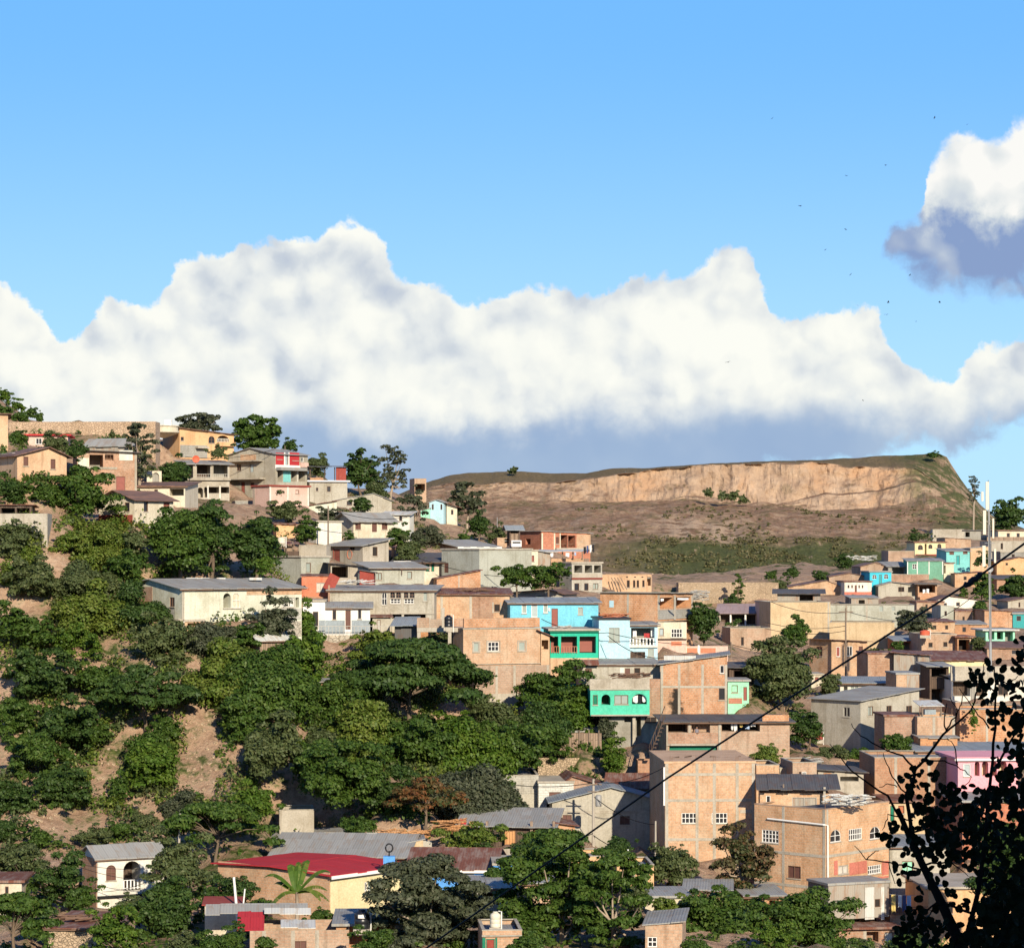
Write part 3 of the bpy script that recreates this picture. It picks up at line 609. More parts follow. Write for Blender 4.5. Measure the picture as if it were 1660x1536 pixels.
h.post(650, 921, 932, .2, 'fb', .03)
h = B('salmon_house', 'salmon red house with one pale window and a leaning rust sheet', 489, 533, 934, 977, 269, 4, dep=6, m='salmon', r='sb', rise=3, rm='rust', ov=.15, op='w 513 944 526 959 curtain fg', lip='conc', ex=(('ledge','brickd',488,967,534,970,0,.06),))
mb = MB(); mb.box(-.55, .55, -.03, .03, 0, 1.75); o = mb.build('metal_sheet', 'dred'); o.location = P(531, 956, 267.3); o.rotation_euler = (R(-14), R(28), R(8)); tag(o, 'rust red metal sheet leaning on the salmon house', 'metal sheet')
B('porch', 'black mouthed porch under a drooping dark roof above the salmon house', 536, 580, 917, 940, 274, 8, dep=4, m='conc', r='sl', rise=4, rm='zincd', ov=.5, op='o 538 918 564 936 3', cat='shack')
B('shed', 'small dark red shed between the porch and the pale green house', 583, 606, 928, 945, 273, 0, dep=3, m='dred', r='sl', rise=4, rm='zincd', ov=.2, cat='shed')
h = B('long_house', 'long stained grey house with an arched window and two arched lattice panels', 534, 704, 957, 1006, 264, -3, dep=8, m='grey', r='sb', rise=8, rm='zinc', ov=.35,
  op='a 619 960 627 980 fw;a 632 959 640.5 969;a 642 959 650 969;a 654 959 662 969;a 664 959 672 969;g 633 970 649 978;g 655 970 671 978;s 686 959 692.5 974 paneg fg;o 634 995.5 690 1002 2.2', col='631 653 703', ex=(('ledge','conc',633,992.5,704,995,0,.12),('column','brickd',532,948,535,974,.02,.1)))
h = B('white_house', 'white house with blue grey dado, black gate and three narrow openings', 527, 600, 985, 1027, 258, 3, dep=7, m='whiteb', r='gx', rise=9, rm='zinc', ov=.3, op='w 539 989 545 1004 glass;d 560 989 568.5 1020 brown;w 580 988 586 1003 fg', ex=(('dado','bgrey',527,1005,559,1027,0,.02),('dado','bgrey',570,1005,600,1027,0,.02)))
B('white_block', 'flat white block with tall black door, left half of the white and grey pair', 491, 527, 975, 1027, 257.5, 3, dep=7, m='whiteb', r='flat', rm='conc', ov=.12, op='d 507 991 516 1020 black', ex=(('dado','bgrey',491,1005,506,1027,0,.02),('dado','bgrey',517,1005,526.8,1027,0,.02),('gate','black',502,998,504.5,1030,.6,.65)), cat='house')
h = B('retaining_wall', 'tall wall of pale stone blocks under the white and grey house', 505, 606, 1029, 1070, 256.5, 3, dep=2.2, m='stoneg', r='none', flat=False, cat='wall', found=4)
h.prail(503, 1014, 640, 1029, 'fg', -.1, .35)
h = B('gable_house', 'long decaying white house with two broken arched windows above the wooded cliff', 295, 489, 954, 1006, 240, 38, xs=197, m='wgreen', r='gx', rise=15, rm='zinc', ov=.4,
  op='A 362 961 374 985 1.6;a 377 961 389 985 cream fw;w 275 968 283 983;d 275 984 283 1003 fg;w 456 968 478 984 white fg;o 479 968 485 984 1', ex=(('upper_band','brickl',400,955,489,964,0,.03),('panel','block',440,985,488,1004,0,.03),('sill','conc',361,985,391,987,0,.12),('panel','brick',198,951,247,1000,0,.025)), col='295.5')
h.box('footing', 'stoneg', 332, 1006, 488, 1034, -.2, .06)
h.box('slab', 'conc', 268, 1003, 294, 1007, 0, .3); h.box('slab', 'conc', 296, 1003, 330, 1007, 0, .3)
for x0, x1 in ((303, 340), (352, 366), (405, 425)):
    a = P(x0, 939, 249); b = P(x1, 939, 249); mb = MB(); mb.box(a.x, b.x, 248.6, 249.2, a.z-.05, a.z+.18); mb.build('ridge_sheet', 'zincl', None).parent = None
    o = bpy.data.objects['ridge_sheet'] if 'ridge_sheet' in bpy.data.objects else None
for i, o in enumerate([q for q in bpy.data.objects if q.name.startswith('ridge_sheet')]):
    o.parent = h.root; o.matrix_parent_inverse = (Matrix.Translation(h.root.location) @ Matrix.Rotation(h.root.rotation_euler.z, 4, 'Z')).inverted()
h = B('undercroft', 'earth coloured undercroft with a white post below the decaying white house', 300, 332, 1008, 1046, 238.5, 38, xs=266, m='adobe', r='none', op='o 304 1009 327 1018 1.8;o 271 1009 294 1019 1.8', cat='outbuilding', flat=False, found=4)
h.post(297.5, 1007, 1024, .05, 'white', .14)
h = B('shed', 'small shed with bright pale corrugated roof in the scrub below the decaying white house', 420, 468, 1036, 1056, 237, 30, xs=408, m='wood', r='sb', rise=14, rm='zincl', ov=.4, cat='shed', flat=False)
B('block_house', 'plain grey block wall house left of the low pale pink building', 381, 411, 812, 842, 316, 12, dep=4, m='block', r='par', op='d 392 822 398 842 fg')
B('peach_house', 'tiny peach hut among the trees below the low pale pink building', 448, 478, 850, 870, 297, 10, dep=4, m='orange', r='sb', rise=3, rm='rust', ov=.25, cat='house')
B('plaster_wall', 'ruined white arched wall beside the palm clump', 238, 262, 763, 788, 300, 8, dep=.4, m='cream', r='none', op='A 247 766 258 786 .3', flat=False, cat='wall')
B('shack', 'small tin shack on the bank behind the charcoal roofed house', 640, 668, 888, 906, 298, 8, dep=4, m='wood', r='sb', rise=3, rm='rust', ov=.3, op='o 646 892 654 904 1.5')
B('block_house', 'tiny grey hut between the long stained house and the white grey house', 604, 632, 1000, 1026, 260, 4, dep=4, m='grey', r='sb', rise=3, rm='rust', ov=.3, op='d 611 1004 617 1024 fg')
B('shed', 'dark tarpaulin roofed shed behind the pale mint cottage', 1182, 1222, 1082, 1104, 264, 4, dep=5, m='woodd', r='sb', rise=8, rm='zincd', ov=.5, op='o 1190 1086 1212 1102 2', cat='shed')
# ---- centre
h = B('brick_house', 'brick house with grey roof and long white fascia left of the wooden turret', 742, 806, 886, 902, 308, 38, xs=699, m='brick', r='sb', rise=10, rm='zinc', ov=.45, op='w 749 887 761 894 void;w 702 888 709 897', ex=(('panel','salmon',762,888,780,898,0,.02),))
h.fascia()
h = B('turret', 'narrow brown wooden turret with a flared grey cap', 826, 842, 857, 884, 332, 8, dep=2.2, m='woodd', r='gx', rise=5, rm='zincb', ov=.6, cat='tower', op='o 828 858 840 864 1', ex=(('boards','wood',828,865,834,884,0,.04),('boards','wood',835.5,865,840,880,0,.04)))
B('brick_house', 'small brick annex with a square opening left of the turret', 806, 826, 872, 890, 333, 5, dep=4, m='brickl', r='par', op='o 818 873 825 880 1', lip='brickl')
h = B('brick_house', 'bright red brick house with cream pilasters on the crest beside the bare hillside', 878, 957, 864, 893, 336, 32, xs=843, m='brickr', r='sl', rise=3, rm='zinc', ov=.25, op='w 901 870 906 881 brown;o 909 867 920 888 1.6;o 921 868 933 887 1.6;w 941 873 944 877;o 852 873 860 882 1', ex=(('pilaster','cream',877.5,864,880,893,0,.05),('pilaster','cream',897.5,864,899.8,893,0,.05),('pilaster','cream',907,864,908.6,893,0,.05),('panel','brickl',934.5,866,957,893,0,.03),('slab','conc',899,888,957,890.5,0,.5)))
h.prail(909, 881, 933, 888, 'fb', .3, .3)
h = B('block_house', 'wide blank grey green wall house with a tall narrow doorway on its left side', 777, 862, 891, 952, 286, 42, xs=716, m='blockg', r='flat', rm='conc', ov=.12, op='d 720 912 727 928 brown', col='')
h = B('shelter', 'tin roofed washing terrace with hanging clothes and brick parapet', 893, 946, 905, 925, 316, -8, dep=6, m='brickl', r='none', cat='terrace', op='')
h.sheet('roof', 'zincl', 866, 945, 891, 894, -4, .8); h.post(893, 893, 906, .1, 'polew', .07); h.post(912, 893, 906, .1, 'polew', .07); h.post(929, 894, 906, .1, 'polew', .07); h.post(944, 894, 906, .1, 'polew', .07)
B('plaster_house', 'small cream and red cabin at the corner of the blank grey green wall', 858, 872, 893, 918, 300, 10, dep=5, m='cream', r='flat', rm='conc', op='w 859 900 866 910 redd', ov=.1)
B('wood_house', 'grey boarded cabin between the cream cabin and the washing terrace', 872, 892, 896, 925, 306, 6, dep=5, m='zincw', r='sl', rise=3, rm='zinc', ov=.3)
h = B('arcade_house', 'small grey two storey house with three square upper openings', 927, 976, 913, 963, 300, 26, xs=907, m='block', r='flat', rm='conc', ov=.12, op='o 931 916 944 928 2;o 948 916 960 928 2;o 963 916 974 928 2;w 931 945 939 957;w 947 945 954 957;w 961 945 970 955 paneg', ex=(('ledge','dred',926,936.5,976,938.5,0,.2),('parapet','conc',927,929,976,936,.02,.1)))
h = B('adobe_house', 'unfinished earth coloured house with a row of slim dark windows beside the bare hillside', 976, 1056, 932, 960, 311, -4, dep=7, m='adobe', r='par', op='w 1016 940 1021 952 void;w 1026 940 1030 952 void;w 1032 940 1036 952 void;w 1041 940 1045 951 void;o 1049 935 1055 949 1', lip='adobe', ex=tuple(('vent','void',x,934,x+3,935.6,0,.03) for x in (1015,1028,1040)))
for k in range(4):
    mb = MB(); x = 992 + k*5; mb.tube([P(x+9, 955, 309.6), P(x-1, 936, 310.3)], .05, 5); o = mb.build('pole', 'polew'); tag(o, 'thin pole leaning on the unfinished earth coloured house', 'pole', 'poles leaning on the earth coloured house')
B('brick_house', 'low brick wall house with rising roof line left of the blank grey green wall', 708, 779, 938, 958, 277, 5, dep=6, m='brick', r='sr', rise=13, rm='rust', ov=.2, ex=(('column','conc',743,933,745,957,0,.03),))
h = B('brick_house', 'peach brick house with long rust roof joining the sky blue house on its left', 706, 826, 963, 1008, 267, 2, dep=9, m='brickl', r='sb', rise=9, rm='rust', ov=.35, op='w 801 979 810.5 991 void', col='716 763', ex=(('panel','brickd',766,966,800,1003,0,.02),('frame','conc',798,976,800.5,993,0,.04),('frame','conc',811,976,813,993,0,.04)))
B('long_house', 'low cream house with lumpy clay tiles peeping over the sky blue roof', 808, 912, 962, 978, 286, -20, xs=935, m='conc', r='gy', rise=6, rm='tile', rp=.8, ov=.3)
B('long_house', 'long pale wall with a thin roof behind the rust roof of the peach brick house', 735, 804, 952, 966, 284, 3, dep=6, m='cream', r='sl', rise=3, rm='zinc', ov=.15)
h = B('blue_house', 'bright sky blue house with blue grey roof and dark red door', 827, 970, 977, 1022, 265, 7, dep=9, m='blue', r='gx', rise=8, rm='zincb', ov=.35, op='w 846 978 853.5 994 paneg fw;s 861.5 978 871 1000 doorg fw;w 881 977.5 888 993 paneg fw;d 894 986 904.5 1015 redd;w 937 984 945 996 paneg fg', ex=(('panel','blue',925,978,927,1020,0,.02),('meter','fw',889,985,891.5,990,0,.12)))
h = B('brick_building', 'tall three level brick building with small grilled window at the centre of the town', 751, 876, 1018, 1080, 251.5, 20, xs=734, m='brickl', r='none', op='s 767.5 1041 776.5 1056 paneg fg;g 791 1040 808.5 1055;s 841 1040 851 1054 paneg fg', col='', found=.2)
h.box('parapet', 'brick', 752, 1001, 875, 1017, -.25, 0); h.box('ledge', 'conc', 750, 1016.5, 876.5, 1019.5, -.6, .08)
for x0, x1, y0, y1 in ((765.5, 778.5, 1039, 1058), (788.5, 811, 1037.5, 1057.5), (838.5, 853.5, 1037.5, 1056.5)):
    h.box('surround', 'conc', x0, y0, x1, y0+1.6, 0, .05); h.box('surround', 'conc', x0, y1-1.6, x1, y1, 0, .05)
    h.box('surround', 'conc', x0, y0+1.7, x0+1.6, y1-1.7, 0, .05); h.box('surround', 'conc', x1-1.6, y0+1.7, x1, y1-1.7, 0, .05)
h.box('string_course', 'conc', 752, 1074, 876, 1077, 0, .16)
mb = MB(); rm_ = None
h.box('roof', 'conc', 752, 1017.2, 875, 1019, -7, -.61)
B('foundation', 'smooth pale brick lower storey that carries the tall three level brick building', 771, 893, 1079, 1150, 251, 20, dep=8, m='brickl', r='none', col='805 834 888', ex=(('footing','conc',790,1122,893,1150,0,.12),), cat='building', found=4)
h = B('terrace', 'concrete roof terrace on stilts left of the tall brick building', 676, 750, 1017, 1024, 253, 0, dep=6, m='conc', r='none', flat=False, found=0, cat='terrace')
for x in (679, 729): h.post(x, 1024, 1050, -.2, 'conc', .16)
h.box('parapet', 'brickl', 676, 1001, 696, 1017, -.2, -.02); h.box('parapet', 'brickl', 697, 1003, 716, 1017, -.3, -.1); h.box('parapet', 'brick', 734, 1003, 750, 1016, -2.2, -2.0); h.box('dark_back_wall', 'brickd', 676, 1024, 735, 1052, -5.9, -5.7); h.post(718, 985, 1018, -1, 'conc', .13)
h = B('lean_to', 'corrugated lean-to with a dark plunging side next to the roof terrace on stilts', 640, 675, 1014, 1052, 255, -4, dep=5, m='zincd', r='none', op='', flat=False, cat='shack')
h.sheet('roof', 'zincb', 633, 675, 1001, 1014, -4, .6)
h = B('green_gallery', 'emerald green gallery with three openings under the sky blue house', 892, 970, 1022, 1108, 255.5, 4, dep=8, m='green', r='flat', rm='conc', ov=.2, op='o 884 1031 905 1058 1.6;o 909.5 1031 935.5 1058 1.6;o 939.5 1031 966 1058 1.6', ex=(('lower_wall','adobe',892,1066,970,1108,0,.05),('railing','redd',940,1034,966,1057,-1.2,-1.15),('trim','dgreen',891,1022.5,970.5,1024.5,0,.25),('inner_wall','redd',892.5,1031,969,1058,-1.5,-1.42)), cat='house')
for x0, x1 in ((894, 906), (910, 935)): h.prail(x0, 1047, x1, 1058, 'brickr', -.1, .22, .03)
B('plaster_annex', 'narrow grey annex with one ragged dark opening beside the emerald gallery', 877, 891, 1030, 1100, 254, 4, dep=6, m='adobe', r='sl', rise=6, rm='rust', ov=.4, op='o 878 1037 889 1052 1.5', cat='house')
h = B('blue_house', 'pale blue flat roofed house with tall window and white balustrade balcony', 971, 1021, 1004, 1071, 257, 3, dep=8, m='lblue', r='flat', rm='black', ov=.15, op='w 987 1017 1004.5 1040 paneg fg')
h = B('balcony_house', 'pale blue balcony wing with white balusters over a brown garage', 1021, 1066, 1013, 1071, 257.6, 3, dep=8, m='lblue', r='sb', rise=5, rm='zinc', ov=.3, op='o 1023 1017 1061 1046 2;d 1009 1056 1046 1068 woodd;d 1024 1056 1046 1069 woodd;w 1050 1051 1060 1064 paneg fg', cat='house')
h.prail(1021, 1034, 1065, 1046.5, 'fw', .05, .3, .06); h.box('ledge', 'white', 1020, 1046.5, 1066, 1049, 0, .25)
h = B('brick_house', 'big orange brick house with grey two bay balcony at its right corner', 1066, 1123, 963, 1010, 268, 62, xs=973, m='brick', r='sl', rise=2, rm='zinc', ov=.3, op='o 1069 968 1091 985 2.2;o 1095 967 1120 985 2.2', ex=(('parapet','block',1067,986,1122,1004,0,.06),('slab','conc',1065,1004,1124,1007,0,.35),('column','conc',1066,964,1069,1004,0,.05),('column','conc',1091.5,965,1094.5,1004,.06,.1),('column','conc',1120.5,965,1123,1004,0,.05),('vent','lblue',988,973,995,984,0,.03)), col='1018')
h = B('cream_house', 'cream and pink lower storey with white grille and pink lattice under the grey balcony', 1066, 1113, 1008, 1066, 267.8, 8, dep=6, m='cream', r='none', op='g 1088 1019 1106 1033;s 1069 1018 1076 1030 doorg', ex=(('dado','pink',1066,1037,1112,1066,0,.03),('lattice','salmon',1088,1039,1105,1046,.03,.06),('ledge','woodd',1066,1034.5,1113,1036,0,.3)), cat='house')
h = B('garden_wall', 'low pink lattice garden wall right of the cream and pink lower storey', 1113, 1180, 1047, 1064, 270, 2, dep=.3, m='pink', r='none', flat=False, cat='wall', ex=(('pilaster','fw',1131,1045,1134,1064,0,.06),('lattice','salmon',1114,1050,1130,1058,0,.03),('lattice','salmon',1136,1050,1160,1058,0,.03)))
h = B('plaster_house', 'grey plaster house with brown doors set back above the green balcony', 943, 1070, 1077, 1116, 250, 4, dep=7, m='grey', r='sb', rise=9, rm='zinc', ov=.3, op='w 948 1083 959.5 1099 brown;d 1013 1083 1021.5 1098 brown;w 1028 1082 1038 1097 void', ex=(('door_panel','white',1005,1082,1012,1098,0,.03),))
h.sheet('awning', 'rust', 918, 970, 1070, 1077, 0, .7)
h = B('green_house', 'mint green balcony house with rounded openings under a concrete parapet', 957, 1053, 1117, 1160, 245, 3, dep=7, m='mint', r='none', op='A 975 1125 989.5 1142 1.8;s 961 1126 969 1142 dgreen;w 996 1126 1018.5 1141 paneg fb;A 1024.5 1124 1048.5 1141 1.8', ex=(('parapet','conc',956,1100,1053,1115.5,-.25,.0),('slab','conc',956,1115,1054,1118,-.5,.1),('slab','conc',958,1157.5,1053,1160,0,.15)), found=.0, cat='house')
h = B('undercroft', 'grey undercroft with posts and a dark doorway below the mint green balcony', 975, 1070, 1161, 1206, 246, 3, dep=6, m='greyd', r='none', op='o 1012 1161 1023 1170 1;o 1032 1161 1039 1192 1.5;w 1045 1161 1064 1172 void;s 1041 1174 1064 1206 blockg fg', cat='outbuilding')
h.post(1027, 1160, 1206, .4, 'conc', .14); h.post(978, 1160, 1206, .3, 'conc', .12)
h = B('brick_building', 'two storey orange brick building with concrete frame and a black soot stain', 1071, 1179, 1077, 1168, 248, -4, dep=9, m='brick', r='sr', rise=15, rm='zinc', ov=.3, op='w 1167 1077.5 1174 1091 fw;w 1165 1115 1176 1134 glass', col='1073 1101 1139 1177', bm='1113', cat='building')
h.box('annex', 'brick', 1053, 1100, 1071, 1165, -.6, -.05); h.box('water_heater', 'zincl', 1076, 1064, 1128, 1071, -3, -2)
mt, tt, bs = newmat('soot_stain'); x_, y_, z_, r_, uv_, o_ = wallvec(tt); tt.set(bs.inputs['Base Color'], (.03, .025, .02, 1)); bs.inputs['Roughness'].default_value = 1
gen = tt.new('ShaderNodeTexCoord'); gx, gy, gz = tt.sep(V(tt, gen.outputs['Generated'])); nn = tt.noise(o_, 1.6, 5, .6)
tt.set(bs.inputs['Alpha'], tt.smooth(nn*.9 + (0.5 - tt.math('ABSOLUTE', gx-.5))*.9 + (1.0 - gz)*.12, .62, .98)*.82); M['soot'] = mt
h.box('soot_stain', 'soot', 1079, 1116, 1112, 1163, .006, .008)
h = B('gallery_house', 'brick house with open laundry gallery over a dark green ground floor', 1080, 1280, 1170, 1234, 236, 2, dep=8, m='brickl', r='sb', rise=10, rm='zincd', ov=.5, op='o 1083 1171 1115 1187 2.4;o 1121 1171 1151 1187 .9;o 1170 1171 1232 1185 2.6;o 1085 1208 1163 1229 .5', ex=(('lower_wall','dgreen',1086,1209,1162,1228,-.5,-.42),('parapet','brick',1081,1187.5,1164,1205,.01,.06),('ledge','conc',1080,1205,1166,1208,0,.16),('column','conc',1164.5,1171,1168.5,1232,0,.1),('column','conc',1116,1171,1119.5,1187,0,.05),('column','conc',1080,1171,1082.5,1234,0,.08)))
h.box('panel', 'brick', 1236, 1158, 1279, 1170, -.3, 0)
mb = MB(); 
for k in range(9):
    a = P(1055 + k*2.4, 1222 - k*6.2, 236 - .1*k); mb.box(a.x-.15, a.x+.2, 235.2, 236.2, a.z-.1, a.z)
a = P(1053, 1224, 235.2); b = P(1078, 1160, 235.2); mb.tube([a, b], .05, 5); mb.tube([a+Vector((0,0,.9)), b+Vector((0,0,.9))], .04, 5)
for k in range(9): q = a.lerp(b, k/8); mb.tube([q, q+Vector((0, 0, .9))], .02, 4)
tag(mb.build('staircase', 'woodd'), 'steep dark outside staircase at the left end of the laundry gallery', 'staircase')
h = B('terrace_wall', 'low brick terrace wall beside the dark staircase above the rusty roof', 1034, 1078, 1232, 1252, 237, 2, dep=2, m='brickd', r='none', flat=False, cat='wall')
h = B('shack', 'shack of weathered boards with a white tin roof among shrubs on the slope', 880, 968, 1186, 1212, 246, 6, dep=5, m='wood', r='sb', rise=14, rm='zincl', ov=.3, cat='shack')
h = B('timber_fence', 'leaning grey timber fence below the white tin roof', 888, 975, 1188, 1222, 243, -4, dep=.2, m='wood', r='none', flat=False, cat='fence', found=1)
for k in range(6): h.post(891+k*16, 1183, 1226, .05, 'polew', .05)
B('rock_wall', 'old rubble wall overgrown with shrubs below the leaning timber fence', 872, 985, 1228, 1262, 241, -3, dep=2, m='stone', r='none', flat=False, cat='wall', found=4)
B('block_house', 'small dim brick hut under the big spreading tree on the wooded slope', 512, 540, 1106, 1128, 238.5, 5, dep=4, m='brickd', r='sb', rise=5, rm='zinc', ov=.4, op='o 524 1110 536 1126 1.5')
# ---- lower right: the big brick block and its neighbours
h = B('brick_building', 'large left wing of the four storey brick block with two grilled windows', 1078, 1224, 1237, 1400, 214, 3, dep=12, m='brickl', r='flat', ov=.06, rm='adobe', op='g 1105 1317 1130 1334;g 1154 1317 1179 1334', col='1081 1130 1158 1195 1221', bm='1255 1297 1360', cat='building', lip='conc')
h.box('block_course', 'conc', 1200, 1312, 1219, 1317, 0, .03); h.box('drain_pipe', 'fw', 1075.5, 1243, 1078, 1305, -.1, .02); h.rebar([1088, 1130, 1158, 1195, 1221])
mb = h
h = B('brick_building', 'right wing of the four storey brick block with arched white windows', 1338, 1441, 1312, 1500, 205, 48, xs=1223, m='brickl', r='par', op='a 1346 1343 1363 1365 fw;g 1376 1341 1397 1362;a 1410 1338 1427 1360 fw;w 1359 1401 1375 1417 curtain fg;g 1407 1400 1428 1417;g 1235 1346 1262 1364;w 1277 1404 1298 1422 brown fb', col='1341 1337 1270', bm='1388 1440', cat='building', lip='brickl',
  ex=(('red_band','pinkred',1352,1418.5,1440,1440,0,.03),('red_band','pinkred',1377,1394,1405,1418,0,.03),('red_band','pinkred',1429.5,1394,1440,1418,0,.03),('red_band','pinkred',1352,1394,1357.5,1418,0,.03)))
for mat, x0, y0, x1, y1, nm in (('fw',1246,1325,1344,1328,'pipe'),): 
    p0 = h.N + h.e*h.solve(1246, h.e); p1 = h.N; mp_ = MB()
    fc, u0, v0 = h.loc(1246, 1326, 1246); _, u1, v1 = h.loc(1337, 1336, 1337); mp_.tube([h.mapS(u0, v0, -.14), h.mapS(u1, v1, -.14), h.mapF(.12, v1-.05, -.14), h.mapF(.14, v1-4.3, -.14)], .07, 7); mp_.build('drain_pipe', 'fw', h.root)
h.box('canopy', 'zincd', 1345, 1307, 1438, 1311, -3, -.3)
h = B('rooftop_shack', 'brick rooftop shack under a long dark tin roof on the four storey block', 1232, 1344, 1285, 1312, 211, -4, dep=5, m='brickl', r='none', op='w 1242 1289 1249 1301 fw;s 1284 1292 1324 1309 zincw fg', cat='shack', flat=False, found=.1)
h.sheet('roof', 'zincd', 1226, 1362, 1262, 1279, -4.5, .9); h.post(1270, 1270, 1286, .2, 'polew', .06); h.post(1336, 1274, 1312, .6, 'conc', .09)
h = B('zinc_balcony', 'hanging grey corrugated balcony box at the foot of the four storey block', 1343, 1441, 1435, 1491, 198, 22, dep=3.2, m='zincw', r='flat', rm='zinc', ov=.1, op='w 1418 1456 1427 1470 void', flat=False, found=0, cat='balcony', ex=(('panel','zincl',1402,1437,1417,1490,0,.03),('panel','zincl',1428,1437,1433,1490,0,.03)))
for x in (1350, 1372, 1404, 1434): h.post(x, 1491, 1532, -1.5, 'woodd', .09)
B('brick_house', 'low brick house on posts under the corrugated balcony box', 1352, 1452, 1506, 1560, 197, 8, dep=6, m='brick', r='flat', rm='rust', ov=.4, op='o 1404 1509 1424 1526 1;s 1434 1510 1448 1528 white', col='1402')
B('brick_house', 'narrow brick stair tower with a white grille on the roof of the brick block', 1226, 1263, 1240, 1275, 223, 4, dep=5, m='brickl', r='par', op='g 1237 1255 1248 1264', lip='conc')
B('brick_house', 'peach brick rooftop room with tall white window behind the tin roofed shack', 1285, 1324, 1236, 1275, 222, 6, dep=5, m='brickl', r='par', op='g 1300 1250 1307 1268;w 1295 1250 1299.5 1268 void', lip='conc')
B('block_house', 'narrow grey block gap wall between the two rooftop brick rooms', 1264, 1284, 1245, 1275, 224.5, 0, dep=4, m='conc', r='par')
B('shack', 'grey scrap shack with dark sheets right of the peach rooftop room', 1326, 1400, 1252, 1295, 226, 3, dep=6, m='conc', r='sl', rise=5, rm='zincd', ov=.4, op='w 1350 1257 1358 1264 fw;o 1362 1258 1392 1266 1', ex=(('panel','brickd',1335,1252,1348,1268,0,.04),))
h = B('gable_house', 'grey gabled house half in the shadow of the tall brick block', 895, 1078, 1300, 1402, 226, 2, dep=5, m='grey', r='gy', rise=24, rm='zincb', rp=.52, ov=.35, op='w 912 1320 927 1338 brown;w 1005 1322 1021 1336 brown', bm='1316')
B('rusty_house', 'long house with streaked rust red roof above the grey gabled house', 985, 1082, 1276, 1302, 232, -6, dep=6, m='brickd', r='gx', rise=22, rm='rust', ov=.4, cat='house')
B('gable_house', 'brick gable with tiled roof joining the streaked rust red roof', 903, 986, 1276, 1300, 231.5, 4, dep=6, m='brick', r='gy', rise=18, rm='rust', rp=.3, ov=.3)
B('block_house', 'small whitewashed block house with a brown barred window', 873, 930, 1269, 1320, 231, 4, dep=6, m='blockw', r='flat', rm='conc', ov=.08, op='w 890 1283 909 1296 brown;w 886 1302 893 1318 void')
B('block_house', 'blank two tone grey block building above the open timber shed', 764, 873, 1257, 1340, 232, 3, dep=8, m='block', r='par', ex=(('render','grey',805,1287,873,1340,0,.03),('render','greyd',800,1287,829,1335,.03,.05)))
h = B('timber_shed', 'open timber workshop with long dark grey tin roof and stacked boards', 742, 900, 1338, 1372, 213, -6, dep=7, m='woodd', r='none', op='', cat='workshop', found=.5)
h.sheet('roof', 'zinc', 738, 905, 1319, 1340, -6, .6)
for x in (745, 790, 862, 898): h.post(x, 1330, 1372, .2, 'wood', .1)
h.box('red_cloth', 'red', 746, 1326, 756, 1338, 0, .05); h.box('boards', 'lumber', 762, 1330, 768, 1372, .1, .5); h.box('boards', 'lumber', 820, 1345, 836, 1372, .2, .8); h.box('panel', 'brickr', 866, 1346, 896, 1372, 0, .1)
# ---- lower left
h = B('white_house', 'cream house with grey roof, arched window and balcony at lower left', 158, 266, 1391, 1475, 200, 28, xs=133, m='white', r='gx', rise=20, rm='zinc', ov=.3, op='a 172 1401 188 1427 brown fb;A 200 1394 228 1444 2.0;w 246 1401 262 1424', ex=(('side_panel','brick',134,1392,157,1470,0,.03),('ledge','black',158,1449,262,1452,0,.25)))
h.prail(201, 1424, 235, 1441, 'fw', .1, .28, .05)
B('small_house', 'tiny cream hut at the left edge below the cream balcony house', -20, 35, 1430, 1465, 191, 3, dep=5, m='cream', r='flat', rm='rust', ov=.25, op='w 8 1436 14 1448')
h = B('long_house', 'wide low house with a big smooth grey roof above the red roof', 443, 655, 1388, 1410, 203, -7, dep=10, m='dred', r='gx', rise=36, rm='zinc', ov=.4)
B('long_house', 'narrow grey roofed shed behind the big smooth grey roof', 442, 548, 1360, 1378, 214, -3, dep=7, m='white', r='sb', rise=12, rm='zinc', ov=.3)
B('concrete_box', 'blank concrete cistern on the slope above the grey roofs', 453, 509, 1313, 1345, 217, 6, dep=4, m='conc', r='par', cat='cistern')
h = B('red_roof_house', 'butter yellow house with bright red roof and brick gable at lower centre', 536, 664, 1419, 1480, 190, 50, xs=353, m='butter', r='gx', rise=15, rm='redroof', ov=.4, op='w 596 1429 602 1444 paneg fw;s 591 1429 595 1444 fw', ex=(('gable_wall','brickl',354,1414,535,1476,0,.04),), cat='house')
h.fascia(hh=.24)
mb = MB(); mb.face(h.mapS(.1, h.H+.005, -.04), h.mapS(h.D-.1, h.H+.005, -.04), h.mapS(h.D/2, h.H+h.rise-.05, -.04)); mb.build('gable_top', 'brickl', h.root)
h = B('rusty_house', 'bright blue walled house with striped rusty roof right of the red roof', 662, 800, 1409, 1432, 194, -4, dep=9, m='bblue', r='gx', rise=34, rm='rust', ov=.3, op='w 752 1411 768 1417 void', cat='house')
h.fascia(hh=.2)
B('yellow_house', 'small sunlit yellow gable between the grey and rusty roofs', 633, 686, 1372, 1392, 206, 4, dep=6, m='yellow', r='sr', rise=11, rm='zinc', ov=.15, ex=(('panel','grey',684,1362,700,1390,-.3,-.05),), cat='house')
B('shed', 'bright blue wall shed at the right end of the striped rusty roof', 800, 832, 1402, 1430, 192.5, 2, dep=5, m='bblue', r='flat', rm='conc', ov=.1, cat='shed')
B('garden_wall', 'plain concrete wall behind the striped rusty roof', 790, 846, 1376, 1400, 203, 3, dep=.3, m='conc', r='none', flat=False, cat='wall')
B('shed', 'low grey roofed outhouse in front of the bright blue wall', 752, 832, 1440, 1470, 184, 4, dep=6, m='greyd', r='sb', rise=16, rm='zinc', ov=.3, op='o 775 1446 800 1465 2', cat='shed')
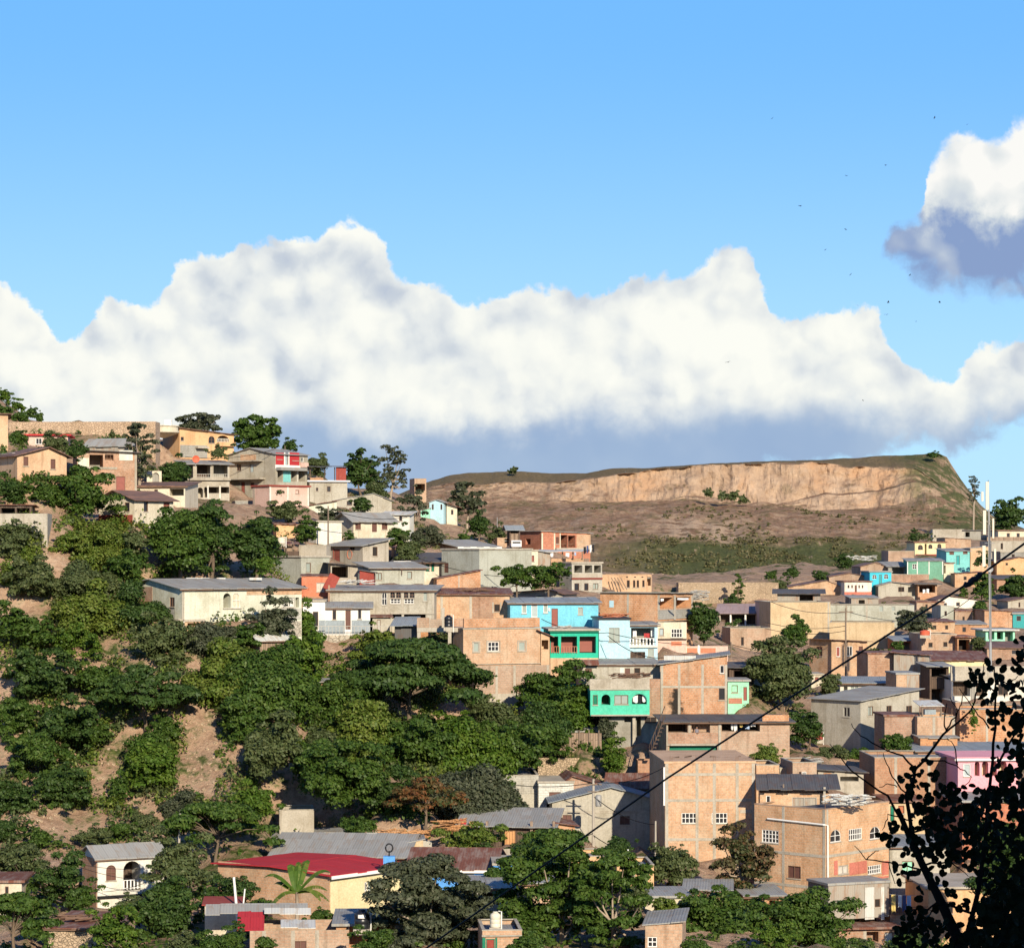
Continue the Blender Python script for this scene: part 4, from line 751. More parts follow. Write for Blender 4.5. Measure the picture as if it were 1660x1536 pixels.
h = B('brick_house', 'long brick wall house with concrete pillars at the bottom left of centre', 405, 566, 1508, 1570, 171, 5, dep=5, m='brickl', r='none', op='w 477 1524 497 1545 brown', col='428 475 514', rm='redroof')
h.sheet('roof', 'redroof', 384, 428, 1490, 1509, -4, -.3); h.sheet('roof_scrap', 'zincl', 428, 505, 1484, 1490, -3.5, -2.8); h.sheet('roof_scrap', 'zinc', 330, 500, 1482, 1492, -5, -3.6)
h.sheet('roof_scrap', 'zincl', 455, 512, 1500, 1506, -2.5, -.6)
B('shed', 'pale grey rooftop hut behind the two white posts', 332, 390, 1467, 1498, 178, 4, dep=3, m='cream', r='sb', rise=2, rm='dred', ov=.2, op='o 320 1470 330 1484 1', cat='shed')
B('shed', 'low shed with flat grey roof under the black water tank', 545, 640, 1500, 1545, 174, 2, dep=7, m='brickd', r='flat', rm='zinc', ov=.3, cat='shed')
B('rubble_house', 'low rubble walled house with a littered brown roof at bottom left', 78, 180, 1505, 1560, 176, -5, dep=7, m='stone', r='sb', rise=22, rm='rust', ov=.3, cat='house')
B('brick_house', 'small brick house with green door frame carrying the cream tank', 782, 846, 1508, 1570, 166, 4, dep=5, m='brickl', r='par', op='d 788 1521 802 1560 dred dgreen;', ex=(('frame','dgreen',782,1519,787,1560,0,.05),('frame','dgreen',803,1519,806,1560,0,.05),('slab','conc',781,1514,846,1517,0,.15)), lip='conc')
B('peach_house', 'peach rooftop cube partly behind the feathery tree', 1000, 1060, 1402, 1445, 192, 3, dep=5, m='orange', r='par', op='w 1030 1423 1036 1435', col='1027', cat='house', lip='conc')
B('peach_house', 'small peach wall higher up behind the feathery tree', 925, 980, 1388, 1440, 196, 3, dep=5, m='orange', r='par', cat='house')
B('brick_house', 'peach brick house with grey sloping roof and white window at the bottom edge', 1046, 1106, 1500, 1560, 166, -6, dep=6, m='brickl', r='sr', rise=6, rm='zinc', ov=.2, op='g 1050 1518 1065 1534')
B('shed', 'low tin roofed shed behind the russet topped tree', 1112, 1182, 1443, 1480, 190, -5, dep=5, m='brickd', r='sb', rise=10, rm='zinc', ov=.3, cat='shed')
B('shed', 'small brick shed with tin roof between two bushy trees at bottom right', 1212, 1268, 1452, 1500, 192, 5, dep=5, m='brickd', r='sb', rise=10, rm='zinc', ov=.4, op='o 1247 1458 1257 1474 1', cat='shed')
B('plaster_house', 'yellowish cottage behind the pale flowering shrub', 1046, 1118, 1455, 1500, 184, 3, dep=5, m='cream', r='flat', rm='zinc', ov=.2, op='w 1060 1464 1068 1474;w 1090 1466 1098 1476')
# ---- right middle
h = B('grey_house', 'grey house with its corner toward us, grey roof and four square windows', 1395, 1490, 1136, 1222, 251, 42, xs=1315, m='grey', r='sr', rise=14, rm='zinc', ov=.35, op='s 1367 1146 1377.5 1161 void fg;w 1407 1144 1415.5 1160 paneg fb;w 1437 1143 1445.5 1159 void fb;w 1469 1143 1478.5 1159 void fb', cat='house')
B('canopy_house', 'white walled house with a tilted blue grey canopy roof', 1362, 1450, 1107, 1135, 272, -6, dep=6, m='white', r='sb', rise=9, rm='zincb', ov=.6, op='w 1378 1112 1392 1122 paneg fw;o 1368 1112 1374 1126 1', cat='house')
B('shed', 'small brick and tin box above the corner grey house', 1453, 1490, 1093, 1128, 266, 4, dep=5, m='brickl', r='flat', rm='zinc', ov=.08, ex=(('panel','zincw',1470,1094,1489,1126,0,.04),), cat='shed')
B('brick_house', 'blank orange brick box stepped in front of the corner grey house', 1434, 1486, 1161, 1215, 243, 3, dep=5, m='brick', r='flat', rm='rust', ov=.12)
B('brick_house', 'taller peach brick box right of the blank orange brick box', 1487, 1548, 1162, 1220, 242, 3, dep=6, m='brickl', r='par', col='1514 1546', lip='conc')
h = B('shelter', 'patched tin shelter on top of the taller peach brick box', 1492, 1545, 1158, 1164, 243.5, 3, dep=4, m='brickl', r='none', flat=False, found=.1, cat='shelter')
h.sheet('roof', 'zincl', 1490, 1530, 1138, 1144, -3, .3); h.post(1495, 1142, 1160, .1, 'polew', .07); h.post(1525, 1142, 1160, .1, 'polew', .07); h.box('tank', 'bgrey', 1500, 1150, 1518, 1158, -1, -.2)
B('brick_house', 'bare brick wall house with two square windows below the thick cable', 1348, 1406, 1041, 1096, 300, 34, xs=1312, m='brickl', r='sl', rise=4, rm='tile', ov=.5, op='w 1323 1048 1333 1063 brown;s 1356 1048 1362 1064 redd fw;w 1373 1047 1382 1063 fw;w 1392 1047 1399 1055 brown')
B('cream_house', 'long blank cream yellow wall house behind the bare brick house', 1345, 1450, 1009, 1060, 330, -8, dep=8, m='yellow', r='par', cat='house', lip='conc')
B('cream_house', 'large blank sand coloured wall house right of the mauve roof', 1249, 1346, 976, 1045, 342, 5, dep=8, m='yellow', r='par', col='1343', cat='house', lip='conc')
B('shack', 'zinc shack with dark drooping roof on the sand coloured house', 1260, 1330, 962, 977, 352, -6, dep=5, m='zincw', r='sb', rise=6, rm='zincd', ov=.7, op='o 1296 964 1318 974 2', flat=False)
B('grey_house', 'long grey green block house with two windows above the cream yellow wall', 1346, 1482, 981, 1014, 352, -5, dep=8, m='blockg', r='par', op='w 1425 980.5 1432 991 paneg fg;w 1445 982 1451 990 paneg fg', col='1372 1405', cat='house', lip='conc')
h = B('mauve_house', 'house with faded mauve roof and white columns beside the stone wall', 1166, 1234, 993, 1020, 356, -8, dep=8, m='conc', r='gx', rise=14, rm='mauve', ov=.5, op='o 1168 996 1183 1012 1.4;o 1186 996 1207 1012 1.4;o 1210 996 1230 1012 1.4', cat='house')
for x in (1184.5, 1208.5, 1232): h.box('pillar', 'whiteb', x-1.2, 994, x+1.2, 1014, .02, .2)
B('plaster_house', 'narrow pale pink stair house right of the mauve roof', 1233, 1250, 976, 1016, 352, 3, dep=5, m='pink', r='flat', rm='conc', ov=.1, op='o 1236 993 1247 1010 1', ex=(('balustrade','white',1234,977,1249,988,0,.2),))
h = B('retaining_wall', 'long rough stone retaining wall at the foot of the bare hill', 1100, 1262, 944, 990, 403, 3, dep=3, m='stone', r='none', flat=False, cat='wall', found=4)
B('zinc_house', 'house with tall grey corrugated side wall and rust roof', 1449, 1506, 1062, 1120, 284, -10, dep=7, m='zincw', r='sl', rise=4, rm='rust', ov=.4, cat='house')
B('brick_house', 'orange brick wall house left of the corrugated side wall', 1407, 1449, 1060, 1105, 285.5, 4, dep=6, m='brick', r='flat', rm='rust', ov=.1)
h = B('wood_balcony', 'dark wooden balcony tower beside the corrugated side wall', 1507, 1538, 1080, 1140, 279, 5, dep=4, m='woodd', r='sb', rise=6, rm='zinc', ov=.5, op='o 1510 1083 1534 1097 2;o 1510 1116 1534 1136 2', cat='balcony')
h.prail(1508, 1098, 1538, 1112, 'woodd', .5, .14, .05)
B('cream_house', 'butter yellow house with long rust roof behind the dark wooden balcony', 1450, 1600, 1070, 1090, 301, -3, dep=7, m='butter', r='sb', rise=14, rm='rust', ov=.4, cat='house')
h = B('concrete_house', 'house with wide blank concrete parapet over white open bays near the mast', 1543, 1690, 1102, 1140, 276, 5, dep=8, m='white', r='none', op='o 1545 1104 1573 1128 1.4;o 1582 1106 1600 1128 1.2;w 1618 1108 1634 1126 void', cat='house', ex=(('parapet','conc',1541,1079,1690,1103,-.2,.15),('column','greyd',1574,1103,1581,1136,0,.1)))
h.box('roof', 'conc', 1542, 1095, 1690, 1098, -7, -.21)
B('brick_house', 'brown brick house below the wide concrete parapet', 1556, 1680, 1150, 1210, 256, 4, dep=8, m='brick', r='par', col='1600', lip='conc')
B('brick_house', 'narrow brick wall with hanging vine left of the brown brick house', 1549, 1557, 1138, 1205, 257.5, 3, dep=6, m='brickd', r='par')
B('long_house', 'long low house with smooth grey roof above the hot pink house', 1488, 1690, 1217, 1235, 236, 3, dep=7, m='brick', r='sb', rise=13, rm='zincb', ov=.3)
B('brick_house', 'wide old brown brick wall house behind the bare twigs', 1418, 1552, 1228, 1300, 228, 2, dep=8, m='brickd', r='par', col='1452 1506', lip='conc')
h = B('pink_house', 'hot pink house with a row of cream arches half behind dark leaves', 1553, 1650, 1230, 1282, 224, 4, dep=7, m='pinkh', r='flat', rm='pinkh', ov=.3, op='A 1580 1234 1588 1257 1.2;A 1592 1233 1602 1257 1.2;A 1606 1233 1616 1257 1.2;A 1620 1233 1632 1257 1.2;s 1562 1238 1573 1258 doorg fw')
h.box('panel', 'butter', 1577, 1240, 1640, 1258, -1.1, -1.0)
B('plaster_house', 'small white house with a red framed window beside the big dark tree', 1315, 1335, 1094, 1135, 283, 4, dep=4, m='cream', r='flat', rm='conc', ov=.1, op='w 1321 1097 1327 1103 redd')
B('mint_house', 'pale mint cottage with brown door behind the soot stained brick building', 1180, 1214, 1104, 1140, 256, 0, dep=5, m='lmint', r='flat', rm='zinc', ov=.2, op='d 1205 1113 1211 1135 redd;s 1186 1110 1196 1122 lmint', ex=(('skirting','brickr',1181,1131,1203,1140,0,.03),), cat='house')
B('brick_house', 'peach brick wall house with climbing plants left of the tall dark tree', 1184, 1250, 1018, 1060, 318, 5, dep=6, m='brickl', r='par', op='w 1201 1032 1206 1046 void', lip='conc')
B('brick_house', 'brick wall house glimpsed behind the near leaves at the right edge', 1560, 1700, 1300, 1400, 216, 4, dep=8, m='brickr', r='flat', rm='zinc', ov=.3)
B('shed', 'grey roofed white walled store right of the four storey block', 1442, 1540, 1372, 1430, 212, 6, dep=7, m='grey', r='sb', rise=14, rm='zincb', ov=.4, op='s 1462 1395 1480 1416 lmint', cat='store')
h.fascia()
h = B('terrace_house', 'brick terrace with clothes on a line right of the corrugated balcony box', 1443, 1510, 1482, 1550, 200, 6, dep=6, m='brickd', r='none', cat='house')
h.prail(1443, 1468, 1505, 1482, 'fb', -.2, .3)
B('plaster_house', 'sand coloured house behind dark branches at the bottom right', 1505, 1640, 1440, 1560, 200, 4, dep=8, m='orange', r='flat', rm='conc', ov=.3, op='w 1530 1460 1545 1480')
B('block_house', 'yellow trimmed house glimpsed through twigs above the arched white windows', 1440, 1500, 1300, 1345, 222, 3, dep=6, m='yellow', r='flat', rm='rust', ov=.3, op='d 1443 1305 1450 1330 dgreen;s 1456 1305 1466 1318 brickr')
B('brick_house', 'low brick row house along the bank right of the round dark green tree', 1492, 1552, 1196, 1216, 240, 3, dep=4, m='brickd', r='sb', rise=3, rm='zinc', ov=.2, op='w 1512 1201 1519 1209 void')
B('shack', 'rust roofed lean-to beside the timber workshop posts', 902, 932, 1338, 1372, 214, 6, dep=4, m='brick', r='sl', rise=4, rm='rust', ov=.3, op='o 908 1345 922 1370 1.5')
B('brick_house', 'low brick house half hidden by trees left of the peach cubes', 845, 905, 1432, 1462, 189, 4, dep=5, m='brickl', r='sb', rise=6, rm='zinc', ov=.3, op='w 862 1438 870 1450 void')
B('shed', 'grey tin roofed shed behind the tree with pale forking limbs', 640, 720, 1478, 1512, 183, -4, dep=5, m='cream', r='sb', rise=9, rm='zinc', ov=.3, op='w 660 1486 668 1498 void', cat='shed')
# ---- far right hillside
g_ = 'small houses on the far right hillside'
B('arched_house', 'pale yellow house with three little arched windows on the far right slope', 1483, 1533, 879, 899, 452, 3, dep=7, m='butter', r='flat', rm='rust', ov=.25, op='a 1488 883 1496 891 fb;a 1505 882 1511.5 889 fb;a 1519.5 881 1526 888.5 fb;o 1499 881 1502 898 1', group=g_, cat='house', ex=(('base','dred',1484,898,1532,906,-.5,.02),))
B('brick_house', 'orange brick block stepped behind the right of the arched yellow house', 1532, 1574, 874, 892, 458, 3, dep=7, m='brickl', r='sl', rise=2, rm='rust', ov=.15, group=g_)
B('block_house', 'pale flat roofed block house, topmost on the far right slope', 1512, 1563, 858, 876, 482, -6, dep=7, m='conc', r='par', group=g_)
B('shack', 'dark open shack right of the topmost pale block house', 1563, 1590, 860, 872, 482, 3, dep=6, m='greyd', r='flat', rm='zincd', ov=.3, op='o 1565 862 1572 870 2', group=g_)
B('aqua_house', 'aqua cottage with dark door and two small windows near the mast', 1534, 1572, 893, 917, 434, 4, dep=7, m='aqua', r='sb', rise=4, rm='zinc', ov=.3, op='w 1539 894 1546.5 899 brown;w 1561 893 1568.5 898 brown;d 1550 900 1556 915 teal', group=g_, cat='house')
B('plaster_house', 'sandy blank side house joined to the aqua cottage', 1573, 1602, 889, 917, 435, 3, dep=7, m='adobe', r='sr', rise=3, rm='conc', ov=.1, group=g_)
h = B('sage_house', 'sage green house with white corner posts and one white window', 1471, 1529, 909, 931, 424, -3, dep=7, m='sage', r='sb', rise=4, rm='zinc', ov=.25, op='g 1479 914 1486 922', group=g_, cat='house')
for x in (1471.3, 1487, 1506, 1528): h.box('pilaster', 'whiteb', x-.7, 909, x+.7, 931, 0, .06)
B('shack', 'tiny cream shack right of the sage green house', 1530, 1546, 913, 930, 425, 3, dep=5, m='cream', r='flat', rm='rust', ov=.2, op='o 1529 916 1533 929 1', group=g_)
B('gable_house', 'orange gable with shaded grey side roof left of the sage green house', 1395, 1439, 918, 930, 428, 3, dep=8, m='brickl', r='gy', rise=6, rm='tile', ov=.2, group=g_)
B('shed', 'grey roofed dark shed between the orange gable and sage green house', 1440, 1470, 918, 932, 427, 3, dep=6, m='greyd', r='sb', rise=7, rm='zinc', ov=.4, op='o 1446 920 1466 930 2', group=g_, cat='shed')
B('cyan_house', 'cyan house with two arched windows on the far right slope', 1410, 1445, 927, 954, 416, 4, dep=7, m='cyan', r='flat', rm='zinc', ov=.2, op='a 1414 931 1421 938 fw;a 1433 930 1440 938 fw;d 1425 931 1429.5 947 teal', group=g_, cat='house')
B('pink_house', 'pinkish white house with five slim windows below the cyan house', 1369, 1413, 943, 964, 411, 3, dep=7, m='white', r='flat', rm='rust', ov=.2, op='w 1374 948 1377 953;w 1380 948 1382.5 953;d 1385.5 948 1389 965 brown;w 1391.5 948 1394 953;w 1397 948 1399.5 953', ex=(('skirting','pinkred',1369,959,1413,965,0,.03),), group=g_)
B('gable_house', 'brown brick gable with two square windows left of the pinkish white house', 1270, 1368, 953, 975, 414, 3, dep=8, m='brickl', r='gy', rise=12, rm='tile', rp=.72, ov=.2, op='w 1338 948 1343 954 void;w 1363 949 1368 955 void;w 1322 950 1325 954 void', group=g_)
B('gable_house', 'brick gable house just above the pinkish white house', 1344, 1410, 935, 950, 420, 4, dep=8, m='brickl', r='gy', rise=6, rm='tile', ov=.2, op='w 1402 932 1407 938 void', group=g_)
B('grey_house', 'grey house with shady patio below the cyan house', 1424, 1490, 949, 972, 409, -4, dep=7, m='grey', r='gy', rise=6, rm='zinc', rp=.35, ov=.3, op='w 1456 951 1466 959 void;o 1472 951 1486 966 1', group=g_, cat='house')
B('shack', 'dark shack with white laundry right of the shady patio house', 1488, 1519, 947, 972, 408, 3, dep=6, m='brick', r='flat', rm='zincd', ov=.7, op='o 1490 949 1516 960 2.5', group=g_)
B('brick_house', 'long plain brick wall below the sage green house', 1445, 1506, 931, 947, 421, 3, dep=7, m='brick', r='par', group=g_)
B('gable_house', 'orange gabled house at the right edge behind the mast', 1616, 1700, 910, 930, 432, -3, dep=8, m='orange', r='gy', rise=7, rm='tile', rp=.45, ov=.3, op='w 1630 912 1634 916 void', group=g_)
B('block_house', 'tall grey sand block house at the right edge above the orange gable', 1607, 1690, 877, 908, 450, 4, dep=8, m='conc', r='par', op='w 1622 880 1626 890 void', group=g_)
B('plaster_house', 'cream bungalow at the upper right edge below the dark tree', 1618, 1690, 860, 876, 480, 3, dep=8, m='cream', r='flat', rm='tile', ov=.3, op='w 1632 864 1637 870;w 1648 864 1653 872', group=g_)
B('timber_fence', 'grey timber fence in front of the cream bungalow at the upper right edge', 1600, 1690, 870, 879, 470, 0, dep=.2, m='wood', r='none', flat=False, cat='fence')
B('gable_house', 'low white gabled house right of the dark shack with white laundry', 1520, 1588, 972, 986, 396, 3, dep=7, m='white', r='gy', rise=6, rm='tile', rp=.3, ov=.3, op='w 1524 977 1528 982;w 1530 977 1535 982;w 1550 976 1556 982', group=g_)
B('block_house', 'plain grey tower house in front of the low white gabled house', 1525, 1546, 983, 1015, 372, 3, dep=6, m='blockg', r='sl', rise=2, rm='zinc', ov=.15, op='w 1531 990 1535 998 void', group=g_)
B('brick_house', 'small orange cube with one dark door right of the grey tower house', 1548, 1577, 991, 1016, 372, 3, dep=6, m='brickl', r='flat', rm='rust', ov=.1, op='d 1560 999 1564 1012 void', group=g_)
B('brick_house', 'brick house with flat roof at the right edge left of the teal wall', 1596, 1641, 991, 1020, 366, 3, dep=7, m='brick', r='sl', rise=2, rm='rust', ov=.2, group=g_)
B('teal_house', 'teal house at the right edge beside the brick flat roof', 1642, 1700, 995, 1018, 366, 3, dep=7, m='teal', r='flat', rm='zinc', ov=.2, op='w 1648 998 1655 1006', group=g_, cat='house')
B('gable_house', 'small grey gable at the right edge in the trees', 1634, 1690, 974, 992, 392, 3, dep=7, m='conc', r='gy', rise=5, rm='tile', ov=.25, op='w 1651 976 1654 984 void', group=g_)
B('brick_house', 'brick cube with two square windows under the red rooftop dish', 1494, 1551, 1028, 1062, 318, 4, dep=7, m='brickl', r='par', op='w 1505 1041 1512 1049 void;w 1529 1040 1536 1048 void', lip='conc')
B('shack', 'open fronted brown stall right of the brick cube with two windows', 1552, 1576, 1033, 1058, 317, 3, dep=5, m='brick', r='flat', rm='rust', ov=.4, op='o 1554 1036 1572 1054 2')
B('shop', 'low shop with pale green pillars and white awning behind the mast', 1598, 1645, 1022, 1045, 340, 3, dep=6, m='lmint', r='flat', rm='zincl', ov=.5, op='o 1602 1024 1612 1036 1.5;o 1616 1024 1626 1036 1.5;o 1629 1024 1642 1044 1.5', cat='shop')
B('brick_house', 'low brick house at the right edge beside the mast foot', 1600, 1700, 1050, 1075, 310, 3, dep=7, m='brick', r='sb', rise=10, rm='tile', ov=.3, op='w 1640 1053 1648 1060')
B('shed', 'blue roofed stall with red goods left of the brick cube with two windows', 1452, 1490, 1038, 1055, 324, 3, dep=5, m='brickr', r='sb', rise=7, rm='zincb', ov=.4, op='o 1462 1041 1486 1052 1.5', cat='stall')
B('shack', 'fenced zinc shack on the slope below the pinkish white house', 1380, 1424, 969, 984, 386, 3, dep=5, m='zincw', r='sb', rise=4, rm='zinc', ov=.3, op='o 1392 972 1402 982 1.5', group=g_)
B('brick_house', 'low brick row below the dark shack with white laundry', 1486, 1530, 976, 992, 388, 3, dep=5, m='brickl', r='flat', rm='rust', ov=.15, op='w 1500 979 1504 985 void', group=g_)
B('shack', 'dark roofed shack at the right edge below the orange gabled house', 1616, 1690, 938, 952, 415, 3, dep=6, m='brickd', r='sb', rise=5, rm='zincd', ov=.5, op='o 1630 940 1648 950 1.5', group=g_)
B('brick_house', 'sandy brick house at the far right behind the dark tree left of the mast', 1548, 1592, 930, 948, 418, -3, dep=6, m='brickl', r='sr', rise=3, rm='rust', ov=.2, op='w 1562 934 1567 940 void', group=g_)
B('grey_house', 'grey flat house at the right edge above the trees', 1622, 1690, 895, 910, 440, 3, dep=6, m='block', r='flat', rm='conc', ov=.1, op='w 1640 898 1645 904 void', group=g_, cat='house')
B('brick_house', 'small brick house left of the sandy blank bank under the arched yellow house', 1440, 1482, 893, 908, 440, 3, dep=6, m='brickl', r='par', group=g_)
B('brick_house', 'wide low brick house right of the tree below the grey green block house', 1498, 1548, 1008, 1030, 346, 3, dep=6, m='brickl', r='sb', rise=5, rm='rust', ov=.2, op='w 1512 1013 1518 1020 void;w 1532 1013 1537 1020 void', group=g_)
B('block_house', 'low grey brick house below the grey tower house', 1500, 1600, 1012, 1030, 352, 2, dep=6, m='brickd', r='sb', rise=6, rm='zinc', ov=.2, op='w 1560 1016 1566 1024', group=g_)
# ================================================================== GROUND: profiles (distance -> photo row) at a set of photo columns
NEAR = [(-60,2.),(-6,-1.75),(2,-2.2),(8,-6.),(14,-9.5),(45,-22),(110,-33)]     # (Y, z): the hill the camera stands on
PR = {
 -160: [(165,1580),(178,1536),(200,1440),(212,1370),(222,1250),(232,1120),(242,960),(246,880),(250,835),(258,790),(275,735),(300,715),(320,690),(345,655),(370,630),(420,680),(600,860)],
 0:   [(165,1580),(178,1536),(191,1470),(200,1440),(212,1370),(222,1250),(232,1120),(241,980),(245,890),(247,850),(252,815),(256,776),(276,730),(300,716),(318,700),(335,672),(360,641),(400,660),(500,800),(600,870)],
 75:  [(165,1580),(178,1530),(200,1460),(213,1370),(223,1250),(233,1120),(242,980),(247,890),(252,840),(257,778),(285,745),(300,726),(318,702),(340,692),(360,700),(420,760),(600,870)],
 130: [(165,1580),(178,1520),(200,1470),(214,1370),(224,1250),(234,1110),(243,970),(250,890),(258,850),(270,820),(286,797),(300,732),(318,703),(330,690),(360,700),(420,770),(600,870)],
 220: [(165,1580),(180,1520),(200,1478),(214,1370),(224,1250),(234,1090),(240,1010),(248,930),(258,856),(272,832),(292,806),(303,745),(318,715),(335,705),(360,715),(420,780),(600,870)],
 300: [(165,1580),(176,1530),(192,1485),(208,1405),(218,1320),(228,1180),(236,1060),(240,1015),(246,990),(252,940),(265,880),(290,822),(322,806),(332,741),(340,716),(355,712),(420,790),(600,870)],
 400: [(165,1575),(176,1530),(195,1478),(210,1355),(220,1270),(230,1170),(238,1060),(242,1005),(255,945),(275,895),(300,840),(318,815),(331,810),(340,760),(365,745),(420,800),(600,870)],
 500: [(165,1570),(176,1530),(195,1474),(212,1340),(222,1265),(235,1170),(248,1085),(256,1030),(262,1010),(270,970),(276,948),(286,905),(297,878),(312,826),(334,812),(345,790),(362,770),(420,815),(600,880)],
 600: [(165,1565),(180,1510),(195,1474),(212,1350),(225,1270),(240,1180),(250,1095),(257,1028),(264,1006),(276,955),(289,920),(302,873),(331,838),(350,812),(370,795),(430,840),(600,890)],
 700: [(165,1565),(180,1510),(197,1460),(213,1350),(228,1260),(240,1190),(251,1110),(258,1052),(264,1006),(277,955),(291,934),(305,902),(330,868),(347,840),(372,808),(400,818),(480,860),(600,890)],
 800: [(165,1565),(185,1495),(200,1430),(213,1372),(232,1285),(240,1210),(251,1150),(262,1040),(272,1000),(286,955),(308,905),(332,886),(360,880),(420,895),(520,900),(600,900)],
 900: [(165,1565),(185,1495),(200,1430),(213,1375),(231,1300),(238,1262),(243,1212),(251,1150),(256,1105),(265,1022),(285,968),(300,945),(316,920),(336,893),(380,905),(450,918),(600,925)],
 1000:[(165,1565),(190,1445),(210,1400),(226,1390),(234,1290),(241,1225),(246,1205),(250,1118),(258,1071),(268,1030),(290,975),(311,958),(340,950),(400,945),(500,935),(600,930)],
 1100:[(165,1565),(190,1455),(206,1420),(214,1395),(230,1260),(236,1234),(248,1168),(258,1075),(268,1062),(300,1012),(340,990),(380,985),(402,988),(408,945),(500,936),(600,930)],
 1200:[(165,1565),(190,1475),(205,1450),(214,1390),(224,1290),(236,1234),(248,1180),(256,1138),(270,1070),(318,1056),(345,1020),(356,1014),(380,995),(402,985),(408,945),(500,932),(600,925)],
 1300:[(165,1560),(190,1530),(205,1495),(214,1380),(224,1275),(236,1232),(246,1216),(255,1180),(275,1125),(300,1090),(342,1040),(352,985),(380,978),(414,970),(425,945),(500,920),(600,910)],
 1400:[(165,1560),(192,1540),(205,1498),(216,1350),(226,1295),(240,1230),(251,1218),(262,1150),(284,1108),(300,1092),(330,1058),(352,1010),(400,972),(411,962),(420,945),(430,930),(445,921),(500,925),(600,930)],
 1500:[(165,1560),(200,1530),(212,1420),(222,1310),(230,1285),(240,1222),(256,1190),(277,1138),(286,1108),(301,1088),(318,1058),(350,1025),(372,1010),(396,984),(408,968),(424,930),(452,898),(482,876),(510,878),(560,890),(620,900)],
 1600:[(165,1560),(200,1530),(216,1390),(224,1284),(236,1234),(256,1208),(276,1140),(301,1086),(310,1070),(340,1044),(366,1018),(395,988),(432,930),(450,906),(480,875),(520,868),(560,862),(620,862)],
 1830:[(165,1560),(200,1530),(216,1390),(224,1284),(236,1234),(256,1208),(276,1140),(301,1086),(310,1070),(340,1044),(366,1018),(395,988),(432,930),(450,906),(480,875),(520,868),(560,862),(620,862)]}
pk = sorted(PR)
YS = np.concatenate([np.arange(-60, 150, 6.), np.arange(150, 345, .75), np.arange(345, 620.1, 2.5)])
RQ = {}
for k in pk:
    a = np.array(PR[k], float); Yk = np.concatenate([[q[0] for q in NEAR], a[:, 0]])
    zk = np.concatenate([[q[1] for q in NEAR], (HY-a[:, 1])/F*a[:, 0]]); RQ[k] = np.interp(YS, Yk, zk)
prof = np.array([RQ[k] for k in pk])                       # [col, Y]
XS = np.concatenate([np.arange(-110, -68, 3.), np.arange(-68, 66, .75), np.arange(66, 130, 2.)])
gx_, gy_ = np.meshgrid(XS, YS, indexing='ij')
px = np.clip(CX + F*gx_/np.maximum(gy_, 150.), pk[0], pk[-1])
ci = np.clip(np.searchsorted(pk, px) - 1, 0, len(pk)-2); pa = np.array(pk, float)
tt_ = (px - pa[ci])/(pa[ci+1]-pa[ci]); yi = np.broadcast_to(np.arange(len(YS)), px.shape)
GZ = prof[ci, yi]*(1-tt_) + prof[ci+1, yi]*tt_
for i in range(len(XS)):                                    # small relief: gullies and lumps
    for j in range(len(YS)):
        if gy_[i, j] > 150:
            q = (gx_[i, j], gy_[i, j], 0)
            GZ[i, j] += .9*mnoise.fractal((q[0]*.14, q[1]*.05, 3), 1, 2, 4) + .35*mnoise.fractal((q[0]*.5, q[1]*.3, 9), 1, 2, 3)
for O, d, e, W, D, zb in FOOT:                              # terraces cut for the houses
    dx = gx_ - O.x; dy = gy_ - O.y; a = dx*d.x + dy*d.y; b = dx*e.x + dy*e.y
    ox = np.maximum(np.maximum(-a, a-W), 0); oy = np.maximum(np.maximum(-b, b-D), 0)
    dist = np.maximum(np.hypot(ox, oy) - .7, 0)
    GZ = np.minimum(GZ, zb - .12 + dist*1.5)
def ground(x, y):
    i = int(np.clip(np.searchsorted(XS, x) - 1, 0, len(XS)-2)); j = int(np.clip(np.searchsorted(YS, y) - 1, 0, len(YS)-2))
    a = min(1, max(0, (x-XS[i])/(XS[i+1]-XS[i]))); b = min(1, max(0, (y-YS[j])/(YS[j+1]-YS[j])))
    return float(GZ[i, j]*(1-a)*(1-b) + GZ[i+1, j]*a*(1-b) + GZ[i, j+1]*(1-a)*b + GZ[i+1, j+1]*a*b)
def depth_at(x, y):                                         # distance at which the uncut slope shows at a photo pixel
    k = min(len(pk)-2, max(0, int(np.searchsorted(pk, x)) - 1)); a = min(1, max(0, (x-pk[k])/(pk[k+1]-pk[k])))
    z = RQ[pk[k]]*(1-a) + RQ[pk[k+1]]*a; row = HY - z*F/np.maximum(YS, 1)
    m = np.where((YS > 160) & (row <= y))[0]
    return float(YS[m[0]]) if len(m) else 300.
def gridmesh(name, V3, mat, smooth=True, flip=False):
    n, m, _ = V3.shape; idx = np.arange(n*m).reshape(n, m)
    q = np.stack([idx[:-1, :-1], idx[1:, :-1], idx[1:, 1:], idx[:-1, 1:]], -1).reshape(-1, 4)
    if flip: q = q[:, ::-1]
    me = bpy.data.meshes.new(name); me.from_pydata(V3.reshape(-1, 3).tolist(), [], q.tolist()); me.update()
    me.polygons.foreach_set('use_smooth', [smooth]*len(me.polygons)); me.materials.append(mat)
    o = bpy.data.objects.new(name, me); COL.objects.link(o); return o
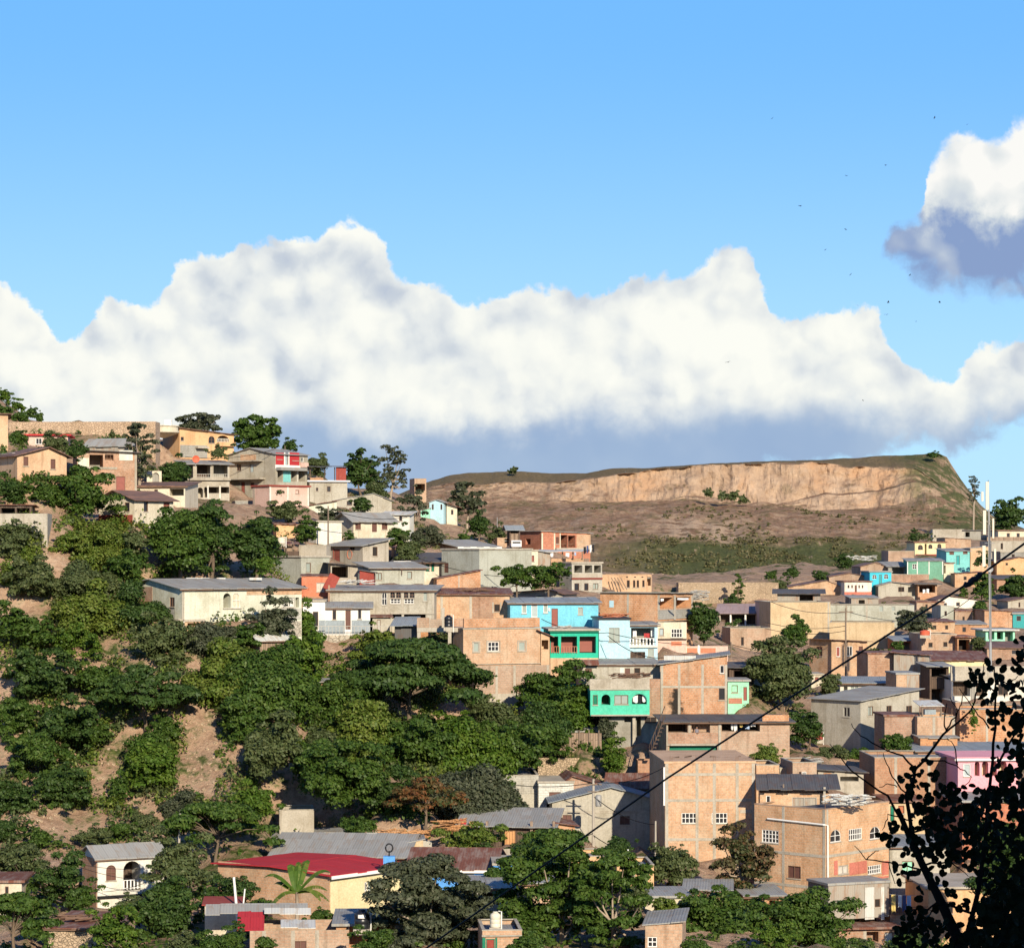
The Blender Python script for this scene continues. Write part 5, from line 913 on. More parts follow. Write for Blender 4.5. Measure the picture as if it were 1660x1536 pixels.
# hillside earth: pinkish tan soil, rubble and dry grass
m, t, bs = newmat('hillside_soil'); tc = t.new('ShaderNodeTexCoord'); o = V(t, tc.outputs['Object'])
n1 = t.noise(o, .12, 6, .65); n2 = t.noise(o, .9, 6, .7); n3 = t.noise(o, 4, 5, .7)
c = t.ramp(n2, (.3, (.24,.15,.095)), (.5, (.42,.28,.185)), (.72, (.56,.42,.29)))
gr = t.ramp(t.noise(o, 2.2, 5, .7), (.35, (.04,.06,.018)), (.6, (.1,.12,.035)), (.8, (.2,.18,.08)))
c = t.mix(t.smooth(n1*.55 + n2*.45, .5, .6), c, gr)
c = t.mix(t.smooth(n3, .62, .72)*.45, c, (.6,.53,.42)); c = t.mix(t.smooth(n3, .4, .28)*.5, c, (.1,.075,.05))
t.set(bs.inputs['Base Color'], c); bs.inputs['Roughness'].default_value = 1; bs.inputs['Specular IOR Level'].default_value = .05
bump(t, bs, n2 + n3*.5, .9, .4)
go = gridmesh('ground', np.stack([gx_, gy_, GZ], -1), m); go['kind'] = 'structure'
# ------------------------------------------------------------------ the quarried flat-topped hill
def itp(x, pts): a = np.array(pts, float); return np.interp(x, a[:, 0], a[:, 1])
mx = np.concatenate([np.arange(560, 1800, 2.2)])
TOP = [(560,840),(620,812),(660,795),(700,779),(730,770),(760,766),(800,765),(835,763),(890,767),(950,767),(985,760),(1020,757),(1060,759),(1085,756),(1150,751),(1250,747),(1330,745),(1400,741),(1450,738),(1490,736),(1520,735),(1535,741),(1545,757),(1556,774),(1572,796),(1590,818),(1610,836),(1660,856),(1800,890)]
LIP = [(560,845),(660,803),(700,790),(740,784),(790,783),(850,779),(890,784),(950,775),(1000,768),(1040,764),(1080,759),(1150,754),(1250,750),(1330,753),(1400,757),(1450,757),(1485,762),(1510,775),(1535,795),(1560,800),(1610,845),(1800,895)]
BOT = [(560,846),(660,806),(700,793),(740,790),(780,806),(850,811),(950,813),(1000,814),(1060,812),(1110,805),(1150,806),(1200,812),(1260,818),(1300,806),(1330,800),(1400,797),(1450,790),(1485,780),(1510,785),(1535,803),(1560,812),(1610,848),(1800,897)]
BOT2 = [(560,848),(700,797),(740,795),(790,815),(830,818),(900,817),(1000,818),(1110,812),(1200,818),(1260,822),(1300,824),(1340,827),(1400,824),(1450,818),(1500,800),(1535,810),(1560,818),(1610,850),(1800,900)]
MID = [(560,860),(700,830),(800,838),(900,830),(960,826),(1100,829),(1300,833),(1420,838),(1500,845),(1560,850),(1610,866),(1800,905)]
top_, lip_, bot_, bot2_, mid_ = [itp(mx, q) for q in (TOP, LIP, BOT, BOT2, MID)]
jit = np.array([[mnoise.fractal((x*.02, k*7.7, 1), 1, 2, 5) for x in mx] for k in range(5)])
top_ = top_ + jit[0]*1.6; lip_ = np.maximum(lip_ + jit[1]*3.2, top_+1.5); bot_ = np.maximum(bot_ + jit[2]*4, lip_+1); bot2_ = np.maximum(bot2_ + jit[3]*2.5, bot_+.6); mid_ = np.maximum(mid_, bot2_+3)
rows = []; Yr = []
def seg(a, b, Ya, Yb, n, end=False):
    for k in range(n + (1 if end else 0)):
        f = k/n; rows.append(a*(1-f) + b*f); Yr.append(np.full(len(mx), Ya*(1-f) + Yb*f) if np.isscalar(Ya) else Ya*(1-f) + Yb*f)
seg(np.full(len(mx), 985.), np.maximum(mid_+62, 905), 500, 575, 16); seg(np.maximum(mid_+62, 905), mid_, 575, 640, 20); seg(mid_, bot2_, 640, 662, 8)
seg(bot2_, bot_, 662, 667, 10); seg(bot_, lip_, 670, 676, 22); seg(lip_, top_, 676, 700, 8); seg(top_, top_, 700, 715, 2); seg(top_+8, top_+260, 725, 1000, 4, True)
rows = np.array(rows).T; Yr = np.array(Yr).T; nr = rows.shape[1]
cl = np.zeros(nr); cl[44:54] = .8; cl[54:76] = 1.
for i, x in enumerate(mx):
    for j in range(nr-6):
        fx = x*.045
        g1 = abs(mnoise.fractal((fx*1.0 + mnoise.noise((j*.11, x*.01, 0))*.35, j*.02, 2), 1, 2.1, 5)); g2 = mnoise.fractal((x*.016, j*.05, 5), 1, 2, 4)
        Yr[i, j] += (-1.5*g1 + 2.4*g2)*cl[j] + (3.2*mnoise.fractal((x*.02, j*.16, 8), 1, 2, 5))*(1-cl[j])*(.0 if j == 0 else 1)
        rows[i, j] += (mnoise.fractal((x*.03, j*.22, 4), 1, 2, 5)*3.2)*(1-cl[j])*(1 if 2 < j < 70 else .12)
MV = np.stack([(mx[:, None]-CX)/F*Yr, Yr, (HY-rows)/F*Yr], -1)
m, t, bs = newmat('quarry_hill_earth'); tc = t.new('ShaderNodeTexCoord'); o = V(t, tc.outputs['Object']); x, y, z = t.sep(o)
g = t.new('ShaderNodeNewGeometry'); nx, ny, nz = t.sep(V(t, g.outputs['True Normal']))
n1 = t.noise(o, .05, 6, .65); n2 = t.noise(o, .3, 6, .7); n3 = t.noise(o, 1.3, 5, .7); str_ = t.noise(t.xyz(x*.22 + n2*1.2, n1*2, z*.09), 1, 6, .7)
cliff = t.ramp(str_*.42 + n2*.58, (.34, (.27,.18,.12)), (.46, (.39,.27,.18)), (.57, (.48,.345,.235)), (.72, (.59,.45,.32)))
cliff = t.mix(t.smooth(n1, .48, .64)*.6, cliff, (.52,.3,.16)); cliff = t.mix(t.smooth(x, 62, 20)*t.smooth(n1, .62, .42)*.5, cliff, (.27,.19,.135)); cliff = t.mix(t.smooth(t.noise(o, .14, 5, .7), .57, .66)*.6, cliff, t.mix(n3, (.12,.105,.05), (.26,.18,.12))); cliff = t.mix(t.smooth(t.noise(t.xyz(x*.15, 3, z*.1), 1, 5, .7), .56, .7)*.6, cliff, (.25,.165,.12))
scree = t.ramp(n2, (.32, (.2,.115,.072)), (.5, (.31,.195,.125)), (.62, (.4,.275,.185)), (.76, (.52,.39,.27)))
scree = t.mix(t.smooth(t.noise(o, .11, 6, .72), .55, .64)*.6, scree, (.47,.33,.21)); scree = t.mix(t.smooth(t.noise(o, .2, 6, .75), .5, .6)*.55, scree, t.mix(n3, (.07,.075,.03), (.17,.15,.07))); scree = t.mix(t.smooth(n3, .5, .66)*.45, scree, t.ramp(n1, (.4, (.09,.09,.036)), (.6, (.16,.135,.068))))
grass = t.ramp(n3, (.3, (.045,.06,.022)), (.5, (.085,.105,.036)), (.72, (.16,.155,.065)))
zl = z + (n1-.5)*14 + (n2-.5)*5
xr = t.smooth(x, 2, 40)*t.smooth(x, 112, 84)
scree = t.mix(t.smooth(zl, 5.5, 1.2)*xr*.93, scree, grass)
pat = t.smooth(t.noise(t.xyz(x*.04, y*.015, z*.12), 1, 4, .6), .5, .6)
scree = t.mix(t.smooth(x, 30, 40)*t.smooth(x, 60, 48)*t.smooth(zl, 2.5, 5)*t.smooth(zl, 11.5, 8)*t.smooth(n2, .42, .52)*.8, scree, (.52,.375,.25))
topg = t.ramp(n3, (.3, (.11,.092,.045)), (.55, (.2,.15,.085)), (.75, (.3,.2,.125)))
steep = t.smooth(t.math('ABSOLUTE', nz) + (n3-.5)*.12, .93, .8)
c = t.mix(steep, t.mix(t.smooth(y, 674, 680), scree, topg), cliff)
c = t.mix(t.smooth(x, 96, 106)*t.smooth(n2 + n1*.5, .62, .78), c, t.mix(n3, (.06,.075,.03), (.13,.13,.06)))
t.set(bs.inputs['Base Color'], c); bs.inputs['Roughness'].default_value = 1; bs.inputs['Specular IOR Level'].default_value = .03
bump(t, bs, n2*1.4 + n3 + str_*.6, .9, .55)
mo_ = gridmesh('quarried_hill', MV, m, smooth=False, flip=True); mo_['kind'] = 'structure'
# wide plain far behind, so that the ground reaches the horizon
m2, t, bs = newmat('far_plain'); tc = t.new('ShaderNodeTexCoord'); t.set(bs.inputs['Base Color'], t.ramp(t.noise(V(t, tc.outputs['Object']), .02, 5), (.35, (.05,.06,.03)), (.65, (.12,.11,.06)))); bs.inputs['Roughness'].default_value = 1
mb = MB(); mb.face((-4000,-500,-60), (4000,-500,-60), (4000,6000,-60), (-4000,6000,-60)); po = mb.build('plain', m2); po['kind'] = 'structure'
# ================================================================== VEGETATION
def leaf_quads(rng, cen, nrm, size, asp=1.7):
    n = len(cen); up = rng.normal(size=(n, 3)); t1 = np.cross(nrm, up); t1 /= np.linalg.norm(t1, axis=1, keepdims=True)+1e-9; t2 = np.cross(nrm, t1)
    s = size*rng.uniform(.65, 1.35, (n, 1)); a = t1*s*.5*asp; b = t2*s*.5; k = nrm*s*.18
    v = np.stack([cen-a, cen-b+k, cen+a, cen+b+k], 1)
    return v.reshape(-1, 3)
def quads_mesh(name, v, mat):
    n = len(v)//4; me = bpy.data.meshes.new(name); me.vertices.add(n*4); me.vertices.foreach_set('co', np.asarray(v, np.float32).ravel())
    me.loops.add(n*4); me.loops.foreach_set('vertex_index', np.arange(n*4, dtype=np.int32))
    me.polygons.add(n); me.polygons.foreach_set('loop_start', np.arange(0, n*4, 4, dtype=np.int32)); me.polygons.foreach_set('loop_total', np.full(n, 4, np.int32))
    me.update(calc_edges=True); me.materials.append(mat); return me
def crown(rng, w, h, kind, leaf, dens=1.):
    # clumps on the shell of an uneven envelope; leaves on each clump, facing out and up
    rx = w/2; vol = []
    ph = rng.uniform(0, 6.28, 4)
    if kind == 'umbrella':
        n = int(26 + w*2.2)
        for _ in range(n):
            a = rng.uniform(0, 6.28); q = math.sqrt(rng.uniform(0, 1)); z = h*(.98 - .62*q**2.2) - h*.22*rng.uniform(0, 1)*(1 if rng.uniform() < .5 else .2)
            vol.append((rx*q*math.cos(a)*(1+.12*math.sin(3*a+ph[0])), rx*.8*q*math.sin(a), z, w*rng.uniform(.09, .14), .38))
    elif kind == 'feather':
        n = int(40 + w*4.5)
        for _ in range(n):
            a = rng.uniform(0, 6.28); q = rng.uniform(.1, 1)**.6; z = h*rng.uniform(.1, 1)
            e = math.sqrt(max(.08, 1-((z/h-.45)/.58)**2)); vol.append((rx*q*e*math.cos(a), rx*.75*q*e*math.sin(a), z, w*rng.uniform(.07, .13), .5))
    elif kind == 'scrub':
        n = int(14 + w*3)
        for _ in range(n):
            a = rng.uniform(0, 6.28); q = math.sqrt(rng.uniform(0, 1)); vol.append((rx*q*math.cos(a), rx*.8*q*math.sin(a), h*rng.uniform(.1, .75)*(1-.6*q*q)*(1+.3*math.sin(5*a+ph[1])), h*rng.uniform(.2, .34), .8))
    else:
        n = int(30 + w*h*.75); 
        for _ in range(n):
            a = rng.uniform(0, 6.28); c = rng.uniform(-.92, 1); sh = rng.uniform(.5, 1) if rng.uniform() < .82 else rng.uniform(1, 1.22)
            wob = 1 + .16*math.sin(2*a+ph[0]) + .12*math.sin(4*a+ph[1]+c*3) + .1*math.sin(6*c+ph[2])
            s_ = math.sqrt(1-c*c); z0 = .46; zz = .5
            if kind == 'dome': wob = 1 + (wob-1)*.35; sh = rng.uniform(.72, 1.02)
            if kind == 'tall': s_ *= (1.05 - .45*max(0, c))
            vol.append((rx*.84*s_*sh*wob*math.cos(a), rx*.74*s_*sh*wob*math.sin(a), h*(z0 + zz*.88*c*sh*wob), min(w, h)*rng.uniform(.06, .17)*(1.0 if rng.uniform() < .85 else .6), .62))
        if kind in ('bush', 'round', 'dome'):
            for _ in range(4): vol.append((rx*rng.uniform(-.35, .35), rx*rng.uniform(-.3, .3), h*rng.uniform(.3, .62), min(w, h)*.26, .9))
    cen = []; nr = []
    for x, y, z, r, fl in vol:
        k = max(8, int(4*math.pi*r*r*fl*1.7*dens/(leaf*leaf)))
        d = rng.normal(size=(k, 3)); d /= np.linalg.norm(d, axis=1, keepdims=True)
        d[:, 2] = np.where((d[:, 2] < -.15) & (rng.uniform(size=k) < .8), -d[:, 2], d[:, 2])
        rr = r*rng.uniform(.55, 1.12, (k, 1)); p = d*rr*np.array([1, 1, fl]) + np.array([x, y, z])
        q = d*np.array([1, 1, 1.3]) + rng.normal(size=(k, 3))*.6 + np.array([0, 0, .25]); q /= np.linalg.norm(q, axis=1, keepdims=True)
        cen.append(p); nr.append(q)
    cen = np.concatenate(cen); nr = np.concatenate(nr); ok = cen[:, 2] > -.1*h
    return leaf_quads(rng, cen[ok], nr[ok], leaf, 2.1 if kind in ('feather', 'umbrella') else 1.6), vol
tree_seed = [100]
def T(name, label, x, yb, wpx, hpx, kind='bush', tone='mid', Y=None, leaf=None, dens=1., group=None, lift=0, cat=None, gz=None):
    tree_seed[0] += 1; rng = np.random.default_rng(tree_seed[0])
    Y = Y or depth_at(x, yb); X = (x-CX)/F*Y; zg = (HY-yb)/F*Y if gz is None else gz
    z0 = ground(X, Y); w = wpx/F*Y; h = hpx/F*Y
    lf = leaf or max(.115, min(.19, .025*min(w, h) + .06))*(Y/230)**.7
    if kind in ('bush', 'scrub'):
        zb = min(z0, zg) - .05 if abs(z0-zg) < 2.5 else zg-.3
        v, vol = crown(rng, w, h + (zg-zb)*.5, kind, lf, dens)
        o = bpy.data.objects.new(name, quads_mesh(name, v, L[tone])); COL.objects.link(o); o.location = (X, Y, zb + (zg-zb)*.5)
        return tag(o, label, cat or ('bush'), group)
    root = thing(name, label, cat or 'tree', (X, Y, zg), 0, group)
    cb = h*(.03 if kind not in ('umbrella', 'feather') else (.26 if kind == 'umbrella' else .08))*(1 if not lift else 0) + lift/F*Y
    v, vol = crown(rng, w, h-cb, kind, lf, dens); v[:, 2] += cb
    c = bpy.data.objects.new('crown', quads_mesh('crown', v, L[tone])); COL.objects.link(c); c.parent = root
    mb = MB(); r0 = max(.07, .028*h); top = cb + (h-cb)*.45; lean = rng.normal(size=2)*.04*h
    trunk = [(0, 0, min(0, z0-zg)-.6), (lean[0]*.3, lean[1]*.3, cb*.5), (lean[0], lean[1], cb+(h-cb)*.12), (lean[0]*1.3, lean[1]*1.3, top)]
    mb.tube(trunk, [r0*1.2, r0, r0*.75, r0*.35], 7)
    pick = sorted(vol, key=lambda q: rng.uniform())[:9 if kind != 'umbrella' else 16]
    for q in pick:
        s = Vector(trunk[2]).lerp(Vector(trunk[3]), rng.uniform(0, .7)); e = Vector((q[0], q[1], q[2]+cb)); mid = s.lerp(e, .55) + Vector((0, 0, -.05*h if kind != 'umbrella' else .06*h))
        mb.tube([s, mid, e], [r0*.5, r0*.3, r0*.1], 5)
    mb.build('trunk', 'trunkl' if tone in ('grey', 'rust') or kind == 'feather' else 'trunk', root, True); return root
# ---- hilltop and upper left
T('tree', 'bushy green tree below the shack, right of the peach gabled house', 133, 846, 112, 98, 'round', 'mid', Y=256)
T('bush', 'dark hedge bush under the peach gabled house at the left edge', 14, 826, 72, 56, 'bush', 'dark', Y=254)
T('bush', 'green hedge bush under the right shutter of the peach gabled house', 74, 824, 66, 50, 'bush', 'mid', Y=254.5)
T('palm_clump', 'grey green tufted palm clump with pale stems below the round terrace', 226, 792, 62, 104, 'feather', 'grey', Y=294, cat='palm')
T('bush', 'dark bush between the palm clump and the long arcade house', 284, 790, 68, 52, 'bush', 'dark', Y=306)
T('bush', 'round bush at the left edge beside the pink cottage', 30, 726, 36, 32, 'bush', 'mid', Y=296)
T('bush', 'bush growing over the right end of the pink cottage', 92, 730, 50, 34, 'bush', 'olive', Y=292)
T('bush', 'small bush on the slope between the peach gable and the porch shack', 124, 745, 40, 32, 'bush', 'dark', Y=278)
T('tree', 'broad olive tree on the skyline behind the apricot hilltop house', 326, 712, 90, 50, 'dome', 'grey', Y=352)
T('tree', 'large round dark green tree right of the apricot hilltop house', 417, 740, 94, 74, 'dome', 'mid', Y=345, dens=1.2)
T('tree', 'small skyline tree just behind the large round dark green tree', 470, 738, 34, 30, 'round', 'dark', Y=352)
T('bush', 'scraggly bush in front of the apricot hilltop house', 357, 746, 46, 28, 'bush', 'olive', Y=326)
T('bush', 'lone bush growing in the hilltop stone wall', 182, 712, 12, 16, 'bush', 'olive', Y=315)
T('bush', 'yellowish green skyline bush right of the red shopfront', 514, 762, 46, 30, 'bush', 'olive', Y=352)
T('tree', 'dark dense tree on the ridge right of the tarpaulin shack', 586, 802, 66, 74, 'round', 'dark', Y=348)
T('tree', 'sparse grey tree with open twigs on the ridge skyline', 632, 804, 60, 80, 'feather', 'grey', Y=352, dens=.6)
T('bush', 'low olive bush between the two ridge trees', 612, 806, 42, 36, 'bush', 'olive', Y=342)
T('tree', 'pale grey green slender tree left of the pale blue cottage', 672, 868, 46, 92, 'tall', 'grey', Y=318)
T('tree', 'dark thin tree on the ridge between the blue cottage and bare hill', 757, 846, 62, 64, 'feather', 'grey', Y=350, dens=1.1)
T('tree', 'dense dark green bush tree right of the yellowish shack', 776, 874, 42, 52, 'round', 'dark', Y=335)
T('bush', 'grey green bush behind the two thin poles left of the turret', 806, 880, 34, 36, 'bush', 'olive', Y=338)
T('bush', 'low dark bush on the bare earth bank below the yellowish shack', 751, 880, 32, 18, 'bush', 'mid', Y=322)
T('tree', 'tall dense green tree in the hollow above the decaying white house, left of three', 292, 938, 112, 130, 'round', 'mid', Y=253)
T('tree', 'tall dark tree in the hollow above the decaying white house, middle of three', 342, 938, 96, 136, 'round', 'dark', Y=256)
T('tree', 'dark tree in the hollow above the decaying white house, right of three', 416, 938, 92, 108, 'round', 'dark', Y=257)
T('bush', 'bright green bush on the earth bank left of the bare grey block house', 428, 936, 34, 44, 'bush', 'bright', Y=252)
T('tree', 'olive tree in front of the low pale pink building', 462, 850, 62, 46, 'round', 'olive', Y=300)
T('tree', 'dark leafy tree above the rooftop shelter', 497, 884, 58, 46, 'round', 'mid', Y=290)
T('bush', 'grey olive bush below the curled roof sheets', 533, 848, 40, 28, 'bush', 'grey', Y=305)
T('bush', 'round dark green bush in front of the large grey gabled block house', 587, 834, 40, 34, 'bush', 'dark', Y=322)
T('bush', 'small round bush left of the cream eaves house', 567, 876, 26, 16, 'bush', 'mid', Y=296)
T('bush', 'bright leafy bush right of the cream eaves house', 648, 888, 50, 42, 'bush', 'mid', Y=294)
T('bush', 'olive scrub between the corner cream house and the charcoal roof', 664, 902, 56, 34, 'bush', 'olive', Y=293)
T('bush', 'tangled scrub on the bank below the tall grey tree', 690, 880, 46, 28, 'scrub', 'grey', Y=308)
T('tree', 'left tree of the leafy pair in front of the blank grey green wall', 838, 958, 72, 50, 'round', 'mid', Y=281)
T('tree', 'right taller tree of the leafy pair in front of the arcade house', 889, 960, 80, 60, 'round', 'mid', Y=281)
# ---- right side
T('tree', 'dark green tree right of the grey two bay balcony', 1142, 1046, 62, 74, 'round', 'dark', Y=274)
T('bush', 'clipped green hedge left of the mauve roofed house', 1196, 1024, 64, 20, 'bush', 'mid', Y=326)
T('tree', 'tall dark tree standing in front of the sand coloured wall house', 1268, 1150, 118, 122, 'round', 'olive', Y=262)
T('tree', 'tufted taller top tree rising behind the tall dark tree', 1290, 1058, 54, 62, 'round', 'mid', Y=267)
T('tree', 'dense dark green bush tree right of the laundry gallery house', 1306, 1218, 64, 78, 'dome', 'dark', Y=246)
T('bush', 'pale green bush beside the white house with red framed window', 1345, 1130, 40, 42, 'bush', 'olive', Y=270)
T('bush', 'yellowish bush at the right end of the laundry gallery house', 1246, 1232, 64, 34, 'bush', 'yellow', Y=233)
T('tree', 'round dark green tree before the stepped orange brick box', 1455, 1226, 62, 44, 'dome', 'mid', Y=238)
T('bush', 'low scrub along the foot of the corner grey house', 1345, 1230, 72, 26, 'scrub', 'olive', Y=240)
T('bush', 'small green scrub left of the round dark green tree', 1392, 1228, 50, 24, 'scrub', 'mid', Y=240)
T('tree', 'grey green tree below the long grey green block house', 1480, 1034, 72, 52, 'round', 'grey', Y=338)
T('tree', 'small upright tree growing before the long stone wall', 1197, 972, 24, 46, 'tall', 'mid', Y=398)
T('bush', 'low dark bush at the foot of the long stone wall', 1190, 980, 40, 20, 'bush', 'dark', Y=395)
T('bush', 'dark bush among litter below the orange gable', 1370, 922, 36, 28, 'bush', 'dark', Y=424)
T('bush', 'round dark bush above the brown brick gable', 1331, 942, 28, 20, 'bush', 'dark', Y=420)
T('bush', 'left of two green bushes above the stone wall end', 1250, 938, 24, 16, 'bush', 'mid', Y=425)
T('bush', 'right of two green bushes above the stone wall end', 1284, 936, 26, 20, 'bush', 'dark', Y=428)
T('bush', 'small bush at the right end of the long stone wall', 1268, 958, 26, 22, 'bush', 'olive', Y=408)
for i, (a, b_, c_, d_) in enumerate(((1148, 806, 17, 15), (1171, 812, 18, 17), (1189, 812, 22, 18), (1206, 816, 22, 15))):
    T('bush', ('leftmost of four dark bushes at the foot of the quarried cliff', 'second of four dark bushes at the foot of the quarried cliff', 'third of four dark bushes at the foot of the quarried cliff', 'rightmost of four dark bushes at the foot of the quarried cliff')[i], a, b_, c_, d_, 'bush', 'olive', Y=654, group='bushes below the quarried cliff', leaf=.4)
T('bush', 'dark shrub crowning the right corner of the flat topped hill', 1513, 742, 26, 11, 'bush', 'dark', Y=690, leaf=.4)
T('bush', 'tiny round hut shaped bush on the flat hilltop edge', 833, 767, 18, 11, 'bush', 'olive', Y=690, leaf=.4)
T('tree', 'big dark tree at the right edge under the sky', 1634, 862, 66, 54, 'round', 'dark', Y=492)
T('tree', 'thin tree on the skyline left of the mast', 1578, 820, 22, 48, 'feather', 'grey', Y=600, dens=.6)
T('tree', 'dark tree left of the mast above the white gabled house', 1591, 976, 46, 52, 'round', 'mid', Y=402)
T('tree', 'leafy dark tree at the right edge below the orange gabled house', 1644, 978, 50, 50, 'round', 'dark', Y=404)
T('tree', 'small green tree right of the low white gabled house', 1588, 1000, 30, 34, 'round', 'mid', Y=380)
T('bush', 'round bush before the sandy wall right of the white laundry shack', 1562, 966, 18, 20, 'bush', 'mid', Y=402)
T('bush', 'dark bush in front of the sandy blank side house', 1592, 912, 26, 22, 'bush', 'dark', Y=428)
T('bush', 'bush between the arched yellow house and the topmost pale block house', 1497, 874, 36, 14, 'bush', 'olive', Y=470)
T('tree', 'small dark tree left of the arched yellow house', 1483, 874, 20, 20, 'bush', 'dark', Y=474)
T('bush', 'green bush before the open fronted brown stall', 1587, 1058, 30, 36, 'bush', 'olive', Y=312)
T('bush', 'hanging green vine on the brown brick house', 1579, 1170, 18, 30, 'bush', 'bright', Y=254, gz=(HY-1170)/F*254)
T('bush', 'low green bush above the orange brick wall house', 1417, 1062, 30, 14, 'bush', 'olive', Y=292)
T('bush', 'leafy shrub left of the brick cube with two windows', 1455, 1052, 28, 16, 'bush', 'mid', Y=312)
# ---- wooded slope on the left, from top to bottom
S_ = [
 (22, 905, 62, 66, 'olive', 'olive scrub below the grey terrace at the left edge'), (56, 908, 26, 66, 'grey', 'hanging vines on the bare cliff under the grey terrace'),
 (118, 906, 84, 52, 'yellow', 'yellow green thicket below the white gabled house, leftmost'), (168, 895, 76, 46, 'yellow', 'yellow green thicket directly under the dark red base'),
 (215, 905, 66, 52, 'olive', 'olive thicket at the foot of the white gabled house'), (200, 945, 92, 56, 'mid', 'green thicket on the steep slope above the decaying house gable'),
 (135, 960, 100, 56, 'olive', 'olive thicket in the gap left of the steep green slope'), (50, 975, 110, 74, 'olive', 'broad olive bush by the left edge level with the grey roof'),
 (150, 1022, 104, 74, 'yellow', 'yellow green bush left of the decaying house gable'), (228, 1010, 78, 60, 'dark', 'dark bush against the brick gable of the decaying house'),
 (262, 1075, 124, 76, 'olive', 'spreading olive bush under the undercroft'), (40, 1060, 112, 78, 'mid', 'green bush at the left edge above the dark slope trees'),
 (122, 1070, 104, 60, 'bright', 'bright spreading bush above the layered dark tree'), (345, 1066, 80, 56, 'grey', 'grey green bush just right of the undercroft'),
 (400, 1064, 90, 60, 'mid', 'green bush below the pale corrugated shed'), 
 (487, 1058, 52, 78, 'bright', 'ivy covered bush beside the stone block wall'), (505, 1075, 46, 50, 'mid', 'leafy bush at the left foot of the stone block wall'),
 (70, 1150, 124, 96, 'dark', 'large dark bush at the left edge midway down'), (20, 1200, 90, 74, 'mid', 'green bush at the left edge above the dark cave'),
 (160, 1140, 90, 66, 'mid', 'green bush left of the layered dark slope tree'), (372, 1130, 106, 84, 'yellow', 'yellow green bush above the bare earth slide'),
 (432, 1160, 110, 120, 'mid', 'tall leafy green mass right of the earth slide'), (488, 1150, 74, 116, 'bright', 'upright bright bush left of the dim brick hut'),
 (398, 1215, 88, 104, 'mid', 'green bush at the right side of the earth slide'), (442, 1262, 106, 106, 'olive', 'olive bush at the foot of the tall leafy mass'),
 (118, 1225, 140, 92, 'dark', 'dark feathery bush below the layered slope tree'), (262, 1205, 76, 50, 'mid', 'green bush under the layered dark slope tree'),
 (244, 1290, 96, 96, 'bright', 'bright bush left of the earth slide'), (240, 1262, 60, 70, 'mid', 'green bush in the middle of the earth patches'),
 (56, 1270, 130, 84, 'mid', 'wide green bush at the left edge below the dark cave'), (100, 1318, 110, 80, 'dark', 'dark bush low on the left slope'),
 (300, 1326, 60, 44, 'grey', 'grey bush at the toe of the earth slide'), (194, 1312, 40, 66, 'mid', 'narrow leafy bush between two earth patches'),
 (20, 1330, 84, 66, 'dark', 'dark bush low at the left edge'), (412, 1335, 80, 64, 'bright', 'bright bush left of the concrete cistern'),
 (352, 1350, 70, 44, 'olive', 'olive bush between the slide and the grey roofs'),
 (230, 1350, 100, 40, 'olive', 'low bush above the cream balcony house'),
 (608, 1086, 92, 56, 'yellow', 'yellow green bush above the big spreading tree'), (712, 1072, 72, 44, 'olive', 'bush under the roof terrace on stilts'),
 (552, 1180, 90, 66, 'mid', 'green bush below the dim brick hut'), (590, 1240, 110, 90, 'yellow', 'yellow green bush below the left of the big spreading tree'),
 (680, 1256, 110, 86, 'mid', 'green bush below the middle of the big spreading tree'), (756, 1258, 100, 76, 'bright', 'bright leafy bush below the right of the big spreading tree'),
 (838, 1260, 110, 80, 'mid', 'green bush above the blank two tone building'), (816, 1196, 60, 56, 'olive', 'bush at the right tip of the big spreading tree'),
 (870, 1210, 60, 60, 'dark', 'dark bush left of the leaning timber fence'), (905, 1172, 116, 80, 'mid', 'leafy bush with yellow flecks below the smooth brick lower storey'),
 (938, 1190, 50, 54, 'bright', 'bright bush left of the mint green balcony'), (545, 1310, 130, 100, 'mid', 'big leafy bush low on the wooded slope'),
 (632, 1312, 90, 64, 'dark', 'dark bush above the fresh lumber pile'), (580, 1356, 66, 34, 'mid', 'low bush right of the concrete cistern'),
 (500, 1262, 62, 56, 'mid', 'green bush over the earth patch at mid slope'), (520, 1226, 50, 48, 'olive', 'olive bush between the upright bush and the bright bush'),
 (765, 1320, 112, 84, 'grey', 'grey green bush left of the blank two tone building'), (812, 1310, 40, 40, 'mid', 'round bush touching the blank two tone building'),
 (905, 1232, 36, 50, 'mid', 'small bush at the foot of the leaning timber fence'), (995, 1248, 40, 54, 'bright', 'bright shrub right of the overgrown rubble wall'), (985, 1205, 30, 44, 'grey', 'grey agave like shrub right of the leaning timber fence'),
 (775, 1168, 40, 44, 'olive', 'bush between the spreading tree and the brick foundation')]
for x_, yb_, w_, h_, tn, lb in S_: T('bush', lb, x_, yb_ + 2, w_*(1.06 if x_ < 470 else 1.25), h_*(1.1 if x_ < 470 else 1.28), 'bush' if (x_*7) % 3 else 'scrub', tn)
T('tree', 'reddish grey shrub tree in front of the decaying white house', 438, 1070, 84, 122, 'round', 'grey', Y=239.5)
T('bush', 'grey thorny bush at the stone footing of the decaying white house', 362, 1050, 84, 42, 'bush', 'grey', Y=237)
T('tree', 'layered dark tree in the middle of the wooded left slope', 238, 1192, 156, 112, 'umbrella', 'dark', dens=1.2)
T('tree', 'big dark spreading tree below the white and grey house', 664, 1192, 262, 154, 'umbrella', 'dark', Y=241, dens=1.3, leaf=.22)
T('tree', 'flame flecked tree above the timber workshop', 690, 1350, 116, 92, 'umbrella', 'red', Y=214)
T('bush', 'yellow green leafy tree in front of the timber workshop', 772, 1398, 116, 72, 'bush', 'yellow', Y=206)
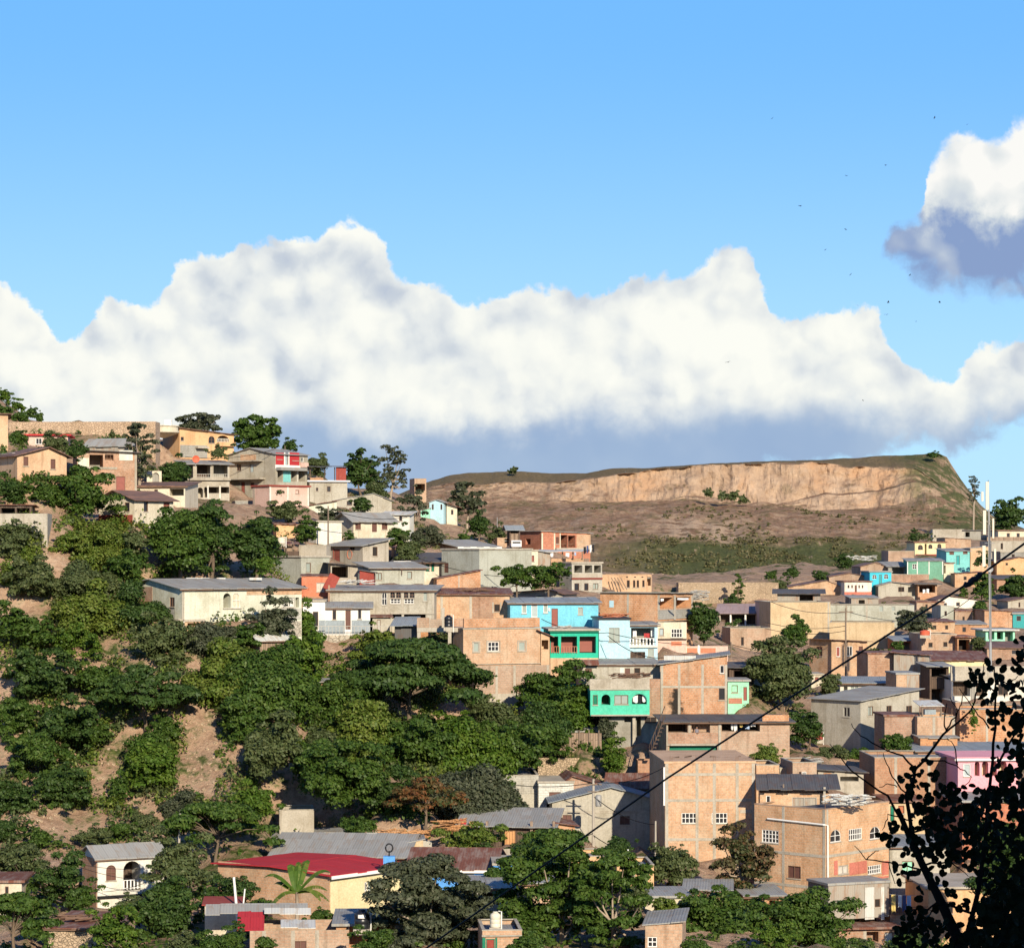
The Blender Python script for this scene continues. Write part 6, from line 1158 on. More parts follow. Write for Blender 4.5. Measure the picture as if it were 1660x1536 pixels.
T('bush', 'dark round bush right of the yellow green leafy tree', 786, 1396, 36, 44, 'bush', 'dark', Y=204)
# ---- along the bottom
T('tree', 'bushy olive tree at the left edge beside the cream balcony house', 34, 1440, 124, 84, 'round', 'olive', Y=199)
T('tree', 'dark upright tree left of the cream balcony house', 104, 1480, 96, 112, 'tall', 'dark', Y=194)
T('tree', 'layered green tree filling the bottom left corner', 24, 1560, 136, 112, 'umbrella', 'mid', Y=166, dens=1.2)
T('tree', 'yellow green tree in front of the littered brown roof', 190, 1556, 100, 100, 'round', 'bright', Y=172)
T('tree', 'olive tree right of the cream balcony house', 290, 1462, 104, 112, 'round', 'olive', Y=193)
T('tree', 'dark bushy tree below the right of the cream balcony house', 266, 1540, 120, 128, 'round', 'dark', Y=184)
T('tree', 'spreading feathery tree left of the big smooth grey roof', 348, 1400, 178, 96, 'umbrella', 'mid', Y=206)
T('bush', 'dark bush in front of the brick gable of the red roof house', 376, 1480, 96, 70, 'bush', 'dark', Y=186)
T('bush', 'green bush below the banana plant', 420, 1492, 70, 46, 'bush', 'mid', Y=182)
T('bush', 'leafy bush right of the banana plant', 522, 1500, 56, 34, 'bush', 'mid', Y=180)
T('bush', 'bush under the collapsed roof sheets', 352, 1560, 90, 62, 'bush', 'mid', Y=166)
T('bush', 'small upright bush beside the red roof sheet at bottom', 384, 1540, 34, 56, 'bush', 'dark', Y=168)
T('bush', 'bush at the bottom edge left of the red roof sheet', 300, 1556, 60, 50, 'bush', 'olive', Y=168)
T('tree', 'large dark tree with pale forking limbs at bottom centre', 694, 1564, 215, 168, 'feather', 'grey', Y=172, dens=1.25)
T('bush', 'bush at the bottom edge below the black water tank', 610, 1560, 90, 64, 'bush', 'mid', Y=166)
T('tree', 'big feathery green tree at bottom centre under the thick cable', 905, 1562, 215, 205, 'feather', 'mid', Y=176, dens=1.3)
T('tree', 'second feathery green tree left of the peach brick house', 1000, 1562, 140, 175, 'feather', 'mid', Y=172, dens=1.2)
T('tree', 'green tree behind the feathery tree and above the peach cubes', 880, 1420, 110, 70, 'feather', 'mid', Y=196)
T('bush', 'pale flowering shrub in front of the yellowish cottage', 1078, 1490, 66, 44, 'bush', 'yellow', Y=180)
T('bush', 'dark leafy bush between the grey gabled house and the peach cube', 1005, 1402, 62, 54, 'bush', 'dark', Y=203)
T('tree', 'bushy tree in front of the left wing of the brick block', 1092, 1450, 96, 92, 'round', 'olive', Y=198)
T('tree', 'russet topped tree in front of the four storey block', 1202, 1482, 104, 164, 'tall', 'rust', Y=196, dens=.9)
T('tree', 'broad dark tree at the bottom left of the four storey block', 1172, 1564, 205, 136, 'round', 'mid', Y=180)
T('tree', 'dark green tree at the foot of the four storey block', 1302, 1564, 150, 136, 'round', 'mid', Y=184)
for x_, yb_, w_, h_, tn, Yq, lb in [(60, 1384, 96, 48, 'mid', 211, 'spreading bush behind the bushy olive tree at the left edge'), (150, 1378, 90, 44, 'olive', 212.5, 'olive bush on the bank left of the grey balcony roof'), (200, 1362, 70, 36, 'mid', 214, 'small bush on the bare bank above the grey balcony roof'), (10, 1372, 60, 50, 'dark', 212, 'dark bush on the bank at the left edge'), (635, 1222, 100, 62, 'mid', 236, 'green bush in the shade left of the spreading tree trunk'), (735, 1212, 100, 66, 'bright', 237.5, 'bright bush in the shade right of the spreading tree trunk'), (690, 1190, 80, 40, 'dark', 240.6, 'dark bush at the foot of the spreading tree trunk'), (150, 1200, 70, 40, 'mid', 226, 'small bush on the left slope beside the dark feathery bush'), (60, 1520, 80, 50, 'dark', 178, 'dark bush left of the littered brown roof'), (140, 1470, 60, 40, 'mid', 193, 'low bush at the left foot of the cream balcony house'), (215, 1490, 70, 46, 'olive', 188, 'olive bush in front of the cream balcony house'),
  (430, 1545, 40, 34, 'mid', 168, 'small bush against the left of the pillared brick wall'), (660, 1500, 80, 56, 'mid', 182, 'bush below the yellow house wall right side'), (740, 1480, 80, 50, 'dark', 184, 'dark bush before the low grey roofed outhouse'), (845, 1500, 60, 60, 'dark', 178, 'dark bush behind the cream tank'),
  (860, 1560, 60, 60, 'mid', 164, 'green bush right of the small house with green door frame'), (950, 1470, 90, 60, 'mid', 186, 'green bush below the higher peach wall'), (1030, 1480, 60, 50, 'olive', 182, 'olive bush left of the pale flowering shrub'), (1130, 1500, 90, 60, 'dark', 184, 'dark bush in front of the low tin roofed shed'),
  (1125, 1560, 60, 50, 'mid', 166, 'bush right of the peach brick house at the bottom edge'), (1230, 1500, 70, 56, 'mid', 188, 'bush below the russet topped tree'), (1260, 1550, 90, 60, 'bright', 172, 'bright bush at the bottom edge between two bushy trees'), (1380, 1570, 80, 50, 'mid', 172, 'green bush at the bottom edge below the low brick house'),
  (1000, 1450, 70, 44, 'mid', 189, 'bush in front of the peach rooftop cube'), (800, 1440, 60, 44, 'mid', 190, 'bush at the end of the bright blue wall'), (1060, 1420, 70, 40, 'dark', 200, 'dark bush in the blue shadow of the brick block'), (920, 1420, 70, 50, 'mid', 199, 'bush left of the grey gabled house foot'), (850, 1400, 70, 50, 'olive', 205, 'olive bush right of the timber workshop'),
  (1215, 1576, 130, 60, 'mid', 169, 'wide bush at the bottom edge below the russet topped tree'), (1140, 1578, 70, 44, 'olive', 167, 'olive bush at the bottom edge right of the peach brick house'), (1470, 1560, 90, 60, 'dark', 176, 'dark bush behind the near branches at the bottom edge')]: T('bush', lb, x_, yb_, w_, h_, 'bush', tn, Y=Yq)
T('tree', 'dim green tree glimpsed between the black leaves at the right edge', 1632, 1500, 130, 210, 'round', 'dark', Y=186)
T('bush', 'olive bush at the bottom edge under the low brick house', 1390, 1564, 80, 50, 'bush', 'olive', Y=176)
# ---- scrubby undergrowth nobody could count
rng = np.random.default_rng(5)
SCARS = [(292, 356, 1150, 1300), (180, 222, 1190, 1235), (145, 178, 1262, 1308), (0, 50, 1165, 1215), (436, 478, 1205, 1265), (500, 562, 1275, 1348), (70, 175, 1322, 1372), (60, 122, 860, 965), (236, 300, 1010, 1035), (150, 170, 1040, 1110)]      # bare earth slides
def carpet(name, regions, n, tone, size, hgt, rad=(.25, .8)):
    cs = []; ns = []
    for _ in range(n):
        x0, x1, y0, y1 = regions[rng.integers(len(regions))]
        x = rng.uniform(x0, x1); y = rng.uniform(y0, y1); Y = depth_at(x, y); X = (x-CX)/F*Y
        if mnoise.noise((X*.28, Y*.28, 2.)) < -.05 or any(a < x < b and c < y < e for a, b, c, e in SCARS): continue
        z = ground(X, Y); k = int(rng.integers(12, 30)*(rad[1]/.8)**1.6); r = rng.uniform(*rad)
        d = rng.normal(size=(k, 3)); d /= np.linalg.norm(d, axis=1, keepdims=True); d[:, 2] = abs(d[:, 2])
        cs.append(np.array([X, Y, z]) + d*np.array([r, r, r*hgt])*rng.uniform(.5, 1, (k, 1))); q = d + rng.normal(size=(k, 3))*.6; ns.append(q/np.linalg.norm(q, axis=1, keepdims=True))
    v = leaf_quads(rng, np.concatenate(cs), np.concatenate(ns), size); o = bpy.data.objects.new(name, quads_mesh(name, v, L[tone])); COL.objects.link(o)
    o['kind'] = 'stuff'; o['label'] = {'undergrowth': 'low tangled undergrowth between the bushes', 'fresh_undergrowth': 'yellow green scrub covering the wooded slope', 'olive_undergrowth': 'olive scrub covering the wooded slope'}.get(name, 'dry grass tufts on the bare earth'); o['category'] = 'undergrowth'; return o
REG = [(0, 520, 850, 1400), (0, 330, 850, 1000), (480, 860, 1060, 1350), (0, 1660, 1440, 1570), (860, 1010, 1150, 1260), (0, 260, 700, 830)]
carpet('undergrowth', REG, 5200, 'mid', .2, 1.3); carpet('fresh_undergrowth', [(0, 480, 850, 1330), (0, 250, 850, 960), (480, 880, 1080, 1330)], 2700, 'yellow', .18, 1.7, (.4, 1.25)); carpet('olive_undergrowth', [(0, 500, 850, 1380), (500, 900, 1100, 1300)], 1500, 'olive', .19, 1.7, (.4, 1.2)); carpet('dry_grass', REG + [(430, 760, 840, 1060), (1180, 1450, 930, 1240), (560, 760, 800, 900)], 1500, 'grass', .18, .9)
# grass and low scrub on the quarried hill
cs = []; ns = []
for _ in range(5200):
    i = int(rng.integers(170, len(mx)-60)); j = int(rng.integers(2, 42)); x = mx[i]
    gr = (rows[i, j] > 872) and 1010 < x < 1370
    if not gr and (rng.uniform() > .4 or mnoise.noise((x*.012, rows[i, j]*.04, 7)) < .05): continue
    if gr and mnoise.noise((x*.02, rows[i, j]*.05, 1)) < -.15: continue
    k = int(rng.integers(8, 18)); r = rng.uniform(.3, 1.0)*(1 if gr else .6); d = rng.normal(size=(k, 3)); d /= np.linalg.norm(d, axis=1, keepdims=True); d[:, 2] = abs(d[:, 2])
    cs.append(MV[i, j] + rng.normal(size=3)*np.array([.5, .5, 0]) + d*r*rng.uniform(.5, 1, (k, 1))); q = d + rng.normal(size=(k, 3))*.5; ns.append(q/np.linalg.norm(q, axis=1, keepdims=True))
o = bpy.data.objects.new('hill_scrub', quads_mesh('hill_scrub', leaf_quads(rng, np.concatenate(cs), np.concatenate(ns), .34), L['dry'])); COL.objects.link(o)
o['kind'] = 'stuff'; o['label'] = 'grass and low scrub on the slope of the quarried hill'; o['category'] = 'scrub'
# left hilltop above the stone wall: bushes on the skyline
for i, (a, b_, c_, d_) in enumerate(((6, 652, 34, 24), (30, 664, 30, 20), (50, 676, 26, 20), (64, 684, 16, 16), (4, 684, 50, 34), (32, 690, 46, 26))):
    T('bush', ('leftmost bush on the green hilltop at the upper left edge', 'second bush down the green hilltop at the upper left', 'third bush down the green hilltop at the upper left', 'lowest small bush of the green hilltop beside the stone wall', 'broad bush at the left edge just above the tall narrow brick house', 'broad bush at the left end of the hilltop stone wall')[i], a, b_, c_, d_, 'bush', 'bright' if i < 2 else 'mid', Y=352-i*4)
# ================================================================== SMALL THINGS
def at(x, y, Y, name, label, cat, rz=0, group=None): return thing(name, label, cat, P(x, y, Y), rz, group)
# banana plant
r0 = at(481, 1490, 180, 'banana_plant', 'banana plant with long torn leaves in front of the yellow house wall', 'banana plant')
mb = MB(); mb.tube([(0, 0, -.8), (.05, 0, .9), (.0, 0, 1.9)], [.16, .13, .1], 8); mb.build('stem', 'trunkl', r0, True)
def banana(az, ln, rise, droop, wd):
    mb = MB(); n = 12; pts = []
    for k in range(n+1):
        f = k/n; hx = ln*f*(1-.12*f); z = 1.8 + rise*ln*math.sin(min(1.9, f*1.6)) - droop*ln*f*f
        pts.append(Vector((hx*math.cos(az), hx*math.sin(az)*.8, z)))
    side = Vector((-math.sin(az), math.cos(az), 0)); rr = random.Random(int(az*100))
    for k in range(1, n):
        wk = 1.45*wd*math.sin(math.pi*min(1, (k/n)*.93+.05))**.6; wk2 = 1.45*wd*math.sin(math.pi*min(1, ((k+1)/n)*.93+.05))**.6 if k < n-1 else .02
        gap = rr.choice([0, .0, .18]); a, b = pts[k], pts[k+1]
        for sg in (-1, 1):
            e1 = a + side*sg*wk + Vector((0, 0, -.35*wk)); e2 = b.lerp(a, gap) + side*sg*wk2 + Vector((0, 0, -.35*wk2))
            mb.face(a, b.lerp(a, gap*.2), e2, e1); 
    mb.tube(pts, [.05*(1-k/n)+.008 for k in range(n+1)], 5); return mb.build('leaf', L['bright'] if rise > .5 else L['yellow'], r0)
for q in ((3.0, 2.6, .75, .35, .3), (2.55, 2.2, .5, .25, .28), (1.9, 2.1, 1.05, .2, .24), (1.2, 2.2, 1.1, .15, .24), (.25, 2.7, .8, .3, .3), (.05, 2.4, .42, .35, .3), (6.1, 2.6, .3, .5, .3), (3.6, 2.4, .3, .8, .27), (-.5, 2.2, .5, .7, .28), (1.55, 1.9, 1.15, .1, .16)): banana(*q)
# water tanks
def tank(x, y, Y, h, rad, mat, label, **k):
    r = at(x, y, Y, 'water_tank', label, 'water tank')
    mb = MB(); mb.lathe([(rad*.98, 0), (rad, .06*h), (rad, .22*h), (rad*.96, .24*h), (rad*.96, .26*h), (rad, .28*h), (rad, .48*h), (rad*.96, .5*h), (rad*.96, .52*h), (rad, .54*h), (rad, .74*h), (rad*.93, .82*h), (rad*.55, .92*h), (rad*.5, .925*h)], 22)
    mb.build('body', mat, r, True); mb = MB(); mb.lathe([(rad*.48, .93*h), (rad*.48, .99*h), (rad*.3, h)], 16); mb.build('lid', mat, r, True)
    mb = MB(); mb.tube([(rad*1.15, 0, -.5), (rad*1.15, 0, h*1.0), (rad*.6, 0, h*1.02)], .04, 6); mb.build('pipe', 'fw', r)
    mb = MB(); mb.box(-rad*1.1, rad*1.1, -rad*1.1, rad*1.1, -.35, -.002); mb.build('stand', 'conc', r); return r
q = tank(587, 1504, 172.5, 1.25, .5, 'tankb', 'black water tank with a white sticker on a grey roof at bottom centre')
mb = MB(); 
for k in range(8):
    a0, a1 = [R(-118 + (k+i)*7) for i in (0, 1)]; mb.face(*[(.512*math.cos(a), .512*math.sin(a), z) for a, z in ((a0, .72), (a1, .72), (a1, .95), (a0, .95))])
mb.build('sticker', 'fw', q)
tank(803, 1502, 168, 1.0, .34, 'tankw', 'cream water tank with a white pipe above the green framed door')
tank(456, 880, 283, .65, .45, 'tankw', 'off white tank on top of the ragged pole shelter')
tank(727, 1016, 250.5, 1.15, .4, 'tankb', 'black water tank on the concrete roof terrace')
tank(1499, 1029, 316.5, .6, .6, 'dishr', 'salmon red tank on the brick cube with two windows')
tank(1328, 1198, 249, .75, .35, 'dred', 'rust coloured drum on the bank beside the corner grey house')
r = at(273, 690, 331, 'water_tank', 'white box shaped tank on the round hilltop terrace', 'water tank')
mb = MB(); mb.box(-.42, .42, -.4, .4, 0, .68); mb.box(-.45, .45, -.43, .43, .681, .74); mb.build('body', 'fw', r); mb = MB(); mb.box(-.3, .3, -.3, .3, -.5, -.001); mb.build('stand', 'conc', r)
# blue crates with a black wheel on the rusty roof
r = at(631, 1399, 192, 'cargo_tricycle', 'blue box with a black wheel standing behind the red roof', 'machine')
mb = MB(); mb.box(-.42, .42, -.3, .3, 0, .55); mb.build('box', 'bblue', r)
mb = MB(); mb.tube([(0, -.1, .55), (0, -.1, .95)], .05, 6); mb.build('post', 'black', r)
mb = MB(); mb.tube([(.26*math.cos(a*math.pi/10), -.12, 1.15 + .3*math.sin(a*math.pi/10)) for a in range(21)], .055, 7, False); mb.build('wheel', 'black', r)
# satellite dishes
def dish(x, y, Y, rad, mat, label, rz=.3):
    r = at(x, y, Y, 'satellite_dish', label, 'satellite dish', rz)
    mb = MB(); n = 20
    rings = [(rad*k/5, (k/5)**2*rad*.28) for k in range(6)]
    pr = [[(q*math.cos(2*math.pi*j/n), -.15 - d_ , q*math.sin(2*math.pi*j/n)) for j in range(n)] for q, d_ in rings[1:]]
    for a, b in zip(pr, pr[1:]):
        for j in range(n): mb.face(a[j], a[(j+1) % n], b[(j+1) % n], b[j])
    mb.face(*pr[0]); mb.build('reflector', mat, r, True)
    mb = MB(); mb.tube([(0, -.12, 0), (0, .05, -.1), (0, .05, -rad-.5)], .035, 6); mb.build('mount', 'metal', r); return r
dish(317, 744, 318, .44, 'dishr', 'orange round dish on the roof of the long arcade house')
dish(1604, 922, 266, .33, 'metal', 'round white dish on the mast', .1)
# mast
r = at(1606, 1082, 268, 'antenna_mast', 'tall slim steel mast with white panel antennas at the right', 'mast')
zt = lambda y: (1082-y)/F*268; xo = lambda x: (x-1606)/F*268
mb = MB(); mb.tube([(0, 0, -.5), (xo(1604.5), 0, zt(920)), (xo(1602.5), 0, zt(800)), (xo(1602), 0, zt(778))], [.14, .12, .08, .04], 10); mb.build('pole', 'metal', r, True)
for x, y0, y1, w_ in ((1599.5, 781, 826, .16), (1595, 827, 866, .15), (1594, 884, 918, .16), (1612, 889, 912, .1), (1609, 840, 872, .09), (1591.5, 797, 812, .1)):
    mb = MB(); mb.box(xo(x)-w_, xo(x)+w_, -.42, -.25, zt(y1), zt(y0)); o = mb.build('antenna_panel', 'tankw', r)
    mb = MB(); mb.box(xo(x)-.03, xo(x)+.03, -.249, -.05, zt(y1)+.2, zt(y1)+.28); mb.box(xo(x)-.03, xo(x)+.03, -.249, -.05, zt(y0)-.3, zt(y0)-.22); mb.build('bracket', 'metal', o)
for y in (845, 880, 905):
    mb = MB(); mb.tube([(xo(1596), -.1, zt(y)), (xo(1612), -.1, zt(y))], .03, 5); mb.build('crossbar', 'metal', r)
for x in (1603.3, 1606): mb = MB(); mb.tube([(xo(x)+.05, -.2, zt(1040)), (xo(x-2), -.2, zt(850))], .035, 5); mb.build('conduit', 'metal', r)
# poles
def pole(x, y0, y1, Y, label, rad=.1, mat='polew', arm=False, lean=0):
    a, b = P(x, y1, Y), P(x+lean, y0, Y); r = thing('utility_pole', label, 'pole', a); mb = MB(); mb.tube([(0, 0, -1.2), b-a], [rad*1.1, rad*.8], 8); mb.build('shaft', mat, r)
    if arm: mb = MB(); mb.box(-.8, .8, -.16, -.09, (b-a).z-.5, (b-a).z-.38); mb.build('crossarm', 'polew', r)
    return r
pole(1371, 985, 1092, 296, 'slim wooden pole in front of the cream yellow wall', .1, 'polew', True)
pole(532, 820, 880, 292, 'thin dark pole by the plain cream walled house', .09)
q = pole(962, 1262, 1372, 221, 'concrete pole with a pale transformer before the grey gabled house', .13, 'poleg')
mb = MB(); mb.lathe([(.24, 0), (.26, .1), (.26, .85), (.2, .95)], 14, (.42, -.1, 3.4)); mb.build('transformer', 'metal', q, True); mb = MB(); mb.box(-.6, .7, -.18, -.12, 5.2, 5.3); mb.box(-.5, .6, -.18, -.12, 4.6, 4.68); mb.build('crossarm', 'polew', q)
pole(1063, 1330, 1388, 216, 'timber pole left of the brick block in the blue shadow', .11, 'poleg')
pole(289, 1318, 1372, 205, 'concrete pole above the cream balcony house', .1, 'poleg', lean=3)
pole(1018, 1376, 1402, 191.5, 'short white post on the peach rooftop cube', .07, 'fw')
pole(806, 838, 882, 338, 'left of two thin masts beside the wooden turret', .05, 'metal'); pole(811.5, 852, 880, 338, 'right shorter mast beside the wooden turret', .05, 'metal')
pole(387, 1421, 1482, 178, 'tall white leaning post at the bottom rooftops', .1, 'fw', lean=-8)
pole(391, 1440, 1470, 178, 'short white post crossing the tall white leaning post', .06, 'fw', lean=6)
pole(462, 722, 745, 338, 'thin pole on the skyline beside the round tree', .06)
pole(1185, 1040, 1110, 275, 'tilted pole above the pale mint cottage', .08)
# cables
def cable(label, pts, rad, sag=0, group=None, mat='cable', n=14):
    out = []
    for (a, b) in zip(pts, pts[1:]):
        A, Bv = P(*a), P(*b)
        for k in range(n):
            f = k/n; q = A.lerp(Bv, f); q.z -= sag*4*f*(1-f); out.append(q)
    out.append(P(*pts[-1])); mb = MB(); c = out[0].copy(); mb.tube([q-c for q in out], rad, 6); o = mb.build('cable', mat, None, True); o.location = c; return tag(o, label, 'cable', group)
cable('thick black cable crossing the lower right of the view', [(1720, 838, 15), (1585, 935, 15.4), (1280, 1131, 16.5), (1080, 1262, 17.2), (640, 1572, 18.6)], .0066)
mb = MB(); a, b = P(1563, 951, 15.4), P(1592, 930, 15.4); mb.tube([a.lerp(b, k/8) + Vector((0, 0, .006*math.sin(k*2))) for k in range(9)], [.012, .02, .016, .021, .017, .02, .015, .018, .012], 7); tag(mb.build('splice', 'cable', None, True), 'lumpy taped splice on the thick black cable', 'cable splice')
for i, (p0, p1, lb) in enumerate((((878, 1003, 262), (985, 1025, 255), 'thin wire sagging across the sky blue house'), ((985, 1025, 255), (1180, 1043, 262), 'thin wire from the pale blue house to the garden wall'), ((1240, 1008, 300), (1371, 1014, 296), 'upper thin wire left of the slim wooden pole'), ((1240, 1018, 300), (1371, 1022, 296), 'lower thin wire left of the slim wooden pole'),
    ((962, 1290, 221), (1062, 1336, 216), 'thin wire from the transformer pole to the timber pole'), ((962, 1350, 221), (780, 1385, 200), 'thin wire from the transformer pole toward the rusty roof'), ((130, 1400, 196), (310, 1394, 196), 'upper thin wire before the cream balcony house'), ((130, 1405, 196), (300, 1422, 196), 'lower thin wire before the cream balcony house'), ((165, 1445, 196), (300, 1396, 196), 'slanting thin wire before the cream balcony house'),
    ((1371, 990, 296), (1500, 1005, 330), 'thin wire right of the slim wooden pole'), ((1062, 1388, 216), (960, 1352, 221), 'low thin wire in the blue shadow'))):
    cable(lb, [p0, p1], .034 if p0[2] > 210 else .02, .5)
# clothes on lines
def cloth(x0, y0, x1, y1, Y, mat, label, group):
    a = P(x0, y0, Y); w_ = (x1-x0)/F*Y; h_ = (y1-y0)/F*Y; rr = random.Random(int(x0*31+y0)); mb = MB(); n = 6; prev = None; ph = rr.uniform(0, 6)
    cols = []
    for k in range(n+1):
        f = k/n; d_ = .05*math.sin(f*9+ph); cols.append([(w_*f, d_*j/2, -h_*j/2*(1-.08*math.sin(f*5+ph))) for j in range(3)])
    for th in (0, .015):
        for c0, c1 in zip(cols, cols[1:]):
            for j in range(2):
                q = [c0[j], c1[j], c1[j+1], c0[j+1]]; mb.face(*[(x, y+th, z) for x, y, z in (q if th == 0 else q[::-1])])
    o = mb.build('garment', mat); o.location = a; return tag(o, label, 'clothing', group)
CL = [(946, 886, 950, 897, 309, 'cl_k', 'black garment drying above the blank grey arcade house'), (951, 884, 954, 896, 309, 'cl_b', 'navy garment drying on the terrace line, second from left'), (956, 883, 959, 895, 309, 'cl_w', 'white garment on the terrace line'), (960, 882, 963, 894, 309, 'cl_k', 'black garment at the right end of the terrace line'),
 (892, 895, 897, 902, 315, 'cl_w', 'white cloth at the left end under the tin roofed washing terrace'), (917, 896, 923, 902, 315, 'cl_w', 'white cloth in the middle of the washing terrace'), (931, 895, 934, 900, 315, 'cl_l', 'pale blue cloth on the washing terrace'),
 (1185, 1169, 1189, 1182, 236.4, 'cl_w', 'white trousers hanging in the laundry gallery'), (1190, 1172, 1195, 1184, 236.4, 'cl_w', 'white shirt hanging in the laundry gallery'), (1199, 1170, 1204, 1178, 236.4, 'cl_y', 'tan cloth hanging in the laundry gallery'), (1217, 1170, 1225, 1177, 236.4, 'cl_w', 'white towel at the right end of the laundry gallery'), (1208, 1176, 1215, 1181, 236.4, 'cl_l', 'pale lilac cloth over the gallery parapet'),
 (1026, 1125, 1034, 1138, 245.6, 'cl_w', 'white shirt in the right opening of the mint balcony'), (1035, 1125, 1040, 1140, 245.6, 'cl_k', 'black shirt in the right opening of the mint balcony'), (1041, 1126, 1047, 1137, 245.6, 'cl_w', 'pale shirt at the right end of the mint balcony'),
 (1026, 1021, 1032, 1032, 258.4, 'cl_w', 'white sheet in the pale blue balcony wing'), (1044, 1026, 1053, 1033, 258.4, 'cl_r', 'red cloth in the pale blue balcony wing'), (1055, 1018, 1061, 1031, 258.4, 'cl_w', 'white curtain at the right end of the pale blue balcony'),
 (1445, 1449, 1452, 1478, 199, 'cl_y', 'yellow towel drying right of the corrugated balcony box'), (1456, 1450, 1462, 1470, 199, 'cl_w', 'white shirt drying right of the yellow towel'), (1463, 1450, 1469, 1476, 199, 'cl_b', 'blue jeans drying beside the white shirt'), (1470, 1451, 1477, 1470, 199, 'cl_l', 'pale blue shirt at the end of the drying line'),
 (1496, 955, 1500, 961, 405, 'cl_w', 'left white cloth at the dark shack on the far right slope'), (1502, 954, 1506, 961, 405, 'cl_w', 'right white cloth at the dark shack on the far right slope'), (1071, 970, 1076, 974, 267.4, 'cl_w', 'pale pennant cloth hanging in the left bay of the grey balcony'), (1098, 969, 1116, 972, 267.4, 'cl_w', 'pale fringe cloth hanging in the right bay of the grey balcony')]
for q in CL: cloth(*q, 'clothes hanging out to dry')
cable('washing line with yellow towel and blue jeans', [(1442, 1449, 199), (1500, 1451, 199)], .012, .02, None, 'metal')
cable('washing line high above the grey arcade house', [(943, 886, 309), (966, 881, 309)], .012, .02, None, 'metal')
# pickup parked by the turret
r = at(836, 890, 325, 'parked_van', 'small white van parked below the wooden turret', 'van', R(96))
mb = MB()
prof = [(-.95,.3),(.95,.3),(1.0,.62),(.62,.7),(.38,1.08),(-.8,1.1),(-.98,.95)]
for s in (-1, 1): mb.face(*[(x, s*.62, z) for x, z in (prof if s < 0 else prof[::-1])])
for a, b in zip(prof, prof[1:]+prof[:1]): mb.face((a[0], -.62, a[1]), (a[0], .62, a[1]), (b[0], .62, b[1]), (b[0], -.62, b[1]))
mb.build('body', 'fw', r)
mb = MB(); mb.face((.635, -.5, .73), (.635, .5, .73), (.41, .45, 1.05), (.41, -.45, 1.05)); mb.box(-.7, .3, -.63, -.622, .75, 1.02); mb.box(-.7, .3, .622, .63, .75, 1.02); mb.box(-.995, -.985, -.5, .5, .72, .93); mb.build('window', 'glass', r)
for x in (-.6, .6):
    for s in (-1, 1): mb = MB(); mb.tube([(x, s*.5, .22), (x, s*.66, .22)], .22, 14); mb.build('wheel', 'black', r)
# birds
BI = [(1252,192),(1515,191),(1568,202),(1436,268),(1372,285),(1297,334),(1371,372),(1338,405),(1475,446),(1379,445),(1440,490),(1390,495),(1523,490),(1437,510),(1485,521),(1180,587),(1399,649)]
b0 = None
for i, (x, y) in enumerate(BI):
    if b0 is None:
        mb = MB(); mb.tube([(-.0, -.3, 0), (0, -.12, .02), (0, .1, .02), (0, .34, 0)], [.02, .07, .06, .015], 7)
        for s in (-1, 1):
            q = [(s*.05, -.1, .03), (s*.3, -.16, .14), (s*.72, .02, .08), (s*.36, .1, .13), (s*.05, .12, .03)]
            mb.face(*(q if s > 0 else q[::-1])); mb.face(*[(a, b, c-.015) for a, b, c in (q[::-1] if s > 0 else q)])
        o = b0 = mb.build('bird', 'cable')
    else: o = b0.copy(); COL.objects.link(o)
    o.location = P(x, y, 220 + (i*37) % 60); o.rotation_euler = (R((i*53) % 40 - 20), R((i*71) % 80 - 40), R((i*97) % 360)); k = .22 + (i*29 % 50)/210; o.scale = (k, k, k)
    tag(o, 'tiny dark bird gliding against the blue sky', 'bird', 'birds gliding in the sky')
